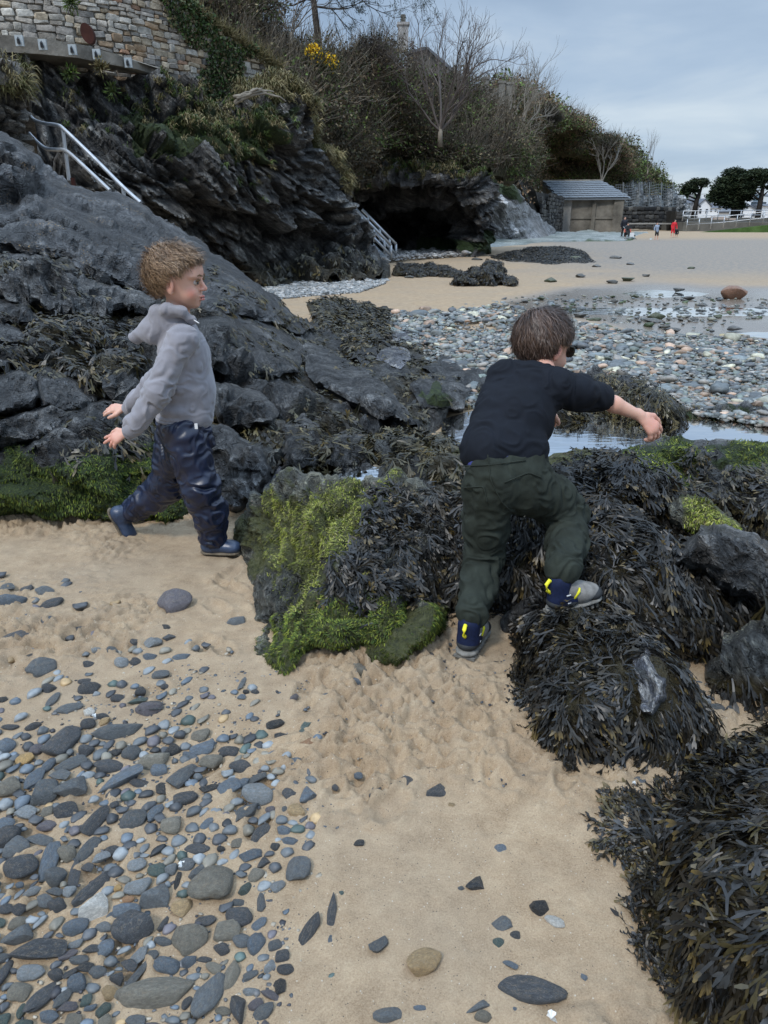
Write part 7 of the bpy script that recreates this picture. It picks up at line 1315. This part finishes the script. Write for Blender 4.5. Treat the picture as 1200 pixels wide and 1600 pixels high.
    # trousers
    sd = SDF(lo, hi, .0042)
    sd.ell(hip+[0, 0, .01], (.098, .108, .085), None, .02); sd.cone(pt(283, 650, D), hip, .093, .092, .02)
    sd.chain([hpN, knN+[-.008, 0, 0], pt(328, 800, D-.07), anN+[.0, 0, .01]], [.092, .073, .068, .060], .03); sd.chain([hpF, knF, pt(238, 777, D+.10), anF+[.018, 0, .012]], [.088, .074, .064, .056], .03)
    sd.cone(pt(322, 672, D-.04), pt(329, 694, D-.04), .022, .016, .012); sd.cone(hpN, knF, .07, .05, .03)
    piece('trousers', sd, M['rain'], o, 1, [(hpN, knN, 1, 1), (knN, anN, 1.5, 1), (hpF, knF, 1, 1), (knF, anF, 1.1, 1), (pt(284, 640, D), hip, .7, 1.3)], .0125, 25, 11, None, .9)
    mb = MB(); mb.box(pt(306.5, 666, D-.145), (.012, .004, .022)); mb.obj('care_tag', M['whiter'], o)
    # boots
    def boot(an, d, up, side, wr):
        d, s_, u_ = frame(d, up); an = np.array(an); sd = SDF(an-.17, an+.19, .0035); B = lambda a, b, c: an+d*a+s_*b+u_*c; RR = np.stack([d, s_, u_], 1)
        sd.cone(B(-.005, 0, .03), B(-.008, 0, -.02), .042, .040, .015); sd.ell(B(.035, 0, -.036), (.080, .036, .030), RR, .02); sd.ell(B(.088, 0, -.040), (.040, .038, .026), RR, .02); sd.ell(B(-.018, 0, -.036), (.034, .034, .030), RR, .015)
        piece('boot', sd, M['navyboot'], o, 1, [(B(-.01, 0, .04), B(0, 0, -.03), .8, 1), (B(0, 0, -.03), B(.1, 0, -.04), .5, 1)], .004, 28, 2)
        sd = SDF(an-.17, an+.19, .0035); sd.cone(B(-.022, 0, -.060), B(.085, 0, -.062), .037, .041, .01, flat=(u_, .26)); piece('sole', sd, M['bootsole'], o, 1)
    boot(pt(331, 838, D-.05)-[0, 0, .012], (1, -.05, .02), (0, 0, 1), 0, 0); boot(pt(197, 803, D+.14), (.42, 0, -.9), (.88, 0, .42), 0, 0)
boy_walking()
# ---------------------------------------------------------------- bending boy seen from behind
def boy_bending():
    base = PZ(735, 1025, 0); o = empty('person', base, 'boy in dark top and green corduroy trousers leaning over seaweed, one arm stretched out', 'person')
    hipc = pt(790, 742, 2.40); hpL, hpR = pt(768, 757, 2.36), pt(822, 760, 2.40); knL, knR = pt(757, 868, 2.40), pt(886, 803, 2.50); anL, anR = pt(736, 968, 2.20), pt(878, 898, 2.17)
    waist = pt(790, 700, 2.42); chest = pt(822, 628, 2.58); shL, shR = pt(792, 592, 2.64), pt(868, 606, 2.56); neck = pt(846, 582, 2.68); hc = pt(850, 537, 2.76); k = 1.12
    elR, wrR = pt(938, 622, 2.66), pt(1000, 650, 2.68); elL, wrL = pt(800, 650, 2.86), pt(850, 640, 2.98)
    f, u = (.80, .50, -.26), (.15, .16, 1)
    lo = np.min([hc, wrR, anL, anR, hpL], 0)-[.22, .22, .2]; hi = np.max([hc, wrR, anR, wrL], 0)+[.2, .2, .2]
    sd = SDF(lo, hi, .0032); L, R = head(sd, hc, f, u, k)
    sd.cone(neck, hc+R@np.array([-.02, 0, -.04]), .04, .038, .012); sd.chain([neck, chest, waist, hipc], [.05, .075, .075, .08], .02)
    for a, b, c, h_, kk, an in ((shL, elL, wrL, hpL, knL, anL), (shR, elR, wrR, hpR, knR, anR)): sd.chain([chest, a], [.05, .04], .01); sd.chain([a, b], [.036, .030], .01); sd.chain([b, b+(c-b)*.35, c], [.030, .030, .0185], .012); sd.chain([hipc, h_, kk, an], [.07, .055, .042, .028], .01); sd.cone(an, an+[.03, .05, -.03], .025, .02)
    hand(sd, wrR+unit(wrR-elR)*.006, (.66, -.05, -.60), (.45, -.78, .42), -1, 1.30, (.35, .48, .58, .66), .9, .20)
    hand(sd, wrL, (.6, .5, -.5), (0, 0, 1), 1, 1.05)
    ear = L(-.006, -.078, -.02); kn_ = wrR+unit([.62, .05, -.5])*.06
    piece('body', sd, M['skin'], o, 1, attr=lambda V: np.clip(.6*np.exp(-((V-ear)**2).sum(1)/.022**2)+.5*np.exp(-((V-kn_)**2).sum(1)/.05**2)+.3*np.exp(-((V-elR)**2).sum(1)/.04**2), 0, 1))
    hb = hc+R@np.array([-.010, 0, .016])*k; hf = lambda a, b, c: c > np.interp(a, *EB2)
    V, F = scalp(L, R, hb, k, hf, 1.05); hr = link('hair', mesh('hair', V, F), M.setdefault('hairbase2', plain('dark_brown_hair_roots', (.045, .028, .020), .7, .2)), o)
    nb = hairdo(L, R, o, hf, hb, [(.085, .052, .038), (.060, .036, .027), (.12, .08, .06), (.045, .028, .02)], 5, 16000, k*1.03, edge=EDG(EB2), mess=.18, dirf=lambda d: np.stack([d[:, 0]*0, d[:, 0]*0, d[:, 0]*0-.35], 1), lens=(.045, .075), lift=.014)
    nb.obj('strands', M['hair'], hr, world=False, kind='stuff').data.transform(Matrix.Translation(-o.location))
    # sunglasses
    gl = link('sunglasses', (lambda mb: (mb.tube([L(-.012, -.083, .004), L(.03, -.078, .006), L(.074, -.066, .006)], [.0022, .0028, .0032], 6), mb.tube([L(-.012, .083, .004), L(.03, .078, .006), L(.074, .066, .006)], [.0022, .0028, .0032], 6), mb.tube([L(.082, -.063, .012), L(.098, -.034, .014), L(.103, 0, .010), L(.098, .034, .014), L(.082, .063, .012)], [.003]*5, 6))[0].mesh('sunglasses', True))(MB()), M['frame'], o)
    for q in (-1, 1):
        mb = MB(); fr = [L(.082+.014*(1-abs(t-.0)), (.036+.027*math.cos(a_))*q, -.006+.021*math.sin(a_)) for a_, t in [(2*math.pi*i_/20, math.cos(2*math.pi*i_/20)*.5+.5) for i_ in range(20)]]; mb.prism(fr, R[:, 0]*.003); mb.obj('lens', M['lens'], gl, world=False).data.transform(Matrix.Translation(-o.location))
    # jersey
    sd = SDF(lo, hi, .0042); up_ = unit(chest-waist)
    sd.cone(waist, chest, .098, .098, .03, flat=((.3, -.7, .3), .95)); sd.ell(chest+(waist-chest)*.4, (.125, .105, .12), None, .03); sd.cone(shL+(shR-shL)*.1, shR+(shL-shR)*.08, .064, .064, .04); sd.cone(chest, (shL+shR)/2, .10, .075, .03); sd.cone(chest, neck, .07, .050, .02); sd.cone(pt(783, 606, 2.62), pt(757, 690, 2.42), .060, .072, .05)
    sd.cone(pt(762, 706, 2.37), pt(826, 702, 2.42), .070, .068, .03); sd.cone(pt(745, 708, 2.40), waist, .055, .085, .03)
    sd.chain([shR, shR+(elR-shR)*.5, elR-(elR-shR)*.02], [.066, .058, .050], .025); sd.chain([shL, elL], [.062, .054], .03); sd.cone(elL, wrL, .052, .04, .02)
    sd.ell(hc+R@np.array([0, 0, -.03]), (.05, .05, .05), None, .01, True)
    piece('jersey', sd, M['tee'], o, 2, [(waist, chest, .8, 1.9), (shR, elR, 1.1, 1), (shL, elL, 1, 1)], .009, 22, 7, None, 1.0)
    mb = MB(); d = unit(elR-shR); mb.tube([elR-d*.02, elR-d*.012, elR+d*.006, elR+d*.004], [.047, .0505, .0495, .036], 22); mb.obj('cuff', M['tee'], o, smooth=True, sharp=50)
    mb = MB(); 
    sd = SDF(lo, hi, .005); sd.cone(pt(755, 722, 2.36), pt(785, 720, 2.36), .055, .055, .01); piece('undershirt', sd, M['blue'], o, 1)
    # trousers
    sd = SDF(lo, hi, .0042)
    sd.cone(pt(766, 722, 2.38), pt(820, 716, 2.42), .078, .078, .03); sd.cone(hpL, hpR, .090, .088, .03); sd.cone(pt(770, 738, 2.34), pt(815, 740, 2.37), .07, .07, .03)
    sd.chain([hpL, pt(760, 815, 2.38), knL, pt(746, 920, 2.30), anL+[.0, 0, .03]], [.092, .078, .066, .060, .050], .025); sd.chain([hpR, pt(862, 780, 2.46), knR, pt(886, 850, 2.34), anR+[0, 0, .025]], [.092, .080, .070, .062, .052], .03)
    tr = piece('trousers', sd, M['cord'], o, 1, [(hpL, knL, 1, 1), (knL, anL, 1.5, 1), (hpR, knR, 1, 1), (knR, anR, 1.5, 1), (waist, hipc, .5, 1.3)], .0105, 25, 21, None, 1.0)
    def seam(pts, nm='seam', r=.0022):
        P_ = [np.array(p) for p in pts]; V = np.array([v.co for v in tr.data.vertices])+np.array(base); Q = []
        for i_ in range(len(P_)-1):
            for t in np.linspace(0, 1, 9)[:-1]: q = P_[i_]*(1-t)+P_[i_+1]*t; dd = unit(q-np.array([0, 0, CH])); w_ = V-np.array([0, 0, CH]); al = w_@dd; e_ = np.linalg.norm(w_-al[:, None]*dd, axis=1); m = e_ < .008; Q.append(np.array([0, 0, CH])+dd*(al[m].min()-.001) if m.any() else q)
        mb = MB(); mb.tube(smooths_line(np.array(Q)), r, 5); mb.obj(nm, M['cord'], o, smooth=True)
    def smooths_line(Q):
        for _ in range(2): Q[1:-1] = (Q[:-2]+Q[2:]+2*Q[1:-1])/4
        return Q
    seam([pt(762, 710, 2.3), pt(767, 752, 2.3), pt(784, 785, 2.3), pt(800, 800, 2.3)]); seam([pt(722, 762, 2.3), pt(756, 760, 2.3), pt(762, 790, 2.3)]); seam([pt(788, 754, 2.3), pt(826, 738, 2.3), pt(850, 748, 2.3)]); seam([pt(722, 728, 2.3), pt(762, 727, 2.3), pt(830, 718, 2.3)])
    # shoes
    def shoe(an, d, up, sock, lab=None):
        d, s_, u_ = frame(d, up); an = np.array(an); B = lambda a, b, c: an+d*a+s_*b+u_*c; RR = np.stack([d, s_, u_], 1); mk = lambda: SDF(an-.2, an+.22, .0032)
        g = empty_child('shoe', o)
        def part(nm, fn, mt, it=1): sd = mk(); fn(sd); V, F = sd.mesh(); V = smoothm(V, F, it); me = mesh(nm, V, F, True); x = link(nm, me, M[mt]); me.transform(Matrix.Translation(-o.location)); x.parent = g; return x
        part('upper', lambda q: (q.ell(B(.085, 0, -.036), (.062, .040, .030), RR, .015), q.cone(B(.01, 0, .0), B(.07, 0, -.028), .036, .036, .02)), 'shoegrey')
        part('heel_knit', lambda q: (q.cone(B(-.004, 0, .028), B(-.006, 0, -.032), .0385, .037, .01), q.cone(B(-.006, 0, -.03), B(.03, 0, -.034), .038, .038, .01)), 'shoenavy')
        part('heel_overlay', lambda q: (q.cone(B(-.012, 0, -.040), B(.022, 0, -.044), .0385, .040, .01, flat=(u_, .55)),), 'shoeblk')
        part('toe_cap', lambda q: (q.ell(B(.118, 0, -.046), (.038, .041, .024), RR, .015),), 'shoeblk')
        part('sole', lambda q: (q.cone(B(-.014, 0, -.066), B(.03, 0, -.066), .040, .039, .01, flat=(u_, .38)), q.cone(B(.03, 0, -.067), B(.112, 0, -.064), .038, .043, .01, flat=(u_, .30))), 'soleg')
        for i_ in range(9):
            mb = MB(); mb.box(B(-.04+.02*i_, 0, -.081), (.010, .074, .009), RR); x = mb.obj('tread', M['soleg'], world=False); x.data.transform(Matrix.Translation(-o.location)); x.parent = g
        mb = MB(); mb.tube([B(-.036, .0, -.004), B(-.052, 0, .012), B(-.054, 0, .034), B(-.042, 0, .046), B(-.034, 0, .038)], [.0068]*5, 6); x = mb.obj('pull_tab', M['yellow'], smooth=True); x.data.transform(Matrix.Translation(-o.location)); x.parent = g
        for q in (-1, 1): mb = MB(); mb.tube([B(.028, .036*q, -.026), B(.046, .037*q, -.004), B(.05, .032*q, .006)], [.0042, .005, .0035], 6); x = mb.obj('yellow_stripe', M['yellow'], smooth=True); x.data.transform(Matrix.Translation(-o.location)); x.parent = g
        for a_, c_, w_ in ((.004, -.005, .016), (.006, -.034, .012)): mb = MB(); mb.box(B(a_, -.0395, c_), (w_, .002, .0035), RR); x = mb.obj('logo', M['whiter']); x.data.transform(Matrix.Translation(-o.location)); x.parent = g
        if sock: mb = MB(); mb.tube([B(0, 0, .02), B(0, 0, .052)], [.033, .033], 16); mb.obj('sock', M['teal'], o, smooth=True, sharp=50)
    shoe(pt(733, 986, 2.18), (.42, .88, .02), (0, 0, 1), True); shoe(pt(876, 921, 2.15), (.90, .38, .10), (-.05, 0, 1), False)
def empty_child(name, o): e_ = bpy.data.objects.new(name, None); COL.objects.link(e_); e_.parent = o; e_.empty_display_size = .05; return e_
boy_bending()
# ---------------------------------------------------------------- far people and pushchair
def far_person(px, py, D, H, top, legs, lab, lean=(0, 0), sit=False, hairc=(.03, .02, .015), arm=(.3, -.5), bare_leg=True):
    b = PD(px, py, D); o = empty('person', b, lab, 'person'); b = np.array(b); k = H/1.7; lx, ly = lean
    hp = b+np.array([0, 0, (.45 if sit else .88)*k]); ch = hp+np.array([lx, ly, .42*k]); nk = hp+np.array([lx*1.3, ly*1.3, .56*k]); hd = hp+np.array([lx*1.7, ly*1.5, .72*k])
    sd = SDF(b-[.9*k, .7*k, .1], hd+[.9*k, .7*k, .3*k], .028*k); sd.ell(hd, (.095*k, .11*k, .125*k), None, .02); sd.chain([nk, ch, hp], [.06*k, .12*k, .12*k], .05)
    feet = [b+np.array([.13*k*s_, -.02, .04]) for s_ in (-1, 1)]; kn = [hp+np.array([.12*k*s_, (-.3 if sit else -.04)*k, -.02 if sit else -.42*k]) for s_ in (-1, 1)]; hds = [ch+np.array([(arm[0] if s_ > 0 else -.26)*k, -.05, (arm[1] if s_ > 0 else -.42)*k]) for s_ in (-1, 1)]
    for s_, f_, q in zip((-1, 1), feet, kn): sd.chain([hp+[.08*k*s_, 0, 0], q, f_], [.085*k, .06*k, .04*k], .03); sd.cone(f_, f_+[.02, -.12*k, -.01], .04*k, .03*k)
    for s_, h_ in zip((-1, 1), hds): sh = ch+np.array([.17*k*s_, 0, .08*k]); sd.chain([sh, (sh+h_)/2+[.03*s_, .04, 0], h_], [.055*k, .042*k, .03*k], .02)
    piece('body', sd, M['skin'], o, 1)
    sd = SDF(b-[.9*k, .7*k, .1], hd+[.9*k, .7*k, .3*k], .028*k); sd.chain([nk-[0, 0, .05*k], ch, hp+[0, 0, -.02]], [.10*k, .165*k, .155*k], .05)
    for s_, h_ in zip((-1, 1), hds): sh = ch+np.array([.17*k*s_, 0, .08*k]); m_ = (sh+h_)/2+[.03*s_, .04, 0]; sd.chain([sh, m_, m_+(h_-m_)*.75], [.08*k, .065*k, .055*k], .03)
    piece('top', sd, top, o, 1)
    sd = SDF(b-[.9*k, .7*k, .1], hd+[.9*k, .7*k, .3*k], .028*k); sd.ell(hp, (.165*k, .14*k, .13*k), None, .03)
    for s_, f_, q in zip((-1, 1), feet, kn): sd.chain([hp+[.08*k*s_, 0, 0], q] if bare_leg else [hp+[.08*k*s_, 0, 0], q, f_+[0, 0, .06]], [.105*k, .08*k] if bare_leg else [.105*k, .075*k, .06*k], .03)
    piece('bottoms', sd, legs, o, 1)
    sd = SDF(hd-.25*k, hd+.25*k, .022*k); sd.ell(hd+[0, .015*k, .03*k], (.108*k, .115*k, .118*k), None, .02); piece('hair', sd, plain('far_hair', hairc, .7), o, 1)
P_ = lambda n, c: plain(n, c, .8, .2, 8, .2)
navy, blk, red = P_('dark_far_clothes', (.02, .022, .03)), P_('black_far_clothes', (.015, .015, .017)), P_('red_far_top', (.55, .03, .04)); ck = P_('blue_white_far_top', (.25, .30, .38))
far_person(973, 373, 62, 1.6, navy, blk, 'adult in dark clothes standing at the corner of the boathouse', bare_leg=False)
far_person(979, 372, 61, 1.45, P_('orange_far_top', (.55, .16, .12)), blk, 'person in an orange red top sitting beside the pushchair', sit=True, bare_leg=False)
far_person(1025, 375, 54, 1.12, ck, blk, 'child in a pale blue top and dark shorts wading on the far sand', lean=(-.03, 0), arm=(-.05, -.35))
far_person(1050, 371, 60, 1.25, red, red, 'child all in red standing by the sea wall', lean=(.05, 0))
far_person(1056, 370, 61, .9, blk, navy, 'small child in black crouching beside the child in red', sit=True)
b = PD(984, 378, 56); o = empty('pushchair', b, 'black and white pushchair parked on the sand beside the boathouse', 'pushchair'); b = np.array(b)
for x, y in ((-.25, .25), (.3, -.1), (.3, .3), (-.25, -.1)):
    mb = MB(); th = np.linspace(0, 2*math.pi, 13); c = b+np.array([x, y, .13]); mb.tube([c+np.array([.12*math.cos(t), 0, .12*math.sin(t)]) for t in th], .022, 5); mb.obj('wheel', M['blackm'], o, smooth=True)
mb = MB(); mb.tube([b+[-.55, .1, 1.0], b+[-.35, .1, .85], b+[.3, .1, .15]], .025, 5); mb.tube([b+[-.25, .1, .15], b+[.1, .1, .6]], .025, 5); mb.obj('frame', M['paint_grey'], o, smooth=True)
mb = MB(); mb.prism([b+[-.3, -.12, .75], b+[-.05, -.12, .35], b+[.32, -.12, .38], b+[.32, -.12, .45], b+[0, -.12, .5], b+[-.2, -.12, .95]], (0, .42, 0)); mb.obj('seat', M['blackm'], o)
mb = MB(); mb.prism([b+[-.35, -.14, .85]]+[b+np.array([-.22+.28*math.cos(t), -.14, .82+.28*math.sin(t)]) for t in np.linspace(2.6, .2, 7)], (0, .46, 0)); mb.obj('hood', M['blackm'], o)
mb = MB(); mb.box(b+[.05, -.15, .48], (.3, .04, .28)); mb.obj('blanket', M['whiter'], o)
